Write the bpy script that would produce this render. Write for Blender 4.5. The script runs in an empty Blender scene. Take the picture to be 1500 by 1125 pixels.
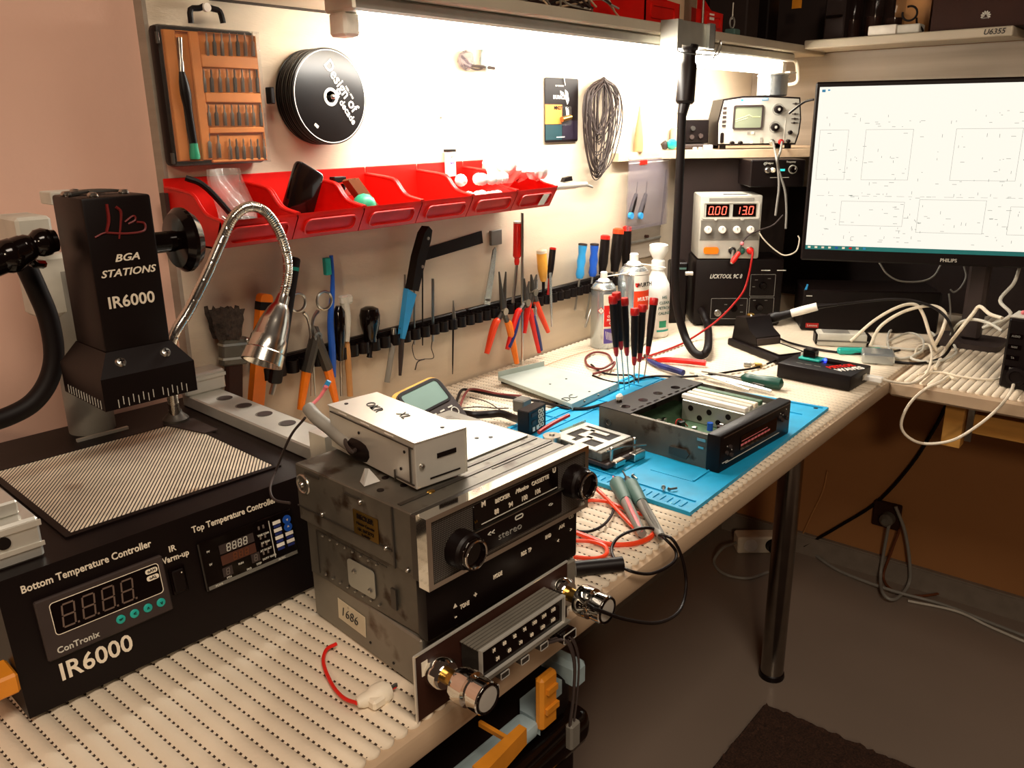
# Electronics repair bench: everything is built in metres, floor at z = 0.
import bpy, bmesh, math, random
from mathutils import Vector as V, Matrix as MX
random.seed(7)
SC = bpy.context.scene
COL = SC.collection
R = math.radians
PI = math.pi
# ------------------------------------------------------------------ camera
CF, CTH, CPI, CRO = 1223.756, R(40.05245), R(17.26469), R(-0.74886)
CP = V((0, 0, 1.157))
_F = V((math.cos(CTH)*math.cos(CPI), math.sin(CTH)*math.cos(CPI), -math.sin(CPI)))
_r = V((math.sin(CTH), -math.cos(CTH), 0)); _u = _r.cross(_F)
_R = _r*math.cos(CRO) + _u*math.sin(CRO); _U = -_r*math.sin(CRO) + _u*math.cos(CRO)
cd = bpy.data.cameras.new('camera'); cam = bpy.data.objects.new('camera', cd); COL.objects.link(cam)
cd.sensor_width = 36; cd.lens = 36*CF/1500; cd.clip_start = .02; cd.clip_end = 50
mw = MX((( _R.x, _U.x, -_F.x, 0), (_R.y, _U.y, -_F.y, 0), (_R.z, _U.z, -_F.z, 0), (0, 0, 0, 1)))
cam.matrix_world = MX.Translation(CP) @ mw
SC.camera = cam
# the planes of the room
YW, ZB, YF, XI, XR = .966, .7305, .386, 1.47, 2.13
def ray(px, py): return _F + _R*((px-750)/CF) + _U*((562.5-py)/CF)
def on(px, py, ax, v):
    d = ray(px, py); i = 'xyz'.index(ax)
    return CP + d*((v-CP[i])/d[i])
def W(px, py, off=0): return on(px, py, 'y', YW-off)      # on the tool wall
def dep(p): return _F.dot(V(p)-CP)
def B(px, py, h=0): return on(px, py, 'z', ZB+h)          # on the bench
def D(px, py, d): return CP + ray(px, py)*d               # at a known distance
# ------------------------------------------------------------------ materials
def lin(h):
    h = h.lstrip('#'); out = []
    for i in (0, 2, 4):
        c = int(h[i:i+2], 16)/255
        out.append(c/12.92 if c <= .04045 else ((c+.055)/1.055)**2.4)
    return (*out, 1)
MATS = {}
def mat(name, hexc, rough=.5, metal=0, var=.12, scale=30, bump=0, bscale=200, alpha=1, trans=0, emit=0, emitc=None, stretch=None, coat=0, dirt=None, ior=1.45):
    m = bpy.data.materials.new(name); m.use_nodes = True
    nt = m.node_tree; n = nt.nodes; L = nt.links; b = n['Principled BSDF']
    c = lin(hexc)
    tc = n.new('ShaderNodeTexCoord'); mp = n.new('ShaderNodeMapping'); L.new(tc.outputs['Object'], mp.inputs[0])
    if stretch: mp.inputs['Scale'].default_value = stretch
    nz = n.new('ShaderNodeTexNoise'); nz.inputs['Scale'].default_value = scale; nz.inputs['Detail'].default_value = 5
    L.new(mp.outputs[0], nz.inputs['Vector'])
    cr = n.new('ShaderNodeValToRGB'); L.new(nz.outputs['Fac'], cr.inputs[0])
    e = cr.color_ramp.elements; e[0].position = .3; e[1].position = .7
    e[0].color = tuple(max(0, x*(1-var)) for x in c[:3]) + (1,); e[1].color = tuple(min(1, x*(1+var)) for x in c[:3]) + (1,)
    col = cr.outputs[0]
    if dirt:
        dh, ds, dp = dirt
        n2 = n.new('ShaderNodeTexNoise'); n2.inputs['Scale'].default_value = ds; n2.inputs['Detail'].default_value = 8
        L.new(tc.outputs['Object'], n2.inputs['Vector'])
        r2 = n.new('ShaderNodeValToRGB'); r2.color_ramp.elements[0].position = dp; r2.color_ramp.elements[1].position = dp+.12
        L.new(n2.outputs['Fac'], r2.inputs[0])
        mx = n.new('ShaderNodeMix'); mx.data_type = 'RGBA'
        L.new(r2.outputs[0], mx.inputs[0]); L.new(col, mx.inputs[6]); mx.inputs[7].default_value = lin(dh); col = mx.outputs[2]
    L.new(col, b.inputs['Base Color'])
    b.inputs['Roughness'].default_value = rough; b.inputs['Metallic'].default_value = metal; b.inputs['IOR'].default_value = ior
    if trans: b.inputs['Transmission Weight'].default_value = trans
    if alpha < 1: b.inputs['Alpha'].default_value = alpha
    if coat: b.inputs['Coat Weight'].default_value = coat
    if emit:
        b.inputs['Emission Color'].default_value = lin(emitc or hexc); b.inputs['Emission Strength'].default_value = emit
    if bump:
        nb = n.new('ShaderNodeTexNoise'); nb.inputs['Scale'].default_value = bscale; nb.inputs['Detail'].default_value = 3
        L.new(mp.outputs[0], nb.inputs['Vector'])
        bp = n.new('ShaderNodeBump'); bp.inputs['Strength'].default_value = bump; bp.inputs['Distance'].default_value = .002
        L.new(nb.outputs['Fac'], bp.inputs['Height']); L.new(bp.outputs[0], b.inputs['Normal'])
    MATS[name] = m; return m
K = MATS
def G(*a): return a
for a in (
 ('black', '100706', .42), ('black_gloss', '0c0504', .12), ('black_rough', '130907', .75), ('black_rubber', '0f0605', .55),
 ('charcoal', '3a302d', .5), ('dark_brown', '33190f', .6), ('white', 'f2ebdf', .45), ('cream', 'e8dcc6', .5),
 ('grey', '8d8a82', .5), ('light_grey', 'c9c5b8', .5), ('mid_grey', '6b675f', .5), ('red', 'd81d12', .35), ('bin_red', 'cf1208', .38),
 ('deep_red', 'a5140f', .35), ('orange', 'f07a10', .38), ('orange_red', 'e8431c', .35), ('yellow', 'e2a33c', .45), ('amber_orange', 'dd8a22', .42), ('teal', '1fa79a', .4),
 ('green', '2f9b74', .4), ('blue', '1f55b8', .35), ('sky_blue', '2f93cf', .35), ('navy', '26306e', .4), ('purple', '5a4a9c', .4), ('mat_blue', '149ccb', .55),
 ('beige', 'd9bb98', .5), ('wood', 'c08a52', .55), ('pink', 'e77a80', .4), ('brown', '6f3c1e', .5), ('cotton', 'faf5ec', .9), ('paper', 'd8ccb0', .7),
 ('probe_green', '4c6a62', .5), ('dark_green', '1d4a3c', .35), ('skin_orange', 'cb7a30', .55), ('led_off', '6d625a', .4), ('digit_brown', '66544a', .5), ('maroon_lead', '6b2622', .45)):
    mat(a[0], a[1], a[2])
for nm_ in ('black', 'black_rough', 'black_rubber', 'charcoal', 'dark_brown'): K[nm_].node_tree.nodes['Principled BSDF'].inputs['Specular IOR Level'].default_value = .28
mat('disc_black', '0c0706', .34); mat('dark_teal', '10343a', .5); mat('dark_purple', '1a1020', .5); mat('strip_brown', '4c2b1f', .45); mat('sheet_grey', 'b3bcb4', .48, .25, .05); mat('latch_amber', 'd98a25', .42); mat('logo_red', '6e120e', .5); mat('satin_chrome', 'dcd8ce', .2, 1, .04); mat('bag_clear', 'e8e4dc', .15, 0, .1, alpha=.2); mat('cone_wood', 'b98a60', .6, 0, .1, 20); mat('instrument_grey', 'b3afa3', .5); mat('leg_chrome', '8d877f', .22, 1)
mat('steel', 'b9b6ae', .28, 1); mat('chrome', 'e6e3dc', .07, 1, .03); mat('dark_steel', '57524c', .48, .8); mat('galvanised', 'b4b4aa', .42, .75, .12, 18)
mat('alu', 'cfcdc4', .38, .6, .06); mat('alu_bright', 'dcd9cf', .32, .55, .05); mat('brass', 'b9924a', .3, 1); mat('old_steel', '69645a', .48, .55, .25, 22, dirt=('3a2a1c', 40, .58))
mat('old_grey', '8a8478', .5, .5, .18, 14, dirt=('54402c', 24, .62))
mat('can_silver', 'c3cacb', .25, .8, .05)
mat('plaster', 'ddb39e', .75, 0, .05, 3, .25, 60)
mat('chipboard', 'd3c2aa', .6, 0, .07, 5, .15, 120, stretch=(1, 1, 6))
mat('grey_wood', '9c8f80', .55, 0, .16, 6, .1, 80, stretch=(1, .25, 7))
mat('shelf_edge', 'b9ad98', .5, 0, .08, 8)
mat('bench_edge', 'b59c80', .5, 0, .1, 9, .08, 90, stretch=(.3, 1, 3))
mat('bench_under', '5d4433', .6)
mat('brown_wall', 'b07a48', .7, 0, .08, 2, .2, 60)
mat('floor_paint', '8a7b6e', .28, 0, .06, 3, .05, 40, dirt=('40302a', 130, .74))
mat('skirting', '877c70', .45)
mat('carpet', '3c261a', .95, 0, .5, 260, 1, 300)
mat('pale_wood', 'd9a050', .5, 0, .15, 7, stretch=(1, 1, 8))
mat('shelf_dark', '24140f', .7)
mat('clear', '8c8880', .08, 0, 0, alpha=.06)
mat('clear_frost', 'f4f2ec', .3, 0, 0, alpha=.45)
mat('clear_tint', 'bcd3d8', .25, 0, .05, alpha=.6)
mat('smoke', '2a1c18', .1, 0, .1, alpha=.35)
mat('bag_grey', '8a8088', .12, 0, .1, alpha=.42)
mat('screen_white', '15151a', .4, 0, 0, emit=1.0, emitc='fffaec')
mat('task_teal', '1f6a6a', .4, 0, 0, emit=.35)
mat('seg_red', 'ff5a45', .4, 0, 0, emit=2.2, emitc='ff5a48')
mat('led_blue', '3040ff', .4, 0, 0, emit=8, emitc='2a3cff')
mat('led_cyan', '30c0c0', .4, 0, 0, emit=.8)
mat('tube_light', 'fff6e0', .4, 0, 0, emit=34, emitc='fff5e6')
mat('lcd', '7d968e', .25, 0, .1, 8); mat('crt', '858b74', .25, 0, .06, 8); mat('trace', 'e8e69a', .4, emit=.4)
mat('circuit_green', '4d6b4f', .5, 0, .3, 60)
mat('bristle', '3c3028', .9, 0, .5, 200, 1, 300)
mat('fine_print', '2c2a28', .6)
mat('line_ink', '141618', .6, emit=.28, emitc='c4d4c8')
# ------------------------------------------------------------------ mesh building
WM = {}
def fr(o, right, up):                                     # a frame from origin, right and up
    r = V(right).normalized(); u = V(up); u = (u - r*u.dot(r)).normalized(); n = r.cross(u)
    return MX(((r.x, u.x, n.x, o[0]), (r.y, u.y, n.y, o[1]), (r.z, u.z, n.z, o[2]), (0, 0, 0, 1)))
def fu(o, up, n=(0, -1, 0)):                             # a frame from origin, exact up and a facing
    u = V(up).normalized(); return fr(o, u.cross(V(n)), u)
def T(x=0, y=0, z=0, rz=0): return MX.Translation((x, y, z)) @ MX.Rotation(R(rz), 4, 'Z')
def smooth_path(pts, n=6):
    P = [V(p) for p in pts]
    if len(P) < 3: return P
    out = []
    Q = [P[0]*2-P[1]] + P + [P[-1]*2-P[-2]]
    for i in range(1, len(Q)-2):
        a, b, c, d = Q[i-1], Q[i], Q[i+1], Q[i+2]
        for k in range(n):
            t = k/n
            out.append(.5*((2*b)+(c-a)*t+(2*a-5*b+4*c-d)*t*t+(3*b-a-3*c+d)*t**3))
    out.append(P[-1]); return out
class M:
    def __init__(s, tf=None): s.v = []; s.f = []; s.t = tf or MX()
    def add(s, vs, fs, x=None):
        o = len(s.v); t = s.t @ x if x is not None else s.t
        s.v += [t @ V(p) for p in vs]; s.f += [tuple(i+o for i in f) for f in fs]; return s
    def box(s, x0, x1, y0, y1, z0, z1, bev=0, x=None, seg=1):
        vs = [(a, b, c) for c in (z0, z1) for b in (y0, y1) for a in (x0, x1)]
        fs = [(0, 2, 3, 1), (4, 5, 7, 6), (0, 1, 5, 4), (2, 6, 7, 3), (0, 4, 6, 2), (1, 3, 7, 5)]
        if bev:
            bm = bmesh.new(); bv = [bm.verts.new(p) for p in vs]
            for f in fs: bm.faces.new([bv[i] for i in f])
            bev = min(bev, .45*min(abs(x1-x0), abs(y1-y0), abs(z1-z0)))
            bmesh.ops.bevel(bm, geom=list(bm.edges), offset=bev, segments=seg, affect='EDGES', profile=.5)
            bm.verts.index_update(); vs = [tuple(q.co) for q in bm.verts]; fs = [tuple(q.index for q in f.verts) for f in bm.faces]; bm.free()
        return s.add(vs, fs, x)
    def bc(s, c, sz, bev=0, x=None, seg=1):
        return s.box(c[0]-sz[0]/2, c[0]+sz[0]/2, c[1]-sz[1]/2, c[1]+sz[1]/2, c[2]-sz[2]/2, c[2]+sz[2]/2, bev, x, seg)
    def lathe(s, prof, o=(0, 0, 0), ax=(0, 0, 1), n=20, x=None, cap=True, sq=1):
        a = V(ax).normalized(); u = a.orthogonal().normalized(); w = a.cross(u); o = V(o)
        vs = []; fs = []
        for r, h in prof:
            for k in range(n):
                t = 2*PI*k/n; vs.append(o + a*h + u*(r*math.cos(t)) + w*(r*math.sin(t)*sq))
        for i in range(len(prof)-1):
            for k in range(n):
                k2 = (k+1) % n; fs.append((i*n+k, i*n+k2, (i+1)*n+k2, (i+1)*n+k))
        if cap:
            if prof[0][0] > 1e-6: fs.append(tuple(range(n-1, -1, -1)))
            if prof[-1][0] > 1e-6: fs.append(tuple((len(prof)-1)*n+k for k in range(n)))
        return s.add(vs, fs, x)
    def cyl(s, p0, p1, r0, r1=None, n=16, x=None):
        p0 = V(p0); p1 = V(p1); return s.lathe([(r0, 0), (r0 if r1 is None else r1, (p1-p0).length)], p0, p1-p0, n, x)
    def along(s, p0, p1, prof, n=16, sq=1):               # profile (radius, fraction) along p0 -> p1
        p0 = V(p0); p1 = V(p1); l = (p1-p0).length
        return s.lathe([(r, t*l) for r, t in prof], p0, p1-p0, n, sq=sq)
    def tube(s, pts, r, n=8, sm=6, x=None, ends=True):
        P = smooth_path(pts, sm) if sm else [V(p) for p in pts]
        vs = []; fs = []; prev = None; N = len(P)
        for i, p in enumerate(P):
            d = (P[min(i+1, N-1)]-P[max(i-1, 0)])
            d = d.normalized() if d.length > 1e-9 else V((0, 0, 1))
            if prev is None: u = d.orthogonal().normalized()
            else:
                u = prev - d*prev.dot(d); u = u.normalized() if u.length > 1e-6 else d.orthogonal().normalized()
            prev = u; w = d.cross(u)
            rr = r(i/(N-1)) if callable(r) else r
            for k in range(n):
                t = 2*PI*k/n; vs.append(p + u*(rr*math.cos(t)) + w*(rr*math.sin(t)))
        for i in range(N-1):
            for k in range(n):
                k2 = (k+1) % n; fs.append((i*n+k, i*n+k2, (i+1)*n+k2, (i+1)*n+k))
        if ends: fs += [tuple(range(n-1, -1, -1)), tuple((N-1)*n+k for k in range(n))]
        return s.add(vs, fs, x)
    def prism(s, poly, z0, z1, x=None, hole=None):        # polygon in xy, extruded in z
        n = len(poly)
        area = sum(poly[i][0]*poly[(i+1) % n][1]-poly[(i+1) % n][0]*poly[i][1] for i in range(n))
        if area < 0: poly = poly[::-1]
        vs = [(p[0], p[1], z0) for p in poly] + [(p[0], p[1], z1) for p in poly]
        fs = [tuple(range(n-1, -1, -1)), tuple(range(n, 2*n))] + [(i, (i+1) % n, n+(i+1) % n, n+i) for i in range(n)]
        return s.add(vs, fs, x)
    def ring(s, outer, inner, z0, z1, x=None):            # frame between two outlines of the same count
        n = len(outer); vs = []
        for z in (z0, z1):
            vs += [(p[0], p[1], z) for p in outer] + [(p[0], p[1], z) for p in inner]
        fs = []
        for i in range(n):
            j = (i+1) % n
            fs += [(i, n+i, n+j, j), (2*n+i, 2*n+j, 3*n+j, 3*n+i), (i, j, 2*n+j, 2*n+i), (n+i, 3*n+i, 3*n+j, n+j)]
        return s.add(vs, fs, x)
    def ball(s, c, r, sc=(1, 1, 1), n=12, x=None, jit=0):
        vs = []; fs = []; m = max(4, n//2)
        for i in range(m+1):
            a = PI*i/m
            for k in range(n):
                b = 2*PI*k/n; q = 1+random.uniform(-jit, jit)
                vs.append((c[0]+r*sc[0]*math.sin(a)*math.cos(b)*q, c[1]+r*sc[1]*math.sin(a)*math.sin(b)*q, c[2]+r*sc[2]*math.cos(a)*q))
        for i in range(m):
            for k in range(n): fs.append((i*n+k, (i+1)*n+k, (i+1)*n+(k+1) % n, i*n+(k+1) % n))
        return s.add(vs, fs, x)
    def torus(s, c, ax, R0, r, n=24, k=8, a0=0, a1=2*PI, x=None):
        a = V(ax).normalized(); u = a.orthogonal().normalized(); w = a.cross(u); c = V(c)
        full = abs(a1-a0-2*PI) < 1e-6
        pts = [c + u*(R0*math.cos(a0+(a1-a0)*i/n)) + w*(R0*math.sin(a0+(a1-a0)*i/n)) for i in range(n+1)]
        return s.tube(pts, r, k, 0, x, not full)
    def grid(s, fn, nu, nv, x=None, two=0):               # fn(u, v) -> point; two = thickness shell
        vs = [V(fn(i/nu, j/nv)) for j in range(nv+1) for i in range(nu+1)]
        fs = [(j*(nu+1)+i, j*(nu+1)+i+1, (j+1)*(nu+1)+i+1, (j+1)*(nu+1)+i) for j in range(nv) for i in range(nu)]
        return s.add(vs, fs, x)
    def mesh(s, name, inv, sharp=35):
        me = bpy.data.meshes.new(name)
        me.from_pydata([tuple(inv @ p) for p in s.v], [], s.f); me.validate()
        bm = bmesh.new(); bm.from_mesh(me); bmesh.ops.remove_doubles(bm, verts=bm.verts, dist=1e-6)
        bmesh.ops.recalc_face_normals(bm, faces=bm.faces); bm.to_mesh(me); bm.free()
        for p in me.polygons: p.use_smooth = True
        me.set_sharp_from_angle(angle=R(sharp)); return me
    def build(s, name, material, parent=None, label=None, cat=None, group=None, kind=None, sharp=35):
        if parent is not None: base = MX()
        else:
            xs = [p.x for p in s.v]; ys = [p.y for p in s.v]; zs = [p.z for p in s.v]
            base = MX.Translation(((min(xs)+max(xs))/2, (min(ys)+max(ys))/2, min(zs)))
        inv = (WM[parent.name] if parent is not None else base).inverted()
        me = s.mesh(name, inv, sharp)
        me.materials.append(K[material] if isinstance(material, str) else material)
        o = bpy.data.objects.new(name, me); COL.objects.link(o)
        if parent is not None: o.parent = parent; WM[o.name] = WM[parent.name]
        else: o.matrix_world = base; WM[o.name] = base
        return tag(o, label, cat, group, kind)
def tag(o, label=None, cat=None, group=None, kind=None):
    if label: o['label'] = label
    if cat: o['category'] = cat
    if group: o['group'] = group
    if kind: o['kind'] = kind
    return o
def thing(name, label, cat, at=(0, 0, 0), group=None):
    o = bpy.data.objects.new(name, None); COL.objects.link(o); o.empty_display_size = .02
    m = at if isinstance(at, MX) else MX.Translation(V(at))
    o.matrix_world = m; WM[o.name] = m
    return tag(o, label, cat, group)
def text(body, size, material, parent, x, name='lettering', bold=0, shear=0, align='CENTER', ext=.0003, wide=1, label=None):
    bold = min(bold, size*.016) if name != 'handwriting' else -size*.02
    c = bpy.data.curves.new('t', 'FONT'); c.body = body; c.size = size; c.extrude = ext; c.offset = bold; c.shear = shear
    c.align_x = align; c.align_y = 'CENTER'; c.resolution_u = 3; c.space_character = 1.02
    o = bpy.data.objects.new('t', c); me0 = bpy.data.meshes.new_from_object(o)
    m = M(x); m.add([(p.co.x*wide, p.co.y, p.co.z+ext) for p in me0.vertices], [tuple(p.vertices) for p in me0.polygons])
    bpy.data.objects.remove(o); bpy.data.curves.remove(c); bpy.data.meshes.remove(me0)
    return m.build(name, material, parent, label)
def rrect(w, h, r, cx=0, cy=0, n=4):
    out = []
    for sx, sy, a0 in ((1, 1, 0), (-1, 1, 90), (-1, -1, 180), (1, -1, 270)):
        for k in range(n+1):
            a = R(a0+90*k/n); out.append((cx+sx*(w/2-r)+r*math.cos(a), cy+sy*(h/2-r)+r*math.sin(a)))
    return out
SEG = {'0': 'abcdef', '1': 'bc', '2': 'abged', '3': 'abgcd', '4': 'fgbc', '5': 'afgcd', '6': 'afgedc', '7': 'abc', '8': 'abcdefg', '9': 'abcdfg', '.': '.'}
def seven(m, s, h, x, gap=.8, th=.11, slant=.12):        # seven-segment digits, centred, on frame x
    w = h*.5; t = h*th; px = 0; n = sum(1 for c in s if c != '.'); tot = (n-1)*h*gap
    px = -tot/2
    def bar(x0, y0, x1, y1):
        d = V((x1-x0, y1-y0)); q = V((-d.y, d.x)).normalized()*t/2
        pts = [(x0+q.x, y0+q.y), (x1+q.x, y1+q.y), (x1-q.x, y1-q.y), (x0-q.x, y0-q.y)]
        m.prism([(a+b*slant, b) for a, b in pts], 0, .0004, x)
    for c in s:
        if c == '.':
            m.prism([(px-h*gap+w*.75+a-.5*h*slant, b-h/2) for a, b in ((-t*.6, -t*.6), (t*.6, -t*.6), (t*.6, t*.6), (-t*.6, t*.6))], 0, .0004, x); continue
        a = w/2; b = h/2; g = t*.4
        E = {'a': (px-a+g, b, px+a-g, b), 'b': (px+a, b-g, px+a, g), 'c': (px+a, -g, px+a, -b+g), 'd': (px-a+g, -b, px+a-g, -b),
             'e': (px-a, -g, px-a, -b+g), 'f': (px-a, b-g, px-a, g), 'g': (px-a+g, 0, px+a-g, 0)}
        for k in SEG[c]: bar(*E[k])
        px += h*gap
    return m
ORD = ['first', 'second', 'third', 'fourth', 'fifth', 'sixth', 'seventh', 'eighth', 'ninth', 'tenth', 'eleventh', 'twelfth', 'thirteenth', 'fourteenth', 'fifteenth', 'sixteenth']
# ================================================================== the room
def struct(m, name, material): return m.build(name, material, kind='structure')
struct(M().box(-1.2, 3.6, -3, 1.1, -.1, 0), 'floor', 'floor_paint')
struct(M().box(-1.2, XR+.1, YW+.018, YW+.12, 0, 2.6), 'wall_back', 'plaster')
struct(M().box(.521, XR, YW, YW+.018, .68, 2.2), 'trim_1', 'chipboard')
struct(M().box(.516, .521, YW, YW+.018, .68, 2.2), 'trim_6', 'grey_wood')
struct(M().box(XR, XR+.1, -3, YW+.12, 0, 2.6), 'wall_right', 'brown_wall')
struct(M().box(XR-.014, XR, -3, YW+.018, 0, .055).box(XR-.012, XR, -3, YW+.018, .055, .06), 'baseboard_right', 'skirting')
struct(M().box(-1.2, XR-.014, YW+.006, YW+.018, 0, .055), 'baseboard_back', 'skirting')
# bench: laminate top in an L, edge, tube leg
bench = thing('workbench', 'long laminate repair bench under the tool wall with ribbed cover', 'workbench', (.8, .68, 0))
M().box(-.9, XR-.012, YF, YW-.001, ZB-.03, ZB-.004, .006, None, 2).build('bench_top', 'bench_edge', bench)
leg = on(1130, 990, 'z', 0)
M().cyl((leg.x, leg.y, 0), (leg.x, leg.y, ZB-.03), .024, n=28).build('leg', 'leg_chrome', bench, 'dark shiny round tube leg')
M().lathe([(.026, 0), (.027, .004), (.026, .012), (.024, .014)], (leg.x, leg.y, 0), n=28).build('foot_cap', 'black', bench)
desk = thing('side_desk', 'wood-edged side desk running along the right wall under the monitor', 'desk', (1.8, -.2, 0))
M().box(XI, XR-.012, -1.2, YF-.001, ZB-.03, ZB-.004, .004).build('desk_top', 'bench_edge', desk)
p = on(1390, 640, 'x', 1.53)
M().box(1.53, 1.56, .275, .305, ZB-.12, ZB-.031).build('runner_post', 'pale_wood', desk, 'short yellow wooden runner post')
M().box(1.55, 1.57, -1.0, .262, ZB-.095, ZB-.06).build('drawer_front', 'pale_wood', desk, 'yellow wooden keyboard drawer front')
M().box(1.57, 2.0, -1.0, .262, ZB-.095, ZB-.085).build('drawer_board', 'pale_wood', desk)
M().box(1.545, 1.552, .262, .272, ZB-.11, ZB-.05).build('slide_rail', 'steel', desk)
# ribbed anti-slip covers
def mat_holes():
    m = K['mat_cream'] = mat('mat_cream', 'dccdb6', .7, 0, .07, 12, .2, 300)
    nt = m.node_tree; n = nt.nodes; L = nt.links; b = n['Principled BSDF']
    src = b.inputs['Base Color'].links[0].from_socket
    at = n.new('ShaderNodeUVMap'); at.uv_map = 'ribs'
    sx = n.new('ShaderNodeSeparateXYZ'); L.new(at.outputs[0], sx.inputs[0])
    def mth(op, a, b2=None):
        q = n.new('ShaderNodeMath'); q.operation = op
        for i, val in enumerate((a, b2)):
            if val is None: continue
            if isinstance(val, (int, float)): q.inputs[i].default_value = val
            else: L.new(val, q.inputs[i])
        return q.outputs[0]
    fx = mth('ABSOLUTE', mth('SUBTRACT', mth('FRACT', mth('ADD', sx.outputs[0], .5)), .5))
    fy = mth('ABSOLUTE', mth('SUBTRACT', mth('FRACT', sx.outputs[1]), .5))
    hole = mth('MULTIPLY', mth('LESS_THAN', fx, .075), mth('LESS_THAN', fy, .22))
    mx = n.new('ShaderNodeMix'); mx.data_type = 'RGBA'; L.new(hole, mx.inputs[0]); L.new(src, mx.inputs[6]); mx.inputs[7].default_value = lin('3a2a1e')
    L.new(mx.outputs[2], b.inputs['Base Color'])
mat_holes()
def ribbed(name, along_y, u0, u1, f, bk, pitch, label, keep=None):
    nr = int((u1-u0)/pitch); vs = []; fs = []; uv = []
    us = [-1, -.8, -.4, 0, .4, .8, 1]; zs = [.0006, .0016, .0028, .0032, .0028, .0016, .0006]
    nv = 12
    for r in range(nr):
        c = u0+(r+.5)*pitch; o = len(vs)
        back = bk(c) if callable(bk) else bk
        for j in range(nv+1):
            t = j/nv
            for a, z in zip(us, zs):
                e = f + pitch*.42*(1-math.sqrt(max(0, 1-a*a)))
                q = e + (back-e)*t
                p = (c+a*pitch/2, q, ZB-.004+z+.001) if along_y else (q, c+a*pitch/2, ZB-.004+z+.001)
                vs.append(p); uv.append((r+.5+a/2, (q-f)/.0062))
        for j in range(nv):
            for k in range(6):
                i0 = o+j*7+k; fs.append((i0, i0+1, i0+8, i0+7))
        b0 = len(vs)
        for a, z in zip(us, zs):                          # front lip down to the bench
            p = vs[o+us.index(a)]; vs.append((p[0], p[1], ZB-.0039)); uv.append((r+.3, .1))
        for k in range(6): fs.append((o+k, b0+k, b0+k+1, o+k+1))
    me = bpy.data.meshes.new(name); me.from_pydata(vs, [], fs)
    l = me.uv_layers.new(name='ribs')
    for lp in me.loops: l.data[lp.index].uv = uv[lp.vertex_index]
    bm = bmesh.new(); bm.from_mesh(me); bmesh.ops.recalc_face_normals(bm, faces=bm.faces); bm.to_mesh(me); bm.free()
    for p_ in me.polygons: p_.use_smooth = True
    me.materials.append(K['mat_cream'])
    o = bpy.data.objects.new(name, me); COL.objects.link(o); tag(o, label, 'mat')
ribbed('ribbed_cover', True, -.6, XR-.05, .392, YW-.004, .0135, 'cream ribbed anti-slip cover with dotted grooves along the main bench')
ribbed('ribbed_cover', False, -1.0, .384, 1.478, XR-.022, .0122, 'cream ribbed cover on the right side desk with scalloped front edge')
# upper shelves
YS, ZS = .785, 1.3185
sh = thing('wall_shelf', 'long grey-edged board shelf above the fluorescent lamp', 'shelf', (.9, .83, ZS-.017))
M().box(.60, XR-.032, YS, YW-.021, ZS-.017, ZS, .002).build('board', 'shelf_edge', sh)
sr = thing('corner_shelf_board', 'pale wooden shelf above the monitor with handwritten number on edge', 'shelf', (2.0, .5, 1.31))
M().box(1.963, XR-.032, .372, YS-.001, 1.3095, 1.3275, .002).build('board', 'shelf_edge', sr)
text('U6355', .014, 'fine_print', sr, fr((1.9625, .405, 1.3185), (0, -1, 0), (0, 0, 1)), 'marker_writing', shear=.2, bold=.0002)
struct(M().box(XR-.03, XR-.001, -1.5, YW-.001, 1.0, 1.3085), 'trim_2', 'grey_wood')
struct(M().box(XR-.02, XR-.001, -1.5, YW-.001, ZB-.004, 1.0), 'trim_3', 'shelf_dark')
struct(M().box(.60, XR-.001, YW-.02, YW-.001, ZS-.017, 1.75), 'trim_4', 'shelf_dark')
struct(M().box(XR-.03, XR-.001, -1.2, YW-.022, 1.329, 1.75), 'trim_5', 'shelf_dark')
# the fluorescent lamp
lamp = thing('fluorescent_lamp', 'long lit fluorescent batten lamp under the wall shelf', 'lamp', (1.3, .83, 1.26))
x0 = on(510, 10, 'y', .81).x; x1 = on(1152, 85, 'y', .82).x
M().box(x0, x1, .80, .855, 1.284, ZS-.0175, .003).build('housing', 'alu', lamp)
M().cyl((x0+.03, .832, 1.270), (x1-.03, .832, 1.270), .0125, n=20).build('tube', 'tube_light', lamp, 'glowing white tube')
for xx in (x0+.012, x1-.012):
    M().box(xx-.012, xx+.012, .818, .848, 1.258, 1.2845, .003).build('lamp_holder', 'white', lamp)
M().tube([(x1-.01, .81, 1.288), (x1+.018, .805, 1.285), (x1+.022, .80, 1.262), (x1+.018, .80, 1.240), (x1+.03, .84, 1.236)], .004).build('lamp_cable', 'cream', lamp)
# lights: the tube itself, the monitor, and the warm ceiling lamp of the room behind the camera
def area(name, loc, rot, sx, sy, w, col):
    l = bpy.data.lights.new(name, 'AREA'); l.shape = 'RECTANGLE'; l.size = sx; l.size_y = sy; l.energy = w; l.color = col
    o = bpy.data.objects.new(name, l); COL.objects.link(o); o.location = loc; o.rotation_euler = rot; return o
area('tube_glow', ((x0+x1)/2, .832, 1.2555), (0, 0, 0), x1-x0-.06, .02, 7.5, (1, .95, .86))
area('ceiling_lamp', (-.2, -.6, 2.45), (0, 0, 0), 1.2, .6, 34, (1, .84, .68))
pl_ = bpy.data.lights.new('wall_fill_light', 'POINT'); pl_.energy = 84; pl_.shadow_soft_size = .14; pl_.color = (1, .76, .52)  # unseen warm point light, added to brighten the lower right wall
po_ = bpy.data.objects.new('wall_fill_light', pl_); COL.objects.link(po_); po_.location = (-2.3, -1.5, 2.2)
w = bpy.data.worlds.new('room_air'); SC.world = w; w.use_nodes = True
bg = w.node_tree.nodes['Background']; bg.inputs[0].default_value = (.9, .55, .38, 1); bg.inputs[1].default_value = .05
SC.view_settings.view_transform = 'Standard'; SC.view_settings.look = 'None'; SC.view_settings.gamma = 1; SC.view_settings.exposure = 0
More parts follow.
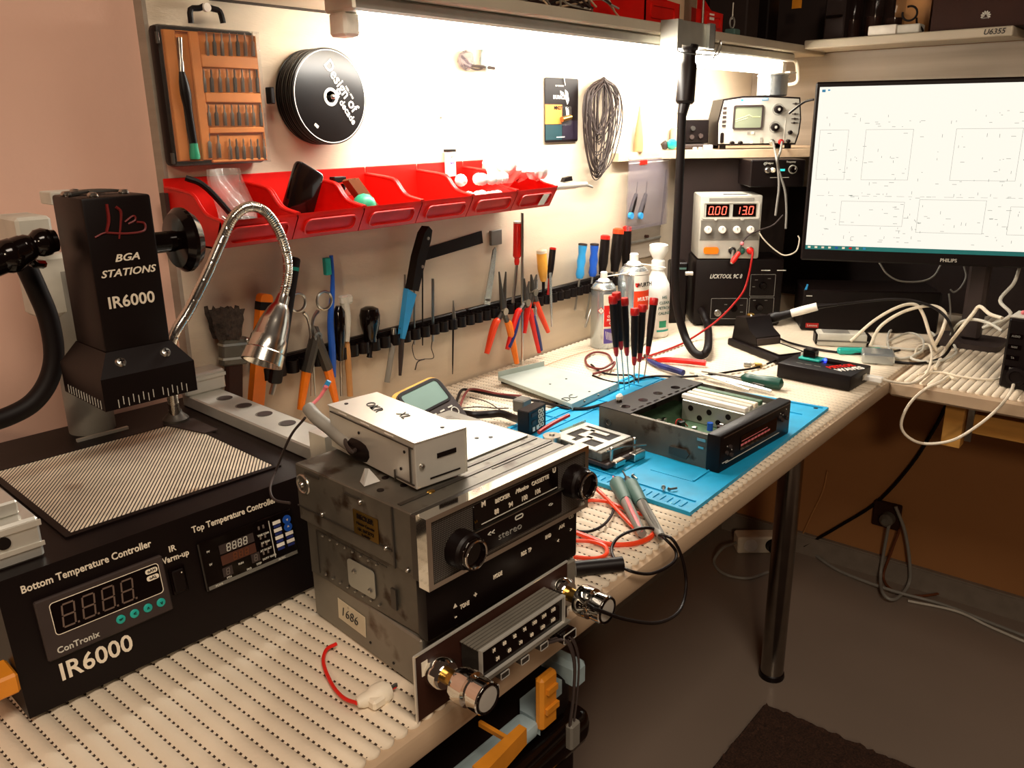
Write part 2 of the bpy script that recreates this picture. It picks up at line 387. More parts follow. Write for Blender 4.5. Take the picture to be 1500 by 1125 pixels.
# ================================================================== rework station on the left
def plane(px, py, P0, n):
    d = ray(px, py); return CP + d*((V(P0)-CP).dot(n)/d.dot(n))
SX0, SX1, SYF, SYB, SH = .172, .522, .612, .945, .112
ST = ZB+SH
FPm = fr((SX0, SYF, ZB), (1, 0, 0), (0, .018, SH)); FPi = FPm.inverted()
def fp(px, py):                                           # point of the sloped front panel, panel coordinates
    q = FPi @ plane(px, py, (SX0, SYF, ZB), FPm.to_3x3() @ V((0, 0, 1))); return q.x, q.y
def fx(px, py, h=.0003, rz=0): u, v = fp(px, py); return FPm @ MX.Translation((u, v, h)) @ MX.Rotation(R(rz), 4, 'Z')
st = thing('rework_station', 'black infrared rework station with column head and mesh heating plate', 'rework station', (.33, .78, ZB))
m = M(fr((SX0, 0, ZB), (0, 1, 0), (0, 0, 1)))
m.prism([(SYF, .004), (SYF+.018, SH), (SYB, SH), (SYB, .004)], 0, SX1-SX0).build('housing', 'black', st)
for q in ((.2, .64), (.46, .64), (.2, .92), (.46, .92)): M().cyl((q[0], q[1], ZB), (q[0], q[1], ZB+.004), .008).build('foot', 'black_rubber', st)
# the expanded-metal heating plate
def grille():
    m = mat('grille_mesh', 'e2d6be', .45, .15, .12, 40, dirt=('9a7450', 14, .6)); nt = m.node_tree; n = nt.nodes; L = nt.links; b = n['Principled BSDF']
    src = b.inputs['Base Color'].links[0].from_socket
    tc = n.new('ShaderNodeTexCoord'); dp = n.new('ShaderNodeVectorMath'); dp.operation = 'DOT_PRODUCT'; L.new(tc.outputs['Object'], dp.inputs[0]); dp.inputs[1].default_value = (1.38/1.704/.0031, -1/1.704/.0031, 0)
    f = n.new('ShaderNodeMath'); f.operation = 'FRACT'; L.new(dp.outputs['Value'], f.inputs[0])
    g = n.new('ShaderNodeMath'); g.operation = 'LESS_THAN'; L.new(f.outputs[0], g.inputs[0]); g.inputs[1].default_value = .36
    mx = n.new('ShaderNodeMix'); mx.data_type = 'RGBA'; L.new(g.outputs[0], mx.inputs[0]); L.new(src, mx.inputs[6]); mx.inputs[7].default_value = lin('2c1c14')
    L.new(mx.outputs[2], b.inputs['Base Color'])
grille()
gq = [B(*q, SH+.001) for q in ((5, 684), (268, 613), (391, 676), (103, 770))]
gx0, gx1, gy0, gy1 = .240, .427, .668, .856
M().box(gx0, gx1, gy0, gy1, ST, ST+.0014).build('heating_mesh', 'grille_mesh', st, 'pale heat-stained expanded metal mesh')
o = rrect(gx1-gx0+.012, gy1-gy0+.012, .001, (gx0+gx1)/2, (gy0+gy1)/2, 1); i = rrect(gx1-gx0, gy1-gy0, .0005, (gx0+gx1)/2, (gy0+gy1)/2, 1)
M().ring(o, i, ST, ST+.002).build('mesh_frame', 'black', st)
M().prism([(gx1-.001, .80), (gx1+.014, .80), (gx1+.014, .855), (gx1-.018, .862)], ST+.0016, ST+.003).build('slide_plate', 'charcoal', st)
# two clamp rails
def rail_profile(): return [(0, 0), (.034, 0), (.034, .012), (.031, .014), (.031, .026), (.034, .028), (.034, .038), (0, .038)]
lr = M().box(.150, .213, .646, .93, ST, ST+.034, .002)
lr.box(.150, .205, .660, .93, ST+.034, ST+.046, .0015)
lr = lr.build('clamp_rail', 'alu', st)
p1 = on(25, 757, 'y', .6455); 
M().box(.150, .214, .6445, .646, ST+.027, ST+.0315).box(.150, .214, .6445, .646, ST+.010, ST+.0135).build('rail_lip', 'alu_bright', lr)
M().cyl((.187, .6462, ST+.021), (.187, .6445, ST+.021), .0048, n=20).build('rail_hole', 'black', lr)
rx0, rx1 = B(345, 622, .127).x-.002, B(417, 612, .127).x
rx0, rx1 = .459, .500
rr = M().box(rx0, rx1, .640, .915, ST, ST+.015, .0015).build('clamp_rail', 'alu', st, 'silver clamp rail with a row of round holes')
for px, py in ((323, 580), (347, 592), (373, 605), (402, 620)):
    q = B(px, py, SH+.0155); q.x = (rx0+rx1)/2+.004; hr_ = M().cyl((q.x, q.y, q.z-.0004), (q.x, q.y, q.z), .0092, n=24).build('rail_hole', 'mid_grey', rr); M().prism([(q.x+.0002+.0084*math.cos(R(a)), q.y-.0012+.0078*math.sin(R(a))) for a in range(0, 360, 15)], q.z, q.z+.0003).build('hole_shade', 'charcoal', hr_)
M().box(rx0-.004, rx1+.006, .895, .925, ST+.015, ST+.04, .002).box(rx0-.004, rx1+.006, .893, .9, ST+.032, ST+.036).build('rail_block', 'alu', rr)
c = M(fr((rx0-.012, .62, ST), (1, 0, 0), (0, 0, 1)))
C_ = [(0, 0), (.044, 0), (.044, .008), (.026, .010), (.016, .018), (.016, .024), (.024, .031), (.044, .033), (.044, .040), (0, .040)]
c.prism(C_, -.012, .014).build('clamp_jaw', 'alu_bright', rr)
M().box(rx0+.016, rx0+.040, .606, .632, ST+.010, ST+.031, .001).build('jaw_insert', 'alu', rr)
# column, arm and head
cb = B(108, 632, SH); cxx, cyy = cb.x+.006, min(cb.y+.022, .915)
M().cyl((cxx, cyy, ST), (cxx, cyy, 1.02), .0235, n=32).build('column', 'grey', st, 'grey round column')
M().box(cxx-.028, cxx+.026, cyy-.032, cyy-.030+.002, ST, ST+.003).build('column_shim', 'alu_bright', st)
HY = .735
a1, a2, a3, a4 = on(120, 290, 'y', HY), on(216, 284, 'y', HY), on(146, 522, 'y', HY), on(243, 498, 'y', HY)
hx0, hx1 = (a1.x+a3.x)/2, (a2.x+a4.x)/2
hz1 = (a1.z+a2.z)/2; hz0 = (a3.z+a4.z)/2
hyb = min(on(64, 283, 'x', hx0).y, cyy-.026)
head = M().box(hx0, hx1, HY, hyb, hz0, hz1, .0025, None, 2).build('heater_head', 'black', st)
h1 = on(148, 556, 'y', HY-.014); h2 = on(278, 528, 'y', HY-.014); h3 = on(147, 604, 'y', HY-.014); h4 = on(283, 572, 'y', HY-.014)
ux0, ux1 = hx0-.013, hx1+.013; uy0, uy1 = HY-.014, hyb+.012
uz1 = (h1.z+h2.z)/2; uz0 = (h3.z+h4.z)/2
hd = M()
vs = []
for (x0_, x1_, y0_, y1_, z_) in ((hx0, hx1, HY, hyb, hz0+.001), (ux0, ux1, uy0, uy1, uz1), (ux0, ux1, uy0, uy1, uz0), (ux0+.004, ux1-.004, uy0+.004, uy1-.004, uz0), (hx0, hx1, HY, hyb, uz1)):
    vs += [(x0_, y0_, z_), (x1_, y0_, z_), (x1_, y1_, z_), (x0_, y1_, z_)]
fs = [(4*i+k, 4*i+(k+1) % 4, 4*i+4+(k+1) % 4, 4*i+4+k) for i in range(4) for k in range(4)] + [(16, 17, 18, 19)]
hood = hd.add(vs, fs).build('hood', 'black', st)
sl = M()
for k in range(15):
    if k == 8: continue
    x = ux0+.012+k*(ux1-ux0-.02)/14.5; z = uz0+.001+(.0022 if k % 2 else 0)
    sl.box(x-.0003, x+.0003, uy0-.0004, uy0, z, z+.0075)
for k in range(13):
    y = uy0+.008+k*(uy1-uy0-.016)/12.5
    sl.box(ux0-.0004, ux0, y-.0003, y+.0003, uz0+.001, uz0+.009)
sl.build('vent_slots', 'light_grey', hood)
nrm = V((0, -(hz0-uz1), (HY-uy0))).normalized()
for px, py in ((173, 531), (237, 516)):
    q = plane(px, py, (hx0, HY, hz0), nrm)
    s = M().lathe([(.0048, -.0005), (.0048, .001), (.0035, .0026), (.0012, .0032), (0, .0033)], q, nrm, 18).build('screw', 'steel', hood, 'shiny cross-head screw')
    f = fr(q+nrm*.0032, (1, 0, 0), (0, .7, .7)); M(f).box(-.0026, .0026, -.0005, .0005, 0, .0004).box(-.0005, .0005, -.0026, .0026, 0, .0004).build('cross_slot', 'black', s)
def hf(px, py): q = on(px, py, 'y', HY-.0003); return fr(q, (1, 0, 0), (0, 0, 1))
text('BGA', .0088, 'cream', head, hf(181, 377), bold=.0004, shear=.3, wide=1.25)
text('STATIONS', .0088, 'cream', head, hf(183, 398), bold=.0004, shear=.3, wide=1.15)
text('IR6000', .0145, 'cream', head, hf(188, 440), bold=.0005)
lg = M()
def stroke(m, pts, wd, f=on, y=HY-.0006):
    P = [on(a, b, 'y', y) for a, b in pts]; m.tube(P, wd, 5, 5)
stroke(lg, [(152, 299), (155, 322), (152, 340)], lambda t: .0016-.0006*abs(t-.4)); stroke(lg, [(135, 348), (150, 341), (168, 342)], .0008)
stroke(lg, [(165, 303), (172, 310), (172, 328), (170, 350)], lambda t: .0014-.0007*t); stroke(lg, [(178, 325), (190, 316), (193, 322), (183, 328)], .0009)
stroke(lg, [(195, 325), (206, 327), (205, 338), (180, 342), (152, 341)], .001)
lg.build('logo_mark', 'logo_red', head, 'dark red brush-stroke emblem')
q = on(256, 360, 'y', HY+.04); kx = on(231, 345, 'y', HY+.04)
kn = M().lathe([(.010, 0), (.010, q.x-hx1-.006), (.026, q.x-hx1-.004), (.031, q.x-hx1+.002), (.031, q.x-hx1+.006), (.025, q.x-hx1+.014), (.012, q.x-hx1+.017), (0, q.x-hx1+.017)], (hx1-.002, HY+.04, kx.z-.006), (1, 0, 0), 32).build('height_knob', 'black_gloss', st, 'glossy black round adjusting knob')
lv = M()
A = [on(*p_, 'y', HY+.045) for p_ in ((74, 353), (55, 356), (30, 365), (8, 376), (-20, 386))]
lv.cyl(A[0], A[1], .0095, .011, 14).ball(A[1], .0125).cyl(A[1], A[2], .010, .009, 14).ball(A[2], .012).cyl(A[2], A[3], .0125, .014, 14).ball(A[3], .015).cyl(A[3], A[4], .012, .013, 14)
lv.tube([A[2], on(40, 385, 'y', HY+.045), on(54, 388, 'y', HY+.06)], .004)
lv.build('clamp_lever', 'black_gloss', st, 'glossy black clamp lever')
q1, q2 = on(-15, 318, 'y', cyy-.01), on(70, 352, 'y', cyy-.01)
M().box(q1.x, hx0+.02, cyy-.045, cyy+.015, q2.z, q1.z, .003).build('arm', 'light_grey', st, 'pale grey metal arm')
q1, q2 = on(14, 392, 'y', cyy), on(62, 462, 'y', cyy)
M().box(q1.x, q2.x+.02, cyy-.02, cyy+.02, q2.z, q1.z+.01, .004).build('arm_bracket', 'light_grey', st)
q1, q2 = on(50, 282, 'y', cyy-.02), on(66, 300, 'y', cyy-.02)
M().box(q1.x, q2.x+.02, cyy-.03, cyy, q2.z, q1.z, .001).build('top_bracket', 'light_grey', st)
M().tube([on(*p_, 'y', .83) for p_ in ((25, 388), (42, 425), (60, 470), (68, 520), (60, 560), (38, 592), (5, 612), (-40, 628))], .0092, 14).build('cable_sleeve', 'black_rubber', st, 'thick black cable sleeve')
# the front panel
def pbox(m, c, w_, h_, d0, d1, bev=0): m.box(-w_/2, w_/2, -h_/2, h_/2, d0, d1, bev, c); return m
u = [fp(*q) for q in ((54, 880), (241, 813), (260, 892), (84, 963))]
cw = (abs(u[1][0]-u[0][0])+abs(u[2][0]-u[3][0]))/2; ch = abs((u[0][1]+u[1][1])-(u[2][1]+u[3][1]))/2
cu = sum(a[0] for a in u)/4; cv = sum(a[1] for a in u)/4
c1 = FPm @ MX.Translation((cu, cv, 0))
ct = M(c1).box(-cw/2, cw/2, -ch/2, ch/2, 0, .005, .0012).build('bottom_controller', 'charcoal', st, 'grey-brown temperature display with four teal buttons')
win = c1 @ MX.Translation((.002, ch*.14, .005))
M(win).prism(rrect(cw*.86, ch*.54, .003), 0, .0004).build('display_window', 'black_gloss', ct)
M(win).ring(rrect(cw*.86, ch*.54, .003), rrect(cw*.86-.001, ch*.54-.001, .0027), .0003, .0008).build('window_outline', 'cream', ct)
seven(M(win), '8.8.8.8.', ch*.36, MX.Translation((-.008, 0, .0005)), .85, .07).build('digits', 'digit_brown', ct, 'unlit four-digit display')
for k in range(4):
    bx = c1 @ MX.Translation((cw*(.07+.112*k), -ch*.285, .005))
    bt = M(bx).lathe([(.0036, 0), (.0036, .0008), (.003, .0012), (0, .0012)], n=18).build('button', 'teal', ct, 'round teal button')
    if k: text(('', '<', '^', 'v')[k], .005, 'black', bt, bx @ MX.Translation((0, 0 if k != 2 else -.0008, .0012)), 'arrow')
    else: text('SET', .002, 'black', bt, bx @ MX.Translation((0, 0, .0012)), 'lettering')
text('ConTronix', .0068, 'light_grey', ct, c1 @ MX.Translation((-cw*.27, -ch*.37, .0051)), bold=.0001)
for k, s in enumerate(('AH', 'AL')):
    lx = win @ MX.Translation((cw*.365, ch*(.17-.12*k), .0005))
    M(lx).prism(rrect(.010, .0042, .0018), 0, .0003).build('marker_plate', 'cream', ct); text('o'+s, .0036, 'black', ct, lx @ MX.Translation((0, .0002, .0003)))
def ptext(s, size, px, py, bold=.0002, wide=1): text(s, size, 'cream', st, fx(px, py), bold=bold, wide=wide)
ptext('Bottom Temperature Controller', .0082, 140, 828, .0003, .88); ptext('Top Temperature Controller', .0078, 347, 750, .0003, .86)
ptext('IR', .0072, 258, 801, .0003); ptext('Warm-up', .0072, 261, 814, .0003, .9); ptext('IR6000', .0195, 153, 962, .0007)
sw = M(fx(267, 846)).box(-.007, .007, -.012, .012, 0, .002, .0008).build('warm_up_switch', 'black_gloss', st)
M(fx(267, 846)).box(-.005, .005, -.0095, .0095, .002, .004, .001).build('rocker', 'black', sw); M(fx(269, 834)).cyl((0, 0, .004), (0, 0, .0043), .0006).build('dot', 'cream', sw)
u = [fp(*q) for q in ((282, 797), (416, 741), (441, 800), (316, 862))]
cw = (abs(u[1][0]-u[0][0])+abs(u[2][0]-u[3][0]))/2; ch = abs((u[0][1]+u[1][1])-(u[2][1]+u[3][1]))/2
cu = sum(a[0] for a in u)/4; cv = sum(a[1] for a in u)/4
c2 = FPm @ MX.Translation((cu, cv, 0))
ct = M(c2).box(-cw/2, cw/2, -ch/2, ch/2, 0, .004, .001).build('top_controller', 'black_gloss', st, 'black temperature controller with white and blue keys')
def L2(a, b, h=.0041): return c2 @ MX.Translation((cw*a, ch*b, h))
def plate(a, b, w_, h_, material, nm, d=.0005, lab=None): return pbox(M(), L2(a, b), cw*w_, ch*h_, 0, d).build(nm, material, ct, lab)
plate(-.13, .22, .36, .18, 'charcoal', 'display_strip'); plate(-.13, -.0, .36, .19, 'strip_brown', 'display_strip', .0005, 'brown-orange tinted display strip'); plate(-.27, -.24, .1, .18, 'charcoal', 'display_strip'); plate(.03, -.2, .09, .18, 'charcoal', 'display_strip')
seven(M(L2(-.13, .22, .0047)), '8888', ch*.14, MX(), .85, .11).build('digits', 'light_grey', ct); seven(M(L2(-.11, 0, .0047)), '888', ch*.13, MX(), .95, .1).build('digits', 'brown', ct)
seven(M(L2(-.27, -.24, .0047)), '8', ch*.12, MX(), .85, .1).build('digits', 'led_off', ct); seven(M(L2(.03, -.2, .0047)), '8', ch*.12, MX(), .85, .1).build('digits', 'led_off', ct)
plate(.235, .03, .007, .78, 'light_grey', 'divider_line'); plate(0, -.43, .96, .07, 'mid_grey', 'name_strip')
for a in range(2):
    for b in range(4):
        k = L2(.315+.115*a, .31-.16*b)
        if a == 1 and b < 2:
            kb = M(k).lathe([(.0042, 0), (.0042, .0006), (0, .0006)], n=16).build('arrow_key', 'blue', ct, 'round blue arrow key'); text('v' if b == 0 else '^', .004, 'cream', kb, k @ MX.Translation((0, 0, .0006)), 'arrow', .0002)
        else:
            kb = pbox(M(), k @ MX.Translation((0, .001, 0)), cw*.085, ch*.07, 0, .0006).build('key', 'white', ct); pbox(M(), k @ MX.Translation((0, -.0026, 0)), cw*.075, ch*.05, 0, .0004).build('key_caption', 'navy', kb)
for s, a, b in (('PV', -.42, .28), ('SV', -.42, .02), ('RUN', -.13, -.19), ('PTN', -.27, -.365), ('PRO', -.06, -.365), ('STEP', .05, -.345), ('DUTY', .13, -.3), ('OUT2', .21, -.3), ('TIME COM', .15, .2), ('RY RUN', .16, .03), ('AT SV ALT', .15, -.12), ('PC410', -.38, -.43), ('ALTEC', .3, -.43)): text(s, .0024, 'light_grey', ct, L2(a, b, .0046), bold=.00004)
lm = M()
for a in (.12, .17):
    for b in (.33, .13, -.03, -.2): lm.box(-.0008, .0008, -.0016, .0016, 0, .0004, 0, L2(a, b+.02))
lm.build('indicator', 'led_off', ct)
q = on(12, 1000, 'y', .625); M().box(q.x-.04, SX0-.001, .612, .64, q.z-.009, q.z+.008, .002).build('side_plug', 'amber_orange', st, 'amber plastic plug in the side')
YAW = MX.Translation((.30, .70, 0)) @ MX.Rotation(R(-3), 4, 'Z') @ MX.Translation((-.30, -.70, 0))
st.matrix_world = YAW @ WM[st.name]
# odds and ends lying on the head of the station
def on_top(px, py): return on(px, py, 'z', hz1)
def tweezers(a, b, r, material, label):
    a, b = V(a), V(b); d = (b-a); s = d.cross(V((0, 0, 1))).normalized()
    m = M()
    for k in (-1, 1): m.tube([a+V((0, 0, r)), a+d*.4+s*k*.004+V((0, 0, r+.0012)), a+d*.75+s*k*.0035+V((0, 0, r+.001)), b+s*k*.0004+V((0, 0, r))], lambda t: r*(1.3-.8*t), 6)
    m.ball(a+V((0, 0, r)), r*1.4)
    return m.build('tweezers', material, None, label, 'tweezers', 'tweezers on the rework station head')
tweezers((hx0+.012, hyb-.02, hz1), (hx1-.004, HY+.03, hz1), .0016, 'steel', 'bright steel tweezers lying across the head of the rework station')
tweezers((hx0+.006, HY+.03, hz1), (hx0+.048, HY+.055, hz1), .0014, 'dark_steel', 'dark tweezers lying on the left of the station head')
for k, (a, b, lab) in enumerate(((.016, .008, 'domed screw nearest the front edge on the station head'), (.010, .045, 'domed screw at the left rear of the station head'), (.05, .022, 'domed screw at the right end of the station head'), (.028, .07, 'domed screw at the back of the station head'))):
    M().lathe([(.0022, 0), (.0046, .0005), (.0046, .0018), (.003, .0035), (0, .004)], (hx0+a, HY+b, hz1), n=14).build('screw', 'steel', None, lab, 'screw', 'loose screws on the rework station head')
# ------------------------------------------------------------------ gooseneck lamp
gl = thing('gooseneck_lamp', 'chrome gooseneck lamp with bullet-shaped shade arching over the tools', 'lamp', (.43, .92, ST))
pts = [on(*q, 'y', .832) for q in ((252, 500), (278, 452), (303, 402), (325, 352), (342, 318), (364, 303), (388, 310), (408, 338), (420, 375), (421, 405), (413, 440))]
base = V((pts[0].x+.004, .855, ST)); pts = [base, V((pts[0].x-.001, .845, (ST+pts[0].z)/2))] + pts
P = smooth_path(pts, 22)
M().tube(P, lambda t: .0056+.0005*(1 if int(t*286) % 2 else 0), 12, 0).build('flexible_arm', 'satin_chrome', gl, 'ribbed chrome flexible arm')
M().lathe([(.014, 0), (.014, .006), (.008, .012), (.007, .016)], base, n=20).build('base', 'dark_steel', gl)
h0 = pts[-1]; h1 = on(383, 532, 'y', .822)
M().along(h0, h1, [(.0075, -.08), (.0085, .06), (.0095, .08), (.013, .16), (.0175, .36), (.0205, .6), (.0215, .62), (.0215, .8), (.023, .82), (.024, 1.0), (.021, 1.0), (.017, .85), (0, .85)], 28).build('lamp_shade', 'satin_chrome', gl, 'polished bullet-shaped shade')
# ================================================================== stack of car radios
class grid_holes:                                        # each hole a part of its own
    def __init__(s, m, pts, r, f): s.m = m; s.p = pts; s.r = r; s.f = f
    def build(s, name, material, parent):
        for a, b in s.p: M(s.m.t).cyl((a, b, -.0002), (a, b, .0004), s.r, n=10, x=s.f).build(name, material, parent)
# lowest box
b3 = thing('metal_case', 'plain grey metal car radio case with taped note at the bottom of the stack', 'radio case', T(.379, .414, ZB, -6))
t3 = WM[b3.name]
M(t3).box(0, .18, 0, .158, 0, .047, .0015).build('case', 'old_grey', b3)
lt = fr((0, 0, 0), (0, -1, 0), (0, 0, 1))                 # frame of a left side: right = toward the front, up = z
def side(t, y, z, h=.0004): return t @ fr((-h, y, z), (0, -1, 0), (0, 0, 1))
nt_ = M(side(t3, .096, .0245)).prism([(-.021, -.0095), (.020, -.0105), (.021, .0095), (-.02, .0105)], 0, .0004).build('taped_note', 'paper', b3, 'cream paper note')
text('1686', .013, 'fine_print', nt_, side(t3, .099, .0245, .0009), 'handwriting', shear=.2)
grid_holes(M(), [(0, 0), (.032, -.004), (-.03, .02)], .0012, side(t3, .07, .012)).build('side_hole', 'black', b3)
# middle radio
b2 = thing('car_radio', 'black fronted car radio with RDS lettering in the middle of the stack', 'car radio', T(.3815, .4175, ZB+.0480, -3))
t2 = WM[b2.name]
M(t2).box(.001, .177, 0, .147, .0, .052, .001).build('case', 'old_steel', b2)
M(t2).box(-.002, .18, -.012, 0, .0005, .052, .0025, None, 2).build('front_panel', 'black', b2)
M(side(t2, .07, .026)).prism(rrect(.036, .026, .004, .0, -.002), 0, .0006).build('side_window', 'galvanised', b2)
rv = M()
for k in range(8): rv.ball((-.052+.0105*k, .019, 0), .0014, n=8, x=side(t2, .07, .026)); rv.ball((-.052+.0105*k, -.018, 0), .0014, n=8, x=side(t2, .07, .026))
rv.ball((-.008, .002, .0008), .0024, n=8, x=side(t2, .07, .026)); rv.ball((.012, -.008, .0008), .0024, n=8, x=side(t2, .07, .026))
rv.build('rivets', 'steel', b2)
M(side(t2, .07, .026)).box(-.061, -.060, -.020, .021, 0, .0006).box(-.061, .035, .021, .022, 0, .0006).box(.04, .046, -.012, .006, 0, .002).build('side_seam', 'dark_steel', b2)
def front(t, x, z, y): return t @ fr((x, y, z), (1, 0, 0), (0, 0, 1))
for s, x, z, sz in (('TONE', .037, .016, .0052), ('MODE', .075, .026, .0052), ('RDS  TP', .110, .033, .0052), ('RND', .1385, .0365, .005), ('AM', .157, .039, .005), ('CD', .170, .0435, .0045), ('+', .049, .0195, .007), ('-', .027, .0105, .008), ('<', .152, .0265, .005), ('>', .170, .031, .005)):
    text(s, sz, 'cream', b2, front(t2, x, z, -.0123), bold=.0001, wide=.7 if len(s) > 2 else 1)
M(front(t2, .027, .020, -.0123)).prism([(-.002, -.0015), (.002, -.0015), (0, .002)], 0, .0004).build('eject_mark', 'cream', b2)
bt = M()
for x in (.06, .0935, .126, .148): bt.box(x-.012, x+.012, -.0135, -.0118, .031, .0385, .0008)
bt.box(.02, .055, -.0132, -.0118, .033, .042, .0008)
for k in range(6): bt.cyl((.062+.0145*k, -.0118, .008), (.062+.0145*k, -.014, .008), .0035, n=12)
bt.build('button_row', 'black_gloss', b2, 'row of glossy black buttons')
# the old cassette radio on top
b1 = thing('cassette_car_radio', 'vintage chrome trimmed cassette car radio with two round knobs on the stack', 'car radio', T(.380, .4185, ZB+.1005, -2.5))
t1 = WM[b1.name]
M(t1).box(0, .182, .0, .150, 0, .0525, .001).build('case', 'old_steel', b1, 'worn rusty steel case')
M(t1).box(.004, .182, .016, .020, .0525, .0532).box(.045, .178, .030, .034, .0525, .0532).box(.10, .178, .012, .0135, .0525, .0530).build('top_seam', 'dark_steel', b1)
tp = M(t1); tp.prism([(.065, .04), (.176, .04), (.176, .10)] + [(.120+.052*math.cos(R(a)), .092+.052*math.sin(R(a))) for a in range(20, 175, 12)] + [(.065, .1)], .0526, .0540)
tp.build('top_cover', 'galvanised', b1, 'pale galvanised round-backed top plate')
grid_holes(M(t1), [(.012, .05), (.030, .043), (.05, .052), (.03, .066)], .003, MX.Translation((0, 0, .0527))).build('top_hole', 'black', b1)
grid_holes(M(t1), [(.105, .098), (.112, .103), (.125, .105), (.14, .07), (.15, .062), (.11, .06)], .0021, MX.Translation((0, 0, .0541))).build('top_hole', 'black', b1)
M(t1).ball((.036, .018, .0527), .0045, (1, .7, .25)).build('glue_spot', 'brass', b1)
sd = lambda y, z, h=.0004: side(t1, y, z, h)
tg = M(sd(.055, .024)).box(-.0155, .0155, -.011, .011, 0, .0006).build('type_plate', 'brass', b1, 'brass maker plate')
text('BECKER', .0058, 'black', tg, sd(.055, .0305, .0011), bold=.0003); text('Mexico Cassette', .0032, 'black', tg, sd(.055, .0245, .0011)); text('Nr. 3672772', .0038, 'black', tg, sd(.055, .0195, .0011)); text('Karlsruhe', .0026, 'black', tg, sd(.055, .0155, .0011))
ss = M()
ss.torus((-.064+.005, .01, 0), (0, 0, 1), .008, .0016, x=sd(.08, .026)); ss.ball((-.059, .01, .001), .003, n=10, x=sd(.08, .026))
ss.build('side_boss', 'steel', b1)
for a, b in ((-.034, -.01), (.049, -.012), (.074, -.022), (.02, .018)): M().ball((a, b, .0004), .0022, n=10, x=sd(.08, .026)).build('side_screw', 'steel', b1)
M(sd(.08, .026)).box(-.07, .056, -.013, -.012, 0, .0007).box(.058, .0595, -.026, .026, 0, .0012).box(.0, .02, .019, .0205, 0, .001).box(-.055, -.035, .021, .023, 0, .001).build('side_seam', 'dark_steel', b1)
FZ = -.018
M(t1).box(-.002, .186, FZ+.002, 0, -.001, .053, .001).build('front_shell', 'dark_steel', b1)
o = [(-.004, -.003), (.188, -.003), (.188, .056), (-.004, .056)]; i = [(.001, .001), (.183, .001), (.183, .052), (.001, .052)]
M(t1 @ fr((0, FZ, 0), (1, 0, 0), (0, 0, 1))).ring(o, i, -.008, .003).build('chrome_trim', 'chrome', b1)
def dots():
    m = mat('dot_face', '191514', .35); nt = m.node_tree; n = nt.nodes; L = nt.links; b = n['Principled BSDF']
    vo = n.new('ShaderNodeTexVoronoi'); vo.inputs['Scale'].default_value = 620; vo.inputs['Randomness'].default_value = 0
    tc = n.new('ShaderNodeTexCoord'); L.new(tc.outputs['Object'], vo.inputs['Vector'])
    r = n.new('ShaderNodeValToRGB'); r.color_ramp.elements[0].position = .25; r.color_ramp.elements[0].color = lin('7d756c'); r.color_ramp.elements[1].position = .4; r.color_ramp.elements[1].color = lin('15100f')
    L.new(vo.outputs['Distance'], r.inputs[0]); L.new(r.outputs[0], b.inputs['Base Color'])
dots()
fc = lambda x, z, y=FZ-.0005: front(t1, x, z, y)
M(t1).box(.001, .183, FZ, FZ+.003, .001, .052).build('face', 'dot_face', b1, 'dotted black face')
dl = M(t1).box(.046, .148, FZ-.0012, FZ, .0275, .0475, .0005).build('dial', 'black_gloss', b1)
text('BECKER', .0048, 'cream', dl, fc(.078, .0435, FZ-.0013), bold=.0001); text('Mexico', .0052, 'cream', dl, fc(.101, .0435, FZ-.0013), shear=.4); text('CASSETTE', .0048, 'cream', dl, fc(.124, .0435, FZ-.0013), bold=.0001)
for k, s in enumerate(('88', '94', '100', '106')): text(s, .0062, 'cream', dl, fc(.071+.0165*k, .0345, FZ-.0013), wide=.8)
M(fc(.1, .0298, FZ-.0012)).box(-.046, .046, -.0003, .0003, 0, .0004).build('scale_line', 'light_grey', dl)
text('M', .0062, 'cream', b1, fc(.0565, .0462, FZ-.0013), bold=.0003); text('U', .006, 'cream', b1, fc(.142, .0465, FZ-.0013), bold=.0002); text('LR', .003, 'brass', b1, fc(.048, .0345, FZ-.0013))
cs = M(t1).box(.046, .152, FZ-.0025, FZ, .0045, .0255, .0012, None, 2).build('cassette_door', 'black', b1)
text('stereo', .0085, 'grey', cs, fc(.085, .0125, FZ-.0026), bold=-.0001, wide=1.25); text('<<', .007, 'light_grey', cs, fc(.063, .019, FZ-.0026)); text('<>', .005, 'light_grey', cs, fc(.136, .0175, FZ-.0026))
M(fc(.096, .0212, FZ-.0026)).ring(rrect(.010, .004, .0018), rrect(.008, .0022, .001), 0, .0004).build('cassette_mark', 'light_grey', cs)
M(t1).box(.044, .168, FZ-.003, FZ, .0258, .0268).build('door_edge', 'steel', b1)
for kx_, kz_, sd_ in ((.030, .0195, 0), (.168, .0285, 1)):
    f = t1 @ fr((kx_, FZ, kz_), (1, 0, 0), (0, 0, 1))
    k = M(f).lathe([(.0150, 0), (.0145, .011), (.0128, .013), (.0128, .016)], n=32).build('knob_collar', 'black', b1)
    M(f).lathe([(.0122, .013), (.0128, .0175), (.0122, .019), (.0098, .019), (.0090, .0165), (0, .0165)], n=32).build('knob', 'black_gloss', k)
    M(f).torus((0, 0, .0188), (0, 0, 1), .0108, .0011, 32, 8).build('knob_ring', 'chrome', k)
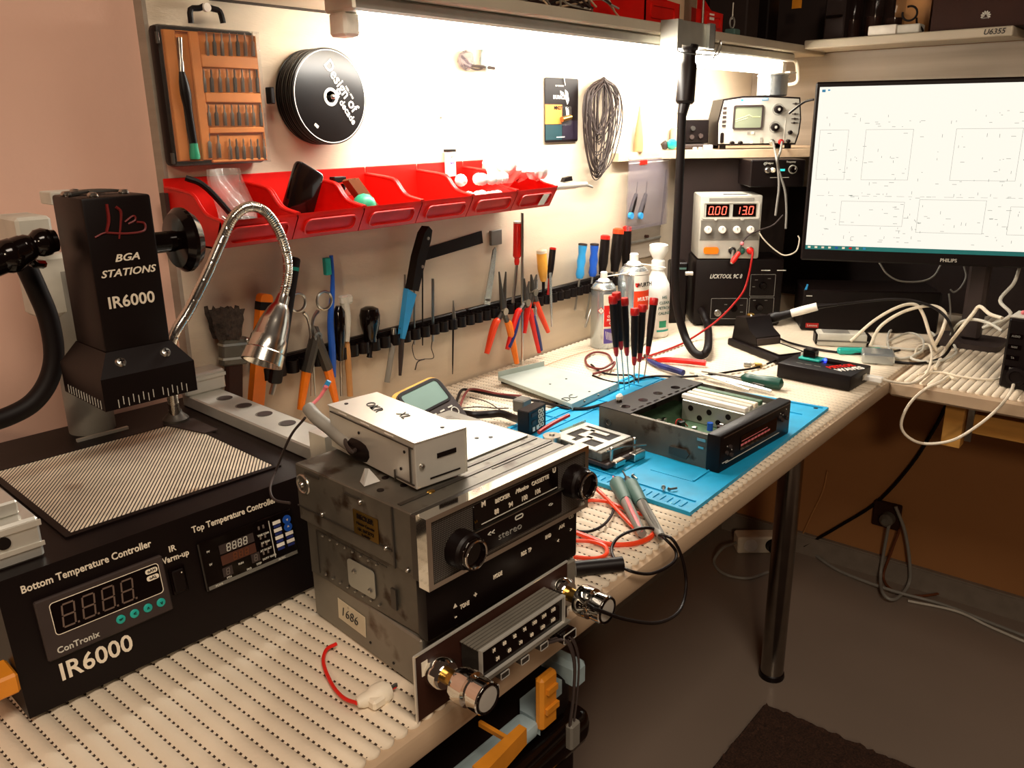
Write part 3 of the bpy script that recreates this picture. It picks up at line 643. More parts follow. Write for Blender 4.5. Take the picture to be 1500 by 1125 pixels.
# aluminium box with handwriting on top
ab = thing('aluminium_case', 'small aluminium drive case with handwritten letters lying on top of the stack', 'metal case', T(.4085, .4415, ZB+.1555, -8))
ta = WM[ab.name]
M(ta).box(0, .0495, 0, .128, 0, .0385, .0007).build('case', 'alu_bright', ab)
M(ta).box(-.0006, .0505, -.0008, .1285, .0385, .0395).box(.0495, .0505, -.0008, .128, .001, .0385).build('lid', 'alu_bright', ab)
text('OKR', .013, 'fine_print', ab, ta @ fr((.024, .092, .0397), (-.2, -1, 0), (1, -.2, 0)), 'handwriting', shear=-.2)
text('XL', .013, 'fine_print', ab, ta @ fr((.030, .057, .0397), (-.2, -1, 0), (1, -.2, 0)), 'handwriting')
ft = lambda x, z, h=.0003: ta @ fr((x, -h, z), (1, 0, 0), (0, 0, 1))
M(ft(.030, .023)).box(-.0095, .0095, -.002, .002, 0, .0005).build('slot', 'black', ab); M(ft(.028, .006)).box(-.015, .015, -.0006, .0006, 0, .0005).build('slot', 'black', ab)
M(ft(.0055, .0185)).ball((0, 0, 0), .0026, n=10).build('screw', 'steel', ab)
M(side(ta, .02, .0)).box(-.105, .018, .0335, .0345, 0, .0006).box(.013, .0145, .003, .034, 0, .001).box(-.008, .018, .003, .004, 0, .0012).box(-.0085, -.0075, 0, .009, 0, .0012).build('side_seam', 'dark_steel', ab)
sl = M(side(ta, .02, .0))
for a in (-.09, -.055, -.02): sl.box(a, a+.012, .0365, .0375, 0, .0007)
sl.build('lid_slots', 'white', ab); grid_holes(M(), [(.0, .012), (.006, .028), (-.06, .026)], .0013, side(ta, .02, 0)).build('side_hole', 'black', ab)
grid_holes(M(ta), [(.012, .118), (.036, .012)], .0018, MX.Translation((0, 0, .0397))).build('top_hole', 'black', ab)
zc = ZB+.154
gcab = thing('grey_cable', 'thick grey cable with black plug against the small aluminium case', 'cable', B(480, 640, .17))
pts = [B(452, 598, .185), B(464, 612, .18), B(484, 628, .172), B(504, 645, .167), B(520, 655, .1655)]
M().tube(pts, .0062, 12).build('sheath', 'grey', gcab)
M().tube([B(506, 640, .168), B(507, 652, .172), B(516, 662, .170), B(524, 655, .166)], .0018).build('cable_tie', 'charcoal', gcab)
M().tube([B(517, 652, .166), B(530, 658, .165), B(545, 660, .1655), B(560, 656, .168)], lambda t: .0078+.0028*math.sin(t*3), 12).build('plug', 'black', gcab, 'black moulded plug')
M().tube([B(452, 598, .185), B(460, 590, .187), B(468, 582, .19), B(476, 570, .197)], .0016).tube([B(476, 570, .197), B(478, 566, .2)], .0021).build('wire_end', 'pink', gcab); M().tube([B(476, 569, .197), B(482, 558, .204)], .0024, 8, 0).build('wire_sleeve', 'sky_blue', gcab)
q = B(540, 706, .1545)
M().add([(q.x-.008, q.y-.004, q.z), (q.x+.007, q.y-.006, q.z), (q.x+.008, q.y+.005, q.z), (q.x-.004, q.y+.006, q.z), (q.x-.003, q.y, q.z+.013), (q.x+.003, q.y+.002, q.z+.010)], [(0, 1, 5, 4), (1, 2, 5), (2, 3, 4, 5), (3, 0, 4), (0, 3, 2, 1)]).build('glue_blob', 'clear_frost', None, 'clear crumpled glue blob stuck on the old cassette radio top', 'glue')
M().tube([B(447, 612, .19), B(425, 640, .165), B(404, 690, .12), B(396, 715, .1175), B(402, 732, .1155), B(425, 737, .1165)], .0012).build('thin_wire', 'charcoal', None, 'thin dark wire looping from grey cable down to the rework station', 'wire')
# faceplate of an old radio standing on the bench edge
rp = thing('retro_radio', 'vintage chrome-knobbed car radio faceplate standing on the bench edge before the stack', 'car radio', T(.352, .3935, ZB, -1.2))
tr = WM[rp.name]
fr0 = lambda x, z, y=0: tr @ fr((x, y, z), (1, 0, 0), (0, 0, 1))
M(fr0(0, 0)).box(0, .183, 0, .057, 0, .0016, .0005).build('faceplate', 'dark_brown', rp, 'dark brown painted plate')
M(fr0(0, 0)).box(0, .183, .0562, .0575, 0, .002).box(-.0008, .0004, 0, .057, 0, .002).build('plate_edge', 'alu_bright', rp)
M(fr0(.009, .043, -.0016)).box(-.003, .003, -.006, .006, 0, .0005).build('sticker', 'cream', rp)
for kx_, kz_ in ((.020, .036), (.168, .036)):
    f = fr0(kx_, kz_, -.0016)
    k = M(f).lathe([(.0125, 0), (.0125, .010), (.0105, .013), (.006, .013)], n=30).build('knob_base', 'chrome', rp)
    M(f).lathe([(.0062, .012), (.0062, .022), (.0075, .023), (.0075, .026)], n=24).build('shaft', 'brass', k)
    kk = M(f)
    for j in range(1): kk.lathe([(.0070, .024), (.0130, .0255), (.0140, .030), (.0135, .038), (.0105, .039), (.0105, .0415), (.0125, .043), (.0125, .052), (.0112, .0535), (0, .0535)], n=32)
    kk.build('knob', 'chrome', k, 'chrome stepped knob'); M(f).lathe([(.0095, .0536), (0, .0540)], n=32).build('knob_face', 'alu_bright', k); M(f).torus((0, 0, .0535), (0, 0, 1), .0108, .0011, 32, 6).build('knob_rim', 'black_gloss', k)
dx0, dx1 = .047, .146
m = M(fr0(0, 0, -.0016)); m.box(dx0, dx1, .0235, .047, 0, .021, .001); db = m.build('dial_housing', 'dark_steel', rp)
m = M(fr0(0, 0, -.0016))
for k in range(6): m.box(dx0-.002, dx1+.002, .0470, .0478, .0015+.0035*k, .0040+.0035*k)
m.build('ribbed_top', 'old_grey', db)
M(fr0(0, 0, -.0226)).ring([(dx0-.002, .022), (dx1+.002, .022), (dx1+.002, .0485), (dx0-.002, .0485)], [(dx0-.0008, .0232), (dx1+.0008, .0232), (dx1+.0008, .0473), (dx0-.0008, .0473)], 0, .0035).build('dial_frame', 'alu_bright', db)
dg = M(fr0(0, 0, -.0226)).box(dx0-.0008, dx1+.0008, .0232, .0473, 0, .0008).build('dial_glass', 'black_gloss', db)
for k, s in enumerate(('M', '88', '92', '96', '100', '104', '108')): text(s, .0045, 'cream', dg, fr0(dx0+.014+.0122*k, .0403, -.0237), bold=.0001, wide=.85)
for k, s in enumerate(('54', '60', '70', '80', '120', '160')): text(s, .0045, 'cream', dg, fr0(dx0+.018+.0138*k, .0308, -.0237), bold=.0001, wide=.85)
for k in range(5):
    x = .047+.0245*k; big = k in (0, 4); wd = .0085 if big else .005
    pb = M(fr0(x, .0135, -.0016)).box(-wd, wd, -.0045 if big else -.003, .0045 if big else .003, 0, .032 if big else .024, .0008).build('push_button', 'black_gloss' if big else 'dark_steel', rp)
    z = .032 if big else .024; M(fr0(x, .0135, -.0016)).ring(rrect(wd*2, .009 if big else .006, .0006, n=1), rrect(wd*2-.0012, .0078 if big else .0048, .0005, n=1), z-.0005, z+.0003).build('button_rim', 'alu_bright', pb)
M(fr0(.1, .0195, -.0016)).box(-.056, .056, -.0012, .0012, 0, .024).build('button_rail', 'old_grey', rp)
q = tr @ V((.134, -.022, .010))
wr = M()
for k in range(4):
    o = V((.003*k-.004, .002*(k % 2), 0)); wr.tube([q+o, q+o+V((.008, -.012, .003)), q+o+V((.014, -.017, -.020)), q+o+V((.013, -.017, -.055)), q+o+V((.010, -.016, -.082))], .0014 if k < 2 else .0009, 6)
wires = wr.build('lead_bundle', 'charcoal', rp, 'bundle of dark leads hanging down')
e = q+V((.011, -.0155, -.085)); M().box(e.x-.007, e.x+.007, e.y-.004, e.y+.004, e.z-.022, e.z+.004, .002).build('lead_plug', 'mid_grey', wires)
# wire connector with a red lead in front of the stack
wn = thing('wire_connector', 'white wire connector with red lead lying before the stack', 'connector', B(548, 1022, .003))
a, b_, c_ = B(523, 1030, .006), B(548, 1022, .007), B(572, 1010, .006)
M().along(a, c_, [(.0035, 0), (.0055, .15), (.006, .35), (.0085, .5), (.0095, .8), (.006, 1)], 10, .8).box(b_.x-.006, b_.x+.007, b_.y-.007, b_.y+.006, ZB, ZB+.009, .002).build('body', 'cream', wn)
M().tube([B(493, 943, .005), B(478, 952, .004), B(474, 972, .0025), B(486, 1002, .0025), B(503, 1022, .003), B(523, 1030, .006)], .0016).tube([c_, B(580, 1006, .006)], .0012).build('lead', 'red', wn, 'red lead'); M().tube([B(569, 1010, .007), B(578, 1004, .008), B(582, 1003, .008)], .0015).build('lead_tip', 'dark_steel', wn)
# ================================================================== the tool wall
# driver bit case
dc = thing('driver_case', 'flat black case with orange tray of driver bits hanging on the wall', 'tool case', W(310, 145, 0))
ca, cb2 = W(231, 33, .03), W(397, 238, .03)
cx0, cx1, cz0, cz1 = ca.x, cb2.x, cb2.z, ca.z
F0 = YW-.001
M().box(cx0, cx1, F0-.022, F0-.002, cz0, cz1, .006, None, 2).build('case_shell', 'black', dc)
tz = F0-.024                                              # tray floor; the raised pads stand 4 mm proud
M().box(cx0+.006, cx1-.006, tz, F0-.02, cz0+.006, cz1-.006).build('tray', 'skin_orange', dc)
def tx(px, py): q = W(px, py, .029); return q.x, q.z
r1 = [tx(292, 46), tx(378, 84)]; r2 = [tx(296, 98), tx(383, 137)]; r3 = [tx(300, 150), tx(387, 186)]; r4 = [tx(328, 198), tx(392, 235)]; r5 = [tx(298, 192), tx(326, 233)]
pocket = [tx(256, 45), tx(290, 236)]
X0, X1, Z0, Z1 = cx0+.006, cx1-.006, cz0+.006, cz1-.006
pl, pr = pocket[0][0], tx(288, 150)[0]; bl, br = r2[0][0], r2[1][0]
pad = M(); y0p, y1p = tz-.004, tz
pad.box(X0, pl, y0p, y1p, Z0, Z1, .001); pad.box(pr, bl, y0p, y1p, Z0, Z1, .001); pad.box(br, X1, y0p, y1p, Z0, Z1, .001)
pad.box(pl, pr, y0p, y1p, pocket[0][1], Z1, .001); pad.box(pl, pr, y0p, y1p, Z0, pocket[1][1], .001)
zs = [Z1, r1[0][1], r1[1][1], r2[0][1], r2[1][1], r3[0][1], r3[1][1], r4[0][1]+.002, r4[1][1], Z0]
for k in range(0, 10, 2): pad.box(bl, br, y0p, y1p, zs[k+1], zs[k], .001)
pad.build('tray_pad', 'skin_orange', dc, 'orange moulded tray face with pockets')
lid = M().box(cx0+.001, cx1-.001, F0-.0305, F0-.0295, cz0+.001, cz1-.001, .0004)
lid.box(cx0+.001, cx0+.003, F0-.0295, F0-.022, cz0+.001, cz1-.001).box(cx1-.003, cx1-.001, F0-.0295, F0-.022, cz0+.001, cz1-.001).box(cx0, cx1, F0-.0295, F0-.022, cz0+.001, cz0+.003).box(cx0, cx1, F0-.0295, F0-.022, cz1-.003, cz1-.001)
lid.build('clear_lid', 'clear', dc, 'clear glossy lid')
h = [W(*q, .018) for q in ((280, 34), (279, 14), (292, 12), (300, 9), (312, 13), (322, 17), (327, 34))]
hd = M().tube(h, .0034, 8, 3).build('handle', 'black', dc); q = W(302, 11, .021); M().cyl((q.x, q.y+.002, q.z), (q.x, q.y-.003, q.z), .0048, n=20).build('hang_screw', 'white', hd)
q = W(394, 140, .024); M().box(q.x-.001, q.x+.005, q.y-.006, q.y+.006, q.z-.010, q.z+.010, .001).build('latch', 'black', dc)
for pz in (55, 232): q = W(229 if pz < 100 else 258, pz, .026); M().cyl((cx0-.001, F0-.026, q.z-.006), (cx0-.001, F0-.026, q.z+.006), .0022).build('hinge', 'dark_steel', dc)
def bit(px, py0, py1, r, mt, label):
    a, b = W(px, py0, .0275), W(px+2, py1, .0275); a.y = b.y = tz-.0026; l = (a-b).length
    return M().along(b, a, [(r, 0), (r, .58), (r*.45, .66), (r*.5, .9), (r*.2, 1)], 6).build('driver_bit', mt, None, label, 'driver bit', 'driver bits in the orange tray')
for nm, y0, y1, xs in (('top', 48, 82, (302, 313, 324, 336, 347, 358, 369)), ('second', 101, 135, (298, 309, 321, 332, 343, 354, 365, 376)), ('third', 153, 184, (305, 316, 328, 339, 349, 360, 370, 381)), ('bottom', 203, 233, (336, 346, 356, 367, 377, 386))):
    for k, x in enumerate(xs): bit(x, y0, y1, .0024, ('steel', 'dark_steel')[k % 3 == 1], 'small steel driver bit, %s from the left in the %s row of the orange tray' % (ORD[k], nm))
bit(305, 193, 231, .0034, 'steel', 'thicker steel adapter bit at the bottom left of the orange tray'); bit(319, 197, 231, .0030, 'steel', 'shorter steel adapter beside the thicker one in the orange tray')
dv = thing('precision_driver', 'slim dark driver handle with green cap lying in the orange tray', 'screwdriver', W(272, 150, .028))
P_ = lambda px, py: V((W(px, py, .0275).x, tz-.0035, W(px, py, .0275).z))
M().along(P_(283, 212), P_(265, 105), [(.0045, 0), (.0048, .15), (.0052, .5), (.0068, .7), (.006, .85), (.0036, 1)], 14).build('handle', 'black', dv)
M().along(P_(265, 106), P_(262, 55), [(.0034, 0), (.0034, .3), (.0026, .36), (.0028, .7), (.003, 1)], 12).build('shaft', 'steel', dv)
M().along(P_(285, 233), P_(283, 210), [(.0058, 0), (.0062, .2), (.0048, .8), (.0048, 1)], 14).build('cap', 'green', dv)
# stack of compact discs pinned to the wall
cc = W(474, 143, .012); cdz = cc.z; cdx = W(484, 142, .040).x
for k in range(13):
    y = YW-.004-.0029*k; last = k == 12
    jx = .0006*math.sin(k*2.1); jz = .0006*math.cos(k*1.7)
    lab = 'front disc of the stack pinned on the wall, black with white lettering' if last else ('rearmost black disc of the stack, against the tool wall' if k == 0 else '%s black disc counted from the wall in the pinned disc stack' % ORD[k])
    d = M()
    d.lathe([(.0075, 0), (.0075, .0022), (.0585, .0022), (.06, .0017), (.06, .0004), (.0585, 0), (.0075, 0)], (cdx+jx, y, cdz+jz), (0, -1, 0), 64, cap=False)
    if not last: d.build('compact_disc', 'disc_black', None, lab, 'disc', 'discs pinned in a stack on the wall'); continue
    dt = thing('compact_disc', lab, 'disc', (cdx, y, cdz-.06), 'discs pinned in a stack on the wall')
    d.build('disc', 'disc_black', dt)
    f = fr((cdx+jx, y-.0023, cdz+jz), (1, 0, 0), (0, 0, 1))
    def ann(r0, r1, nm, mt, hh=.0002): M(f).lathe([(r0, 0), (r0, hh), (r1, hh), (r1, 0)], n=64, cap=False).build(nm, mt, dt)
    ann(.0572, .0582, 'rim_line', 'white'); ann(.0075, .0115, 'hub_ring', 'light_grey')
    ca_ = f @ MX.Translation((.0180, .0132, 0)) @ MX.Rotation(R(-54), 4, 'Z')
    text('Design of', .020, 'white', dt, ca_, bold=.0002, wide=.95)
    text('a decade', .0125, 'white', dt, f @ MX.Translation((.0235, -.0155, 0)) @ MX.Rotation(R(-54), 4, 'Z'), bold=.0001)
    text('1986 - 1996', .004, 'white', dt, f @ MX.Translation((.031, .006, 0)) @ MX.Rotation(R(-54), 4, 'Z'))
    M(f @ MX.Translation((-.027, -.036, 0)) @ MX.Rotation(R(-40), 4, 'Z')).prism(rrect(.007, .004, .001), 0, .0003).build('disc_mark', 'light_grey', dt)
M().cyl((cdx, YW, cdz), (cdx, YW-.045, cdz), .0018).ball((cdx, YW-.045, cdz), .0034).build('hanging_nail', 'steel', None, 'steel nail through the centre of the disc stack', 'nail')
# small things on the wall
def blob(c, r, sc, jit, seed, n=14):
    random.seed(seed); return M().ball(c, r, sc, n, None, jit)
tb = thing('taped_bundle', 'crumpled clear tape lump stuck high on the tool wall', 'tape', W(698, 92, .006))
blob(W(683, 88, .010), .016, (1, .5, .8), .25, 3).build('left_lump', 'bag_grey', tb); blob(W(713, 84, .010), .017, (.8, .5, 1.1), .25, 4).build('right_lump', 'clear_tint', tb)
M().tube([W(676, 82, .012), W(690, 95, .014), W(702, 97, .014), W(724, 100, .01)], .0022).tube([W(680, 95, .012), W(700, 102, .013), W(718, 92, .013)], .0014).build('wire', 'charcoal', tb)
for px, py, l in ((857, 80, 'grey staple in the wall above the coil of dark cable'), (645, 172, 'tiny nail head in the wall between disc stack and taped lump')):
    q = W(px, py); M().cyl((q.x, YW, q.z), (q.x, YW-.004, q.z), .0014 if px < 700 else .003, n=8).build('nail', 'grey', None, l, 'nail')
bc_ = thing('battery_card', 'torn black battery blister card hanging on the tool wall', 'battery pack', W(822, 210, .004))
q0, q1 = W(798, 113, .004), W(846, 207, .004)
KF = fr(((q0.x+q1.x)/2, YW-.0035, (q0.z+q1.z)/2), (1, 0, 0), (0, 0, 1)); kw, kh = q1.x-q0.x, q0.z-q1.z
M(KF).prism(rrect(kw, kh, .004), 0, .001).build('card', 'black', bc_)
M(KF).box(-kw/2, 0, -.024, .010, .001, .0013).build('orange_panel', 'skin_orange', bc_); M(KF).box(-kw/2+.001, 0, -kh/2+.004, -.025, .001, .0013).build('blue_panel', 'dark_teal', bc_); M(KF).box(.001, kw/2-.001, -kh/2+.004, -.018, .001, .0012).build('purple_panel', 'dark_purple', bc_)
text('DURACELL', .0092, 'white', bc_, KF @ MX.Translation((-.004, .0225, .001)), bold=.0003); text('MN27', .0092, 'black', bc_, KF @ MX.Translation((-.013, .004, .0013)), bold=.0002)
text('12V  SECURITY', .0038, 'white', bc_, KF @ MX.Translation((-.008, .042, .001))); text('ALKALINE BATTERY', .0028, 'white', bc_, KF @ MX.Translation((-.004, -.047, .001)))
t_ = M(KF)
t_.prism([(.009, .036), (.017, .032), (.021, .018), (.016, .010), (.010, .022)], .001, .0016); t_.build('torn_patch', 'white', bc_); M(KF).prism([(.011, .006), (.02, .002), (.022, -.012), (.014, -.009)], .001, .0015).build('torn_patch', 'white', bc_); M(KF).prism([(-.006, .034), (.004, .031), (.006, .026), (-.004, .027)], .001, .0015).build('torn_patch', 'white', bc_)
M(KF).cyl((-.006, -.016, .0055), (.020, -.012, .0055), .0048, n=18).build('battery', 'brass', bc_); M(KF).box(-.010, .022, -.027, .008, .001, .0085, .004, None, 2).build('blister', 'clear', bc_)
M().tube([W(828, 125, .006), W(826, 112, .006), W(825, 105, .002)], .0008).build('hanging_wire', 'white', bc_)
random.seed(5); cl = M(); top = W(884, 114, .012)
for k in range(34):
    wd = random.uniform(4, 26); by = random.uniform(185, 264); cx = 880+random.uniform(-4, 5) ; ty = 113+random.uniform(0, 10)
    of = .006+.0007*k
    pts = [W(884, ty, of), W(cx-wd*.8, ty+18, of), W(cx-wd, (ty+by)/2, of), W(cx-wd*.55-3, by-18, of), W(cx-4, by, of), W(cx+wd*.55, by-22, of), W(cx+wd+1, (ty+by)/2-10, of), W(cx+wd*.7+3, ty+16, of), W(885, ty, of)]
    cl.tube(pts, .0011, 6, 5)
cl.build('cable_coil', 'charcoal', None, 'long coil of thin dark cable hanging on the tool wall', 'cable')
# the six red storage bins
BP = .1035; BX = .5125; ZT, ZBt = 1.091, 1.026
blabs = ('red wall bin at the left end, holding a clear bag', 'red wall bin with a glossy black pouch in it', 'red wall bin with brown circuit strips in it', 'empty red wall bin between the circuit strips and the cotton balls', 'red wall bin full of white cotton balls', 'red wall bin at the right end heaped with white tissue')
for k in range(6):
    x0 = BX+BP*k; x1 = x0+BP-.0015
    bn = thing('storage_bin', blabs[k], 'storage bin', ((x0+x1)/2, YW-.06, ZBt), 'red storage bins in a row on the wall')
    prof = [(.001, ZBt+.004), (.001, ZT), (.052, ZT-.004), (.066, ZT-.008), (.078, ZT-.020), (.090, ZT-.028), (.117, ZT-.032), (.117, ZT-.038), (.100, ZBt), (.006, ZBt)]
    m = M(fr((0, YW, 0), (0, -1, 0), (0, 0, 1)))          # x of frame = away from the wall, normal = -x
    for xx in (x0, x1-.0022): M(m.t).prism([(a, b) for a, b in prof], -xx-.0022, -xx).build('side_wall', 'bin_red', bn)
    M().box(x0, x1, YW-.003, YW-.001, ZBt+.002, ZT+.010, .0008).build('back_wall', 'bin_red', bn)
    M().box(x0, x1, YW-.101, YW-.001, ZBt, ZBt+.0022).build('floor_panel', 'bin_red', bn)
    f = M(); vs = []
    for (d, z) in ((.100, ZBt), (.1165, ZT-.034), (.119, ZT-.033), (.119, ZT-.0375), (.1035, ZBt+.0005)):
        vs += [(x0, YW-d+.002, z), (x1, YW-d+.002, z)]
    f.add(vs, [(0, 1, 3, 2), (2, 3, 5, 4), (4, 5, 7, 6), (6, 7, 9, 8), (8, 9, 1, 0), (0, 2, 4, 6, 8), (1, 9, 7, 5, 3)])
    f.build('front_lip', 'bin_red', bn)
    FL = fr(((x0+x1)/2, YW-.1105, (ZBt+ZT-.035)/2), (1, 0, 0), (0, -.0155, ZT-.0375-ZBt))
    M(FL).ring(rrect(BP*.78, .022, .008), rrect(BP*.74, .0185, .0065), .0005, .003).build('label_recess', 'bin_red', bn)
    M().tube([(x0+.001, YW-.118, ZT-.033), (x0+.001, YW-.090, ZT-.028), (x0+.001, YW-.078, ZT-.020), (x0+.001, YW-.066, ZT-.008), (x0+.001, YW-.05, ZT-.004), (x0+.001, YW-.004, ZT)], .0022, 8, 4).build('rim', 'bin_red', bn); M().tube([(x1-.001, YW-.118, ZT-.033), (x1-.001, YW-.090, ZT-.028), (x1-.001, YW-.078, ZT-.020), (x1-.001, YW-.066, ZT-.008), (x1-.001, YW-.05, ZT-.004), (x1-.001, YW-.004, ZT)], .0022, 8, 4).build('rim', 'bin_red', bn)
    if k == 5: M(FL).prism([(.010, -.010), (.026, -.010), (.030, .010), (.014, .010)], .003, .0036).build('label_sticker', 'white', bn)
M().box(BX-.006, BX-.001, YW-.012, YW-.001, ZBt+.002, ZT-.006).build('bin_hanger', 'dark_steel', None, 'dark steel hanger at the left end of the red bins', 'bracket')
zf = ZBt+.0024
def inbin(k, u, d, z=0): return V((BX+BP*(k+u), YW-d, zf+z))
# bin contents
random.seed(11)
a = inbin(0, .45, .07, .02)
gb = M(); n = 9
def bagf(u, v):
    x = (u-.5)*.052*(1-.25*v)+.006*math.sin(v*5); z = v*.075; y = .006*math.sin(u*7+v*4)
    return (a.x+x+.008*v, a.y-.012+y+.03*v, a.z-.012+z)
gb.grid(bagf, 10, 10).grid(lambda u, v: tuple(V(bagf(u, v))+V((0, .006+.01*math.sin(PI*u)*math.sin(PI*v), 0))), 10, 10)
gb.build('plastic_bag', 'bag_clear', None, 'clear plastic bag of small parts standing in the left red bin', 'bag')
M().tube([inbin(0, .02, .05, .075), inbin(0, .2, .062, .062), inbin(0, .5, .085, .01)], .0035).build('black_probe', 'black', None, 'black probe leaning out of the left red bin', 'probe')
M().tube([inbin(0, .3, .07, .03), inbin(0, .45, .085, .012), inbin(0, .7, .09, .008)], .0016).build('steel_pin', 'steel', None, 'thin steel pin lying in the left red bin', 'pin')
blob(inbin(0, .62, .06, .013), .022, (1.3, .9, .62), .12, 8).build('foam_pad', 'black_rough', None, 'dark crumpled foam pad lying in the left red bin', 'foam')
pc = M(fr(inbin(1, .38, .055, .016), (1, 0, -.55), (.5, .1, 1)))
pc.box(-.022, .022, 0, .072, -.008, .008, .006, None, 2).build('pouch', 'black_gloss', None, 'glossy black folded pouch leaning in the second red bin', 'pouch')
blob(inbin(2, .30, .080, .026), .0165, (1, 1, 1), .03, 5).build('sponge_ball', 'green', None, 'green rubber ball in the bin with the circuit strips', 'ball')
for k in range(4):
    f = fr(inbin(2, .47+.045*k, .074, .012), (.8, 0, .55), (-.5, .15, .8))
    pcb = thing('circuit_strip', '%s brown circuit strip from the left standing in the third red bin' % ORD[k], 'circuit board', f, 'circuit strips in the third red bin')
    M(f).box(-.0022, .0022, 0, .060, -.008, .008).build('board', 'brown', pcb); M(f).box(.0022, .003, .002, .058, -.002, .002).build('contact_row', 'brass', pcb)
fp_ = thing('small_plug', 'small black and white plug on the rear edge of the third red bin', 'plug', inbin(2, .16, .04, .05))
M().box(inbin(2, .06, 0).x, inbin(2, .26, 0).x, YW-.052, YW-.04, ZT-.006, ZT+.002, .001).build('body', 'black', fp_); blob(inbin(2, .3, .052, .045), .007, (1, 1, 1), .05, 6).build('tip', 'white', fp_); M().cyl(inbin(2, .24, .046, .055), inbin(2, .24, .046, .002), .003).build('stem', 'black', fp_)
random.seed(21)
cb_ = [(.12, .055, .010), (.27, .05, .010), (.42, .055, .010), (.57, .05, .010), (.72, .055, .010), (.87, .05, .010), (.15, .085, .011), (.3, .088, .011), (.45, .085, .011), (.6, .088, .011), (.75, .085, .011), (.88, .082, .011), (.16, .066, .027), (.34, .092, .028), (.5, .07, .027), (.52, .095, .028), (.68, .092, .028), (.82, .09, .028), (.9, .065, .03)]
for k, (u, d, z) in enumerate(cb_):
    M().ball(inbin(4, u, d+(.012 if z > .02 else .004), z+(.022 if z > .02 else .010)), .0098, (1, 1, .95), 12, None, .04).build('cotton_ball', 'cotton', None, 'small white cotton ball lying in the fifth red bin', 'cotton ball', 'cotton balls in the fifth red bin')
for k, (u, d, z, r, lab) in enumerate(((.30, .06, .05, .030, 'largest crumpled white tissue heaped in the right red bin'), (.62, .065, .055, .028, 'crumpled white tissue on the right of the heap in the right red bin'), (.42, .05, .095, .022, 'crumpled white tissue on top of the heap above the right red bin'), (.72, .095, .045, .018, 'small white tissue hanging over the front of the right red bin'), (.10, .085, .055, .016, 'small white tissue at the left edge of the right red bin'))):
    blob(inbin(5, u, d, z+.014), r*1.08, (1.1, .8, .95), .17, 30+k, 18).build('tissue', 'cotton', None, lab, 'tissue', 'white tissues in the right red bin')
M().ball(W(762, 236, .05), .006, (1.2, .7, .6)).build('red_scrap', 'deep_red', None, 'dark red scrap lying on top of the white tissues', 'scrap')
W2 = lambda px, py: W(px, py, .06)
sg = thing('metal_tube', 'silver bar with black latch sticking out of the right red bin', 'tube', W2(830, 275))
M().along(W2(782, 276), W2(858, 270), [(.0065, 0), (.0065, .78), (.005, .8), (.005, 1)], 16).build('bar', 'alu_bright', sg); M().along(W2(857, 270), W2(868, 274), [(.003, 0), (.002, 1)], 10).build('tip', 'grey', sg)
q = W2(830, 263); M(fr(q, (1, 0, .05), (0, 0, 1))).prism([(-.014, -.003), (-.009, .004), (.011, .005), (.013, -.003)], -.004, .004).build('latch', 'black', sg)
mk = thing('marker_box', 'narrow white printed box with black top behind the red bins', 'box', W(661, 250, .004))
q0, q1 = W(655, 219, .012), W(668, 258, .012)
M().box(q0.x, q1.x, YW-.013, YW-.005, q1.z, q0.z, .0006).build('carton', 'white', mk); M().box(q0.x-.0004, q1.x+.0004, YW-.0134, YW-.0046, q0.z-.004, q0.z).build('black_top', 'black', mk)
text('<!', .006, 'black', mk, fr(((q0.x+q1.x)/2, YW-.0131, q0.z-.012), (1, 0, 0), (0, 0, 1))); text('AEFE', .0042, 'purple', mk, fr(((q0.x+q1.x)/2, YW-.0131, q0.z-.021), (1, 0, 0), (0, 0, 1)))
# ------------------------------------------------------------------ tool rail with spring clips
rl = thing('tool_rail', 'black plastic tool rail with a row of round clips on the wall', 'tool rail', (1.0, YW, .84))
RX0, RX1, RZ = .60, 1.47, .846
for a, b in ((RX0, .735), (.737, 1.02), (1.022, 1.24), (1.242, RX1)): M().box(a, b, YW-.011, YW-.001, RZ-.006, RZ+.011, .0015).box(a+.004, b-.004, YW-.014, YW-.011, RZ+.005, RZ+.010).build('rail_strip', 'black', rl)
k = 0; x = RX0+.012
while x < RX1-.008:
    o = [(.0092*math.cos(R(a)), .0092*math.sin(R(a))) for a in range(0, 360, 20)]; i = [(.0072*math.cos(R(a)), .0072*math.sin(R(a))) for a in range(0, 360, 20)]
    M(T(x, YW-.0205, RZ-.012)).ring(o, i, 0, .017).build('clip', 'black', rl); x += .0212; k += 1
TO = .0205
def A_(px, py, off=TO): return W(px, py, off)
def screwdriver(top, mid, end, rh, rs, hm, label, cap=None, capm=None, name='screwdriver', grp=None, prof=None, tip=True, sm='steel', off=TO):
    t = thing(name, label, 'screwdriver', A_(*end, off), grp)
    a, b, c = A_(*top, off), A_(*mid, off), A_(*end, off)
    pf = prof or [(.5, 0), (.9, .03), (1, .08), (1, .35), (.82, .55), (.95, .8), (.7, .95), (.55, 1)]
    M().along(a, b, [(rh*r, f) for r, f in pf], 16).build('handle', hm, t)
    if cap: d = b-a; M().along(a-d*.02, a+d*cap, [(rh*.6, 0), (rh*1.02, .25), (rh*1.03, 1)], 16).build('cap', capm, t)
    M().along(b, c, [(rs, 0), (rs, .9), (rs*1.25, .97), (rs*.6, 1)] if tip else [(rs, 0), (rs, 1)], 10).build('shaft', sm, t)
    return t
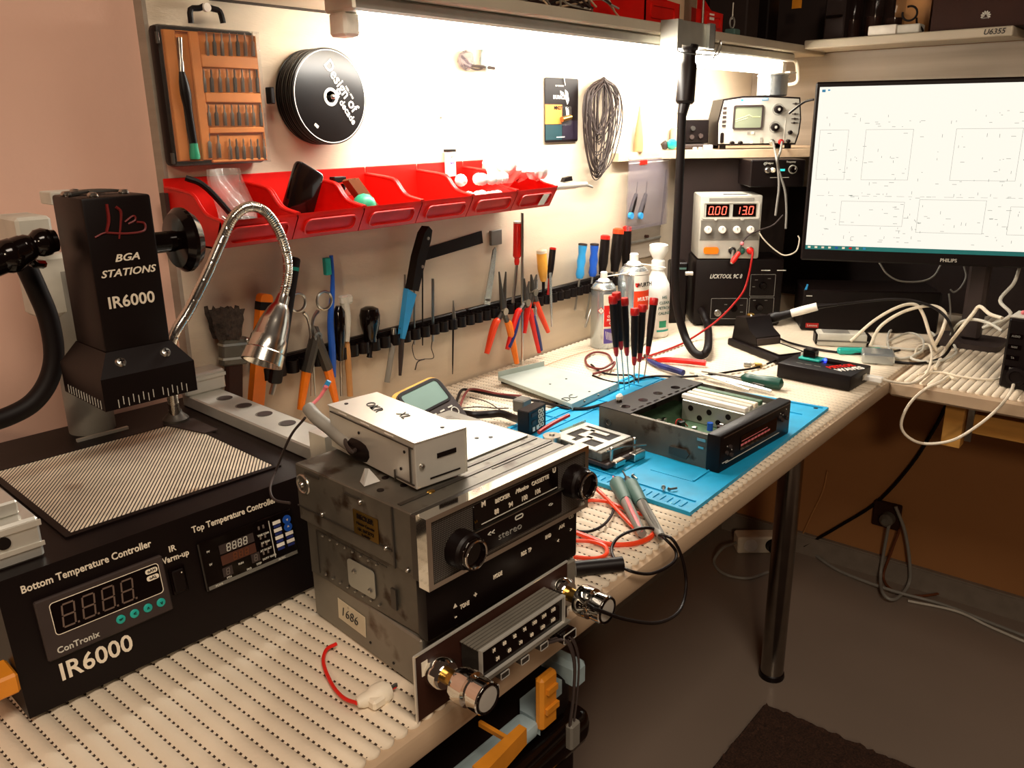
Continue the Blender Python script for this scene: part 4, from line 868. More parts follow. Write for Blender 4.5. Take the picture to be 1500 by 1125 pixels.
def pliers(jaw1, jaw2, piv, h1, h2, m1, m2, label, jr=.0042, hr=.0062, off=TO+.012, mid1=None, mid2=None, stripe=None):
    t = thing('pliers', label, 'pliers', A_(*piv, off)-V((0, 0, .07)))
    p = A_(*piv, off)
    for j, h, mid, mt in ((jaw1, h2, mid2, m2), (jaw2, h1, mid1, m1)):
        a = A_(*j, off); b = A_(*h, off)
        M().tube([a, a*.5+p*.5, p], lambda t_: jr*(.28+.9*t_), 8).build('jaw', 'dark_steel', t)
        c = A_(*mid, off) if mid else (p+b)/2+V((.012 if b.x > p.x else -.012, 0, 0))
        M().tube([p, p*.6+c*.4, c], jr*1.05, 8).build('tang', 'dark_steel', t)
        hh = M().tube([p*.45+c*.55, c, b], lambda t_: hr*(.75+.35*math.sin(PI*min(1, t_*.9+.1))), 10).build('grip', mt, t)
        if stripe: M().tube([c+V((.003, -.003, 0)), (c+b)/2+V((.003, -.005, 0)), b+V((.002, -.003, .004))], hr*.62, 8).build('grip_insert', stripe, t)
    M().cyl(p+V((0, .004, 0)), p-V((0, .007, 0)), .0065, n=18).build('pivot', 'steel', t)
    return t
# left group
br = thing('paint_brush', 'worn flat paint brush hanging bristles up at the rail left end', 'brush', A_(350, 585))
random.seed(3)
def brf(u, v): return V(A_(332+(u-.5)*(52-16*v)+4*v, 452+46*v, TO+.004+.006*math.sin(PI*u))) + V((random.uniform(-.002, .002), random.uniform(-.002, .002), random.uniform(-.004, .004)*(1-v)))
M().grid(lambda u, v: brf(u, v), 14, 6).grid(lambda u, v: brf(u, v)+V((0, .012, 0)), 14, 6).build('bristles', 'bristle', br, 'dark matted bristles')
f = fr(A_(342, 512), (1, 0, -.12), (.12, 0, 1)); M(f).box(-.0185, .0185, -.020, .016, -.006, .006, .002).build('ferrule', 'old_steel', br); M(f).box(-.0188, .0188, .006, .009, -.0065, .0065).box(-.0188, .0188, -.012, -.009, -.0065, .0065).build('ferrule_band', 'steel', br); M(f).box(-.012, .012, -.075, -.018, -.005, .005, .003).build('handle', 'dark_brown', br); M(f).ball((.016, .012, .006), .004).build('rivet', 'steel', br)
kf = thing('utility_knife', 'orange utility knife with a black band hanging behind the lamp', 'knife', A_(376, 602))
f = fu(A_(381, 515), A_(390, 432)-A_(376, 600)); ln = (A_(390, 432)-A_(376, 600)).length
M(f).prism(rrect(.0185, ln, .006), -.006, .006).build('body', 'orange', kf); M(f).box(-.0096, .0096, ln*.36, ln*.43, -.0065, .0065).build('band', 'black', kf)
sf = thing('long_file', 'long black handled file with a teal band behind the lamp', 'file', A_(398, 572))
a, b = A_(430, 376, .03), A_(402, 562, .03); f = fu((a+b)/2, a-b); ln = (a-b).length
M(f).box(-.0095, .0095, -ln/2, ln/2, -.006, .006, .004, None, 2).build('handle', 'black', sf); M(f).box(-.0097, .0097, ln*.38, ln*.44, -.0062, .0062, .003).build('band', 'teal', sf); M().cyl(b, A_(398, 578, .03), .004).build('tip', 'steel', sf)
hs = thing('scissors', 'chrome scissors with two round finger loops hanging upside down', 'scissors', A_(458, 585))
for (lx, ly), s_, e_ in (((436, 443), (452, 470), (462, 580)), ((475, 440), (458, 470), (456, 580))):
    q = A_(lx, ly, TO+.012); lp = M().torus(q, (0, 1, 0), .0125, .0019, 24, 8)
    p1 = A_(lx+(9 if lx < 450 else -9), ly+15, TO+.012); lp.tube([p1, A_(*s_, TO+.012), A_((s_[0]+e_[0])/2, 510, TO+.012), A_(*e_, TO+.012)], lambda t_: .0026-.0014*t_, 8); lp.build('blade', 'steel', hs)
pliers((459, 478), (464, 478), (462, 492), (440, 600), (492, 588), 'orange', 'orange', 'round-headed pliers with long orange grips in the left group', .0075, .0062, mid1=(449, 545), mid2=(480, 540))
tbz = thing('toothbrush', 'blue toothbrush with teal bristles hanging head up', 'toothbrush', A_(487, 560))
M().tube([A_(485, 374, .03), A_(487, 400, .03), A_(487, 430, .03), A_(484, 470, .03), A_(487, 520, .03), A_(487, 552, .03)], lambda t_: .0028+.0024*min(1, max(0, t_-.25)*2.2), 10).build('handle', 'blue', tbz)
q0, q1 = A_(474, 378, .033), A_(484, 402, .033); M().box(q0.x, q1.x, q0.y-.004, q0.y+.004, q1.z, q0.z, .001).build('bristles', 'teal', tbz)
M().along(A_(496, 448, .03), A_(499, 528, .03), [(.004, 0), (.0085, .1), (.0085, .5), (.006, .8), (.004, 1)], 14).build('marker_pen', 'black_gloss', None, 'glossy black marker pen beside the blue toothbrush', 'marker')
gk = thing('scraper', 'grey plastic scraper with hooked head beside the black marker', 'scraper', A_(512, 580)); M().tube([A_(503, 434, .03), A_(506, 450, .03), A_(509, 470, .03), A_(508, 500, .03)], lambda t_: .0075-.0035*t_, 10).box(A_(498, 440, .03).x, A_(515, 440, .03).x, YW-.036, YW-.024, A_(505, 446, .03).z, A_(505, 432, .03).z, .003).build('head', 'light_grey', gk); M().along(A_(508, 500, .026), A_(513, 580, .026), [(.0038, 0), (.0048, .2), (.0045, 1)], 10).build('stick', 'wood', gk, 'pale wooden stick')
M().cyl(A_(499, 530, .02), A_(500, 580, .02), .002, n=8).build('steel_rod', 'steel', None, 'thin steel rod hanging left of the wooden stick', 'rod')
screwdriver((541, 449), (543, 500), (541, 524), .0155, .004, 'black_gloss', 'stubby screwdriver with bulbous dark handle in the rail', prof=[(.4, 0), (.85, .06), (1, .25), (.95, .5), (.62, .85), (.62, 1)], sm='black')
screwdriver((577, 481), (576, 500), (567, 560), .0045, .0045, 'steel', 'headless grey steel chisel rod hanging right of the stubby screwdriver', prof=[(.8, 0), (1, .3), (1, 1)], tip=False, sm='grey', name='chisel_rod')
kn2 = thing('folding_knife', 'big black handled knife with sky blue section hanging on the rail', 'knife', A_(586, 552))
a, b = A_(623, 331, .03), A_(604, 425, .03); f = fu((a+b)/2, a-b); ln = (a-b).length
M(f).prism([(-.008, -ln/2), (-.010, 0), (-.006, ln*.38), (.0, ln*.5), (.009, ln*.46), (.0105, ln*.3), (.008, 0), (.006, -ln/2)], -.008, .008).build('handle', 'black', kn2)
for v_ in (.32, -.12): M(f).cyl((.003, ln*v_, .008), (.003, ln*v_, .0095), .0025).build('rivet', 'steel', kn2)
a, b = A_(602, 424, .028), A_(590, 496, .028); f = fu((a+b)/2, a-b); ln = (a-b).length
M(f).prism([(-.011, ln*.5), (.009, ln*.42), (.0, -ln*.5), (-.007, -ln*.5)], -.005, .005).build('blue_section', 'sky_blue', kn2, 'sky blue tapering section'); M().along(A_(589, 480, .026), A_(586, 550, .026), [(.005, 0), (.0042, .6), (.0025, 1)], 10).build('blade', 'charcoal', kn2)
def rod(a, b, r, mt, lab, nm='steel_rod', cat='rod', off=TO, end=.8): return M().along(A_(*a, off), A_(*b, off), [(r, 0), (r, .9), (r*end, 1)], 8).build(nm, mt, None, lab, cat)
rod((593, 402), (592, 470), .0015, 'steel', 'short thin steel rod left of the knife blue section'); rod((607, 397), (607, 505), .0017, 'steel', 'thin steel rod standing just right of the knife blue section'); rod((619, 392), (619, 506), .0012, 'black', 'thin black needle file right of the blue knife'); rod((634, 408), (634, 500), .0025, 'steel', 'thicker silver rod standing right of the black needle')
M().tube([A_(606, 500), A_(604, 510), A_(609, 526), A_(622, 526), A_(635, 524), A_(632, 510), A_(633, 500)], .0007, 5).tube([A_(622, 526), A_(612, 530), A_(608, 542)], .001, 6).build('bent_wire', 'charcoal', None, 'bent thin wire hanging below the clips over the multimeter', 'wire')
aw = thing('awl', 'awl with pale steel cone and long black needle hanging down', 'awl', A_(663, 548)); M().along(A_(664, 440), A_(665, 472), [(.001, 0), (.0016, .2), (.0045, 1)], 10).build('cone', 'steel', aw); M().along(A_(664, 472), A_(663, 548), [(.0018, 0), (.0012, .8), (.0006, 1)], 8).build('needle', 'black', aw)
tq = [W(624, 363, 0), W(705, 338, 0), W(707, 356, 0), W(624, 381, 0)]
M().add([(q.x, YW-.0001, q.z) for q in tq]+[(q.x, YW-.0012, q.z) for q in tq], [(0, 1, 2, 3), (7, 6, 5, 4), (0, 4, 5, 1), (1, 5, 6, 2), (2, 6, 7, 3), (3, 7, 4, 0)]).build('tape_strip', 'black_rough', None, 'black strip of tape stuck on the wall beside the knife', 'tape')
q0, q1 = W(716, 338), W(732, 357); M().box(q0.x, q1.x, YW-.006, YW-.0005, q1.z, q0.z, .0008).build('magnet', 'mid_grey', None, 'small square grey magnet on the wall right of the tape', 'magnet')
tw = thing('spatula', 'blue-grey steel spatula blade hanging at the rail middle', 'spatula', A_(710, 448)); f = fu(A_(719, 404, .026), A_(725, 362, .026)-A_(713, 446, .026)); ln = (A_(725, 362, .026)-A_(713, 446, .026)).length
M(f).prism([(-.004, ln*.44), (0, ln*.5), (.004, ln*.44), (.0075, 0), (.0075, -ln*.5), (-.0075, -ln*.5)], -.0012, .0012).build('blade', 'can_silver', tw); M(f).ball((0, -ln*.42, .001), .006, (1.2, .4, .3)).build('thumb_rest', 'dark_steel', tw)
pliers((731, 398), (741, 398), (737, 456), (713, 518), (757, 532), 'orange_red', 'orange', 'long-nose pliers with orange grips hanging at the rail middle', .0048, .0062, mid1=(724, 478), mid2=(747, 482))
screwdriver((758, 325), (757, 388), (751, 445), .0072, .003, 'red', 'screwdriver with clear and red handle standing beside the long rod', .03, 'white', prof=[(.8, 0), (1, .04), (1, .8), (.6, .85), (.7, .92), (.5, 1)])
M().along(A_(765, 312, .03), A_(765, 534, .03), [(.0026, 0), (.0026, .97), (.0032, .972), (.0032, 1)], 10).build('long_rod', 'steel', None, 'long steel rod hanging from right red bin down to the bench', 'rod')
pliers((768, 408), (775, 412), (770, 443), (743, 512), (790, 516), 'red', 'red', 'side cutters with red and blue grips right of the orange long-nose pliers', .005, .0055, mid1=(757, 462), mid2=(778, 462), stripe='navy')
pliers((778, 402), (786, 402), (781, 428), (768, 488), (803, 486), 'red', 'orange_red', 'combination pliers with red and black grips at the rail right part', .0055, .0055, mid1=(773, 452), mid2=(787, 448))
screwdriver((793, 366), (796, 412), (796, 440), .0095, .003, 'yellow', 'screwdriver with cream and black fluted handle on the rail', .1, 'cream', prof=[(.7, 0), (1, .1), (1, .6), (.7, .9), (.5, 1)], sm='black')
screwdriver((810, 363), (805, 408), (803, 432), .0062, .0028, 'black', 'slim screwdriver with dark handle and red cap on the rail', .06, 'red', prof=[(.9, 0), (1, .05), (1, .7), (.7, .95), (.6, 1)], sm='deep_red')
for (a, b, lab) in (((786, 410), (784, 480), 'flat steel tweezers hanging left under the cream fluted screwdriver'), ((806, 400), (808, 478), 'flat steel tweezers hanging under the slim red-capped screwdriver')):
    f = fu((A_(*a, .034)+A_(*b, .034))/2, A_(*a, .034)-A_(*b, .034)); ln = (A_(*a)-A_(*b)).length; M(f).prism([(-.0026, ln/2), (.0026, ln/2), (.003, 0), (.0012, -ln/2), (-.0012, -ln/2), (-.003, 0)], -.001, .001).build('tweezers', 'can_silver', None, lab, 'tweezers')
BH = [(.75, 0), (.95, .04), (1, .1), (.8, .3), (1, .5), (.8, .68), (1, .88), (.7, 1)]
screwdriver((854, 357), (849, 408), (842, 455), .0088, .002, 'sky_blue', 'screwdriver with lighter blue wavy handle in the rail', .05, 'charcoal', prof=BH); screwdriver((871, 357), (868, 405), (858, 468), .0088, .002, 'blue', 'screwdriver with darker blue wavy handle next to the lighter one', .05, 'charcoal', prof=BH)
RH = [(.6, 0), (.95, .05), (1, .2), (1, .7), (.8, .85), (.7, 1)]
screwdriver((887, 345), (882, 402), (857, 480), .0098, .0022, 'black', 'black screwdriver with flat red cap right of the blue ones', .10, 'red', prof=RH); screwdriver((906, 335), (900, 398), (898, 420), .0115, .0022, 'black', 'thick black screwdriver with orange-red domed cap at the rail end', .12, 'orange_red', prof=RH); screwdriver((919, 332), (916, 392), (914, 420), .0095, .0022, 'black', 'black screwdriver with red cap, rightmost on the tool rail', .10, 'red', prof=RH, off=.012)
# hanging bags at the right of the wall
zb = thing('zip_bag', 'clear zip bag with two small coiled probes hanging on the wall', 'bag', W(937, 328, .005))
q0, q1 = W(910, 232, .004), W(966, 327, .004)
def zf_(off, amp):
    return lambda u, v: (q0.x+(q1.x-q0.x)*u, YW-.017-off-amp*math.sin(PI*u)*math.sin(PI*v)-.0016*math.sin(u*17+v*9)*math.sin(v*13+u*5), q0.z+(q1.z-q0.z)*v)
M().grid(zf_(.003, 0), 10, 14).grid(zf_(.006, .006), 10, 14).build('film', 'bag_grey', zb)
M().box(q0.x, q1.x, YW-.0245, YW-.0225, q0.z-.011, q0.z-.009).box(q0.x, q1.x, YW-.0245, YW-.0225, q0.z-.002, q0.z).build('zip_strip', 'clear_frost', zb)
M().box(W(932, 0, .004).x, W(943, 0, .004).x, YW-.0252, YW-.0236, W(938, 240, .004).z, W(938, 234, .004).z).build('red_mark', 'red', zb)
for px, lab in ((923, 'left coiled probe with blue end inside the zip bag'), (937, 'right coiled probe with blue end inside the zip bag')):
    t = thing('coiled_probe', lab, 'probe', W(px, 318, .0225)); M().along(W(px+9, 284, .0225), W(px, 316, .0225), [(.0042, 0), (.0055, .4), (.006, 1)], 10).tube([W(px+9, 284, .0225), W(px+10, 275, .0225), W(px+11, 266, .0225)], .0008, 5).build('stem', 'black', t); q = W(px-1, 316, .0235); M().cyl(q, q-V((0, .007, 0)), .0068, n=20).build('blue_end', 'sky_blue', t)
hc = thing('hanging_plate', 'grey-brown plastic plate with a dark knob hanging under the zip bag', 'plate', W(942, 372, .004))
q0, q1 = W(921, 333, .004), W(965, 372, .004); M().box(q0.x, q1.x, YW-.006, YW-.0015, q1.z, q0.z, .001).build('plate', 'grey_wood', hc); M().box(q0.x, q1.x, YW-.008, YW-.006, W(942, 353, .004).z, W(942, 350, .004).z).build('ridge', 'grey', hc); q = W(945, 346, .007); M().cyl(q, q-V((0, .008, 0)), .0035).build('knob', 'dark_brown', hc)
M().tube([W(976, 248, .003), W(972, 290, .003), W(968, 328, .003), W(967, 332, .003)], .0008).tube([W(976, 248, .003), W(974, 290, .003), W(969, 328, .003)], .0008).build('cord_loop', 'charcoal', None, 'thin dark cord hanging in a narrow loop right of the zip bag', 'cord')
# ================================================================== the middle of the bench
zb0 = ZB
sm_ = thing('silicone_mat', 'bright blue silicone repair mat lying on the ribbed bench cover', 'mat', (1.0, .57, ZB))
mq = [(.786, .400), (1.243, .409), (1.222, .742), (.800, .742)]
M().prism(mq, ZB-.0002, ZB+.003).build('base', 'mat_blue', sm_)
def inset(d): return [(mq[0][0]+d, mq[0][1]+d), (mq[1][0]-d, mq[1][1]+d), (mq[2][0]-d, mq[2][1]-d), (mq[3][0]+d, mq[3][1]-d)]
M().ring(inset(0), inset(.006), ZB+.003, ZB+.0048).build('raised_border', 'mat_blue', sm_)
def ridge(p, q, w=.0022, h=.0016): 
    p, q = V((*p, 0)), V((*q, 0)); d = (q-p).normalized(); s = V((-d.y, d.x, 0))*w/2
    M().prism([tuple((p+s)[:2]), tuple((q+s)[:2]), tuple((q-s)[:2]), tuple((p-s)[:2])], ZB+.003, ZB+.003+h).build('ridge', 'mat_blue', sm_)
for p, q in (((.818, .410), (.83, .735)), ((.84, .690), (1.222, .690)), ((.84, .716), (1.222, .716)), ((.95, .690), (.95, .738)), ((1.06, .690), (1.06, .738)), ((1.165, .690), (1.165, .738)), ((1.19, .43), (1.19, .690)), ((1.19, .50), (1.236, .50)), ((1.19, .60), (1.23, .60)), ((.868, .50), (.868, .44)), ((.868, .44), (.93, .44))): ridge(p, q, .0022, .0016 if q[1]-p[1] != -.06 else .0006)
for k in range(30):
    y = .418+.0095*k; ridge((.795, y), (.811, y), .0032, .0012)
for px, py in ((1178, 592), (1195, 598)): q = B(px, py, .003); M().cyl((q.x, q.y, ZB+.003), (q.x, q.y, ZB+.0034), .0035, n=12).build('mat_hole', 'black', sm_)
q = B(985, 738, .003); M().cyl((q.x, q.y, ZB+.003), (q.x, q.y, ZB+.0034), .003, n=12).build('mat_hole', 'teal', sm_)
ZM = ZB+.0032
# opened car radio
rd = thing('open_car_radio', 'opened car radio without its top cover standing on the blue mat', 'car radio', T(.913, .446, ZM, -3.5))
tr_ = WM[rd.name]; w_, d_, h_ = .188, .172, .046
M(tr_).box(0, .0012, 0, d_, 0, h_).box(.0012, .006, 0, d_, h_-.0012, h_).build('left_side', 'old_steel', rd)
M(tr_).box(w_-.0012, w_, 0, d_, 0, h_).build('right_side', 'old_steel', rd)
M(tr_).box(.0012, w_-.0012, d_-.0012, d_, 0, h_).build('back_side', 'old_steel', rd)
M(tr_).box(.0012, w_-.0012, 0, d_-.0012, 0, .0012).build('bottom_plate', 'old_steel', rd)
M(tr_).box(.002, w_-.002, .004, d_-.004, .008, .0096).build('main_board', 'circuit_green', rd, 'brown-green circuit board')
bs = M(tr_).box(.0, w_, d_-.052, d_+.001, h_-.0005, h_+.001).build('rear_cover', 'black', rd, 'black rear cover strip with holes')
for a, b in ((.02, .02), (.06, .022), (.10, .020), (.14, .024)): M(tr_).cyl((a, d_-b-.01, h_+.001), (a, d_-b-.01, h_+.0014), .007, n=16).build('cover_hole', 'black_gloss', bs)
for k in range(9): M(tr_).box(.012+.018*k, .022+.018*k, d_-.048, d_-.045, h_+.001, h_+.0014).build('cover_slot', 'black_gloss', bs)
q = M(tr_).box(.030, .042, d_-.012, d_-.004, h_+.001, h_+.011, .003).build('white_plug', 'white', rd)
tn = M(tr_).box(.118, .182, .012, .112, .0096, .040, .001).build('tuner_can', 'galvanised', rd, 'pale metal tuner box with holes')
for k in range(6): M(tr_).cyl((.1178, .022+.015*k, .018+.012*(k % 2)), (.1174, .022+.015*k, .018+.012*(k % 2)), .0042, n=14).build('can_hole', 'black', tn)
for k in range(4): M(tr_).box(.122+.014*k, .131+.014*k, .014, .116, .040, .0465, .001).build('heat_rail', ('white', 'light_grey', 'cream', 'circuit_green')[k], rd)
random.seed(9)
for k in range(34):
    a, b = random.uniform(.012, .112), random.uniform(.014, .115); t_ = k % 4
    if t_ == 0: M(tr_).cyl((a, b, .0096), (a, b, .0096+random.uniform(.008, .016)), random.uniform(.003, .005), n=12).build('capacitor', ('black', 'blue', 'charcoal', 'dark_brown')[k // 4 % 4], rd)
    elif t_ == 1: M(tr_).box(a, a+.010, b, b+.007, .0096, .0096+random.uniform(.006, .016)).build('chip', 'black', rd)
    elif t_ == 2: M(tr_).box(a, a+.006, b, b+.006, .0096, .022, .0006).build('coil_can', 'steel', rd)
    else: M(tr_).tube([(a, b, .010), (a+.008, b+.003, .022), (a+.018, b+.001, .020), (a+.026, b-.004, .010)], .0008).build('jumper_wire', ('brass', 'deep_red', 'yellow', 'light_grey')[k // 4 % 4], rd)
M(tr_).ball((.112, .016, .024), .005).build('red_part', 'red', rd)
nb = M(tr_).box(-.003, w_+.003, -.020, .0, -.001, h_+.004, .003, None, 2).build('front_panel', 'dark_brown' if 0 else 'black', rd)
ff = lambda x, z: tr_ @ fr((x, -.0202, z), (1, 0, 0), (0, 0, 1))
M(ff(w_/2, h_)).box(-w_/2+.004, w_/2-.004, -.0006, .0006, 0, .0006).build('chrome_line', 'steel', nb); M(ff(w_/2, .010)).box(-w_/2+.012, w_/2-.03, -.0005, .0005, 0, .0005).build('chrome_line', 'light_grey', nb); M(ff(.012, .012)).box(-.008, .006, -.0005, .0005, 0, .0005).build('chrome_line', 'light_grey', nb)
M(ff(w_*.52, .026)).prism(rrect(.10, .020, .002), 0, .0008).build('display_window', 'black_gloss', nb)
for k in range(9): M(ff(.052+.009*k, .0235)).box(-.0034, .0034, -.0012, .0012, .0008, .0013).build('display_mark', 'pink', nb)
M(ff(.09, .0285)).box(-.04, .03, -.0003, .0003, .0008, .0012).build('display_line', 'pink', nb)
for a, b in ((.012, .024), (.020, .030), (.024, .018), (.156, .033), (.164, .027), (.172, .034), (.178, .026)): M(ff(a, b)).cyl((0, 0, 0), (0, 0, .003), .0028, n=12).build('knob', 'charcoal', nb)
for a, b in ((.014, .032), (.026, .024), (.158, .038), (.166, .034), (.175, .040)): M(ff(a, b)).cyl((0, 0, 0), (0, 0, .0006), .0009, n=8).build('white_dot', 'light_grey', nb)
M(side(tr_, .05, .014)).prism([(-.004, -.006), (.022, -.008), (.026, 0), (.022, .005), (-.004, .004)], 0, .003).build('side_latch', 'dark_steel', rd); M(side(tr_, .010, .038)).box(-.004, .008, -.002, .002, 0, .0015).box(-.002, .006, -.012, -.009, 0, .0015).build('side_clip', 'steel', rd); M(side(tr_, .155, .026)).torus((0, 0, 0), (0, 0, 1), .0045, .0008, 16, 6).build('side_mark', 'dark_steel', rd)
# disc mechanism
me_ = thing('disc_mechanism', 'grey metal disc mechanism with cut-out top plate lying on the blue mat', 'mechanism', T(.826, .538, ZM, -5)); tm = WM[me_.name]
M(tm).box(0, .076, 0, .10, .004, .010, .001).build('base_tray', 'charcoal', me_); M(tm).box(.002, .074, .012, .098, .010, .022, .001).build('chassis', 'old_steel', me_)
pt = M(tm); zz0, zz1 = .0222, .0238
for r_ in ((.002, .074, .088, .098), (.002, .074, .020, .030), (.002, .010, .030, .088), (.066, .074, .030, .088), (.010, .036, .052, .062), (.030, .040, .030, .075), (.040, .058, .066, .074), (.052, .060, .044, .088), (.010, .020, .070, .088)): pt.box(r_[0], r_[1], r_[2], r_[3], zz0, zz1)
pt.build('top_plate', 'alu_bright', me_, 'pale slotted top plate')
M(tm).box(.006, .070, .022, .094, .0215, .0222).build('inner_floor', 'black', me_); M(tm).box(.030, .078, .084, .108, .020, .0215).build('edge_board', 'circuit_green', me_)
for k in range(8): M(tm).cyl((.050+.0035*k, .100, .0215), (.050+.0035*k, .100, .027), .0007, n=6).build('pin', 'steel', me_)
M(tm).cyl((-.008, .088, .006), (-.008, .088, .030), .012, n=28).lathe([(.004, 0), (.003, .002), (0, .002)], (-.008, .088, .030), n=12).build('motor', 'steel', me_, 'round silver motor')
M(tm).tube([(.004, .006, .026), (.036, .004, .024), (.078, -.002, .016)], .0013, 6, 0).build('guide_rod', 'steel', me_)
M(tm).box(.01, .03, -.006, .004, .004, .012, .001).box(.046, .07, -.008, .002, .002, .013, .001).build('front_bracket', 'steel', me_)
for a in (.012, .06): M(tm).cyl((a, .004, .010), (a, .004, .026), .0024, n=10).ball((a, .004, .027), .0032, n=10).build('spring_post', 'steel', me_)
for a in (.006, .07):
    for b in (.01, .09): M(tm).cyl((a, b, 0), (a, b, .005), .004, n=12).build('foot', 'black_rubber', me_)
M(tm).tube([(-.012, .108, .03), (.02, .112, .033), (.062, .12, .032)], .003, 8).build('ribbon_roll', 'deep_red', me_)
# multi-pin connector with its harness
a, b = B(777, 638, .004), B(806, 622, .004); rt = (b-a); rt.z = 0
cn = thing('harness_connector', 'black multi-pin connector block with white sockets on the bench', 'connector', fr(a, rt, (0, 0, 1))); tc_ = WM[cn.name]
M(tc_).box(0, .044, 0, .036, -.018, 0, .001, MX.Rotation(0, 4, 'X')) if 0 else None
hb = M(tc_).box(-.004, .042, 0, .036, -.020, 0, .0012).build('block', 'black', cn)
for i in range(2):
    for j in range(4): M(tc_).ring(rrect(.0058, .0058, .001, .024+.0075*i, .008+.0072*j, 1), rrect(.0038, .0038, .0006, .024+.0075*i, .008+.0072*j, 1), 0, .0008).build('socket', 'cream', hb)
for a_, b_ in ((.006, .004), (.016, .004)): M(tc_).box(a_, a_+.005, b_, b_+.006, 0, .001).build('latch', 'white', hb)
M(tc_).box(.004, .014, .014, .020, 0, .0008).box(.003, .018, .026, .031, 0, .0008).build('slot', 'charcoal', hb)
a = B(762, 612, .012)
hn = M()
hn.tube([tc_ @ V((0, .02, -.012)), B(752, 612, .014), B(735, 606, .014), B(715, 607, .012), B(695, 608, .014), B(680, 606, .012)], .0058, 10)
hn.build('cable_bundle', 'black', cn, 'thick black taped cable bundle'); M(fr(B(768, 600, .012), rt, (0, 0, 1))).box(-.018, .006, 0, .02, -.010, .010, .002).build('grey_plug', 'mid_grey', cn)
def wire(pts, r, mt, label, nm='wire', cat='wire', sm=6): return M().tube(pts, r, 8, sm).build(nm, mt, None, label, cat)
wire([B(668, 590, .01), B(676, 572, .012), B(690, 572, .008), B(730, 580, .006), B(760, 584, .006), B(790, 588, .005), B(830, 598, .005), B(860, 598, .006), B(890, 590, .012)], .0024, 'black', 'thick black lead from the multimeter across to the open radio', 'test_lead', 'lead')
wire([B(672, 600, .012), B(682, 576, .016), B(694, 570, .012), B(730, 577, .009), B(764, 580, .008)], .002, 'maroon_lead', 'maroon lead looping beside the multimeter', 'test_lead', 'lead')
wire([B(675, 598, .008), B(700, 596, .005), B(725, 598, .005), B(745, 598, .008)], .001, 'charcoal', 'thin dark wire lying across the bench behind the taped bundle'); wire([B(688, 582, .006), B(712, 588, .004), B(735, 602, .006)], .0009, 'charcoal', 'thin dark wire crossing in front of the maroon lead')
# multimeter
BR, TR, TL = B(694, 614, .024), B(640, 545, .085), B(562, 568, .085)
up = TR-BR; rg = TR-TL; rg = rg-up*(rg.dot(up)/up.dot(up)); mwid = rg.length; ml = up.length
f = fr(BR-rg, rg, up)
mm = thing('multimeter', 'yellow and black digital multimeter leaning behind the stack of radios', 'multimeter', f)
M(f).prism(rrect(mwid, ml, .016, mwid/2, ml/2), -.030, -.006).build('holster', 'yellow', mm, 'yellow rubber holster')
M(f).prism(rrect(mwid*.9, ml*.94, .014, mwid/2, ml*.48), -.006, .0).build('body', 'charcoal', mm)
M(f).ring(rrect(mwid*.84, ml*.46, .009, mwid/2, ml*.70), rrect(mwid*.74, ml*.38, .005, mwid/2, ml*.70), 0, .0015).build('screen_frame', 'black', mm); M(f).prism(rrect(mwid*.74, ml*.38, .005, mwid/2, ml*.70), 0, .0006).build('screen', 'lcd', mm)
for k in range(4): M(f).box(mwid*(.22+.17*k), mwid*(.31+.17*k), ml*.36, ml*.385, 0, .001).build('key_mark', 'light_grey', mm)
M(f).torus((mwid*.80, ml*.27, .001), (0, 0, 1), .006, .0009, 18, 6).build('dial_mark', 'light_grey', mm)
M().box((TL.x+TR.x)/2-.02, (TL.x+TR.x)/2+.02, (TL.y+TR.y)/2-.02, (TL.y+TR.y)/2-.012, ZB, TL.z-.045).build('stand', 'black', mm)
# cover sheet
P4 = [B(730, 552, .014), B(838, 592, .014), B(905, 562, .014), B(797, 536, .014)]
cs_ = thing('cover_sheet', 'pale grey sheet metal radio cover with bent edges lying on cables', 'metal sheet', (P4[0]+P4[2])/2-V((0, 0, .012)))
zt = P4[0].z
M().prism([(p.x, p.y) for p in P4], zt-.0008, zt).build('plate', 'sheet_grey', cs_)
def flange(p, q, h0, h1):
    d = (q-p).normalized(); s = V((-d.y, d.x, 0))*.0006
    M().prism([tuple((p+s)[:2]), tuple((q+s)[:2]), tuple((q-s)[:2]), tuple((p-s)[:2])], zt+h0, zt+h1).build('flange', 'sheet_grey', cs_)
flange(P4[0], P4[3], -.004, .009); flange(P4[1], P4[2], -.010, .001); flange(P4[0], P4[1], -.006, 0)
for t_, s_ in ((.35, .5), (.7, .5), (.5, .92)):
    q = P4[0].lerp(P4[1], s_).lerp(P4[3].lerp(P4[2], s_), t_); M().cyl((q.x, q.y, zt), (q.x, q.y, zt+.0004), .002, n=10).build('hole', 'black', cs_)
for t_ in (.25, .55, .8):
    q = P4[1].lerp(P4[2], t_); M().ball((q.x, q.y-.001, zt-.004), .0022, n=8).build('rivet', 'steel', cs_)
wire([B(735, 560, .004), B(760, 566, .004), B(800, 580, .004), B(815, 592, .004), B(790, 590, .004)], .0022, 'black', 'black lead bent double under the grey cover sheet', 'test_lead', 'lead')
text('DC', .022, 'fine_print', cs_, fr(P4[1].lerp(P4[0], .12).lerp(P4[2], .12)+V((0, 0, .0004)), P4[2]-P4[1], P4[0]-P4[1]), 'handwriting', shear=.2)
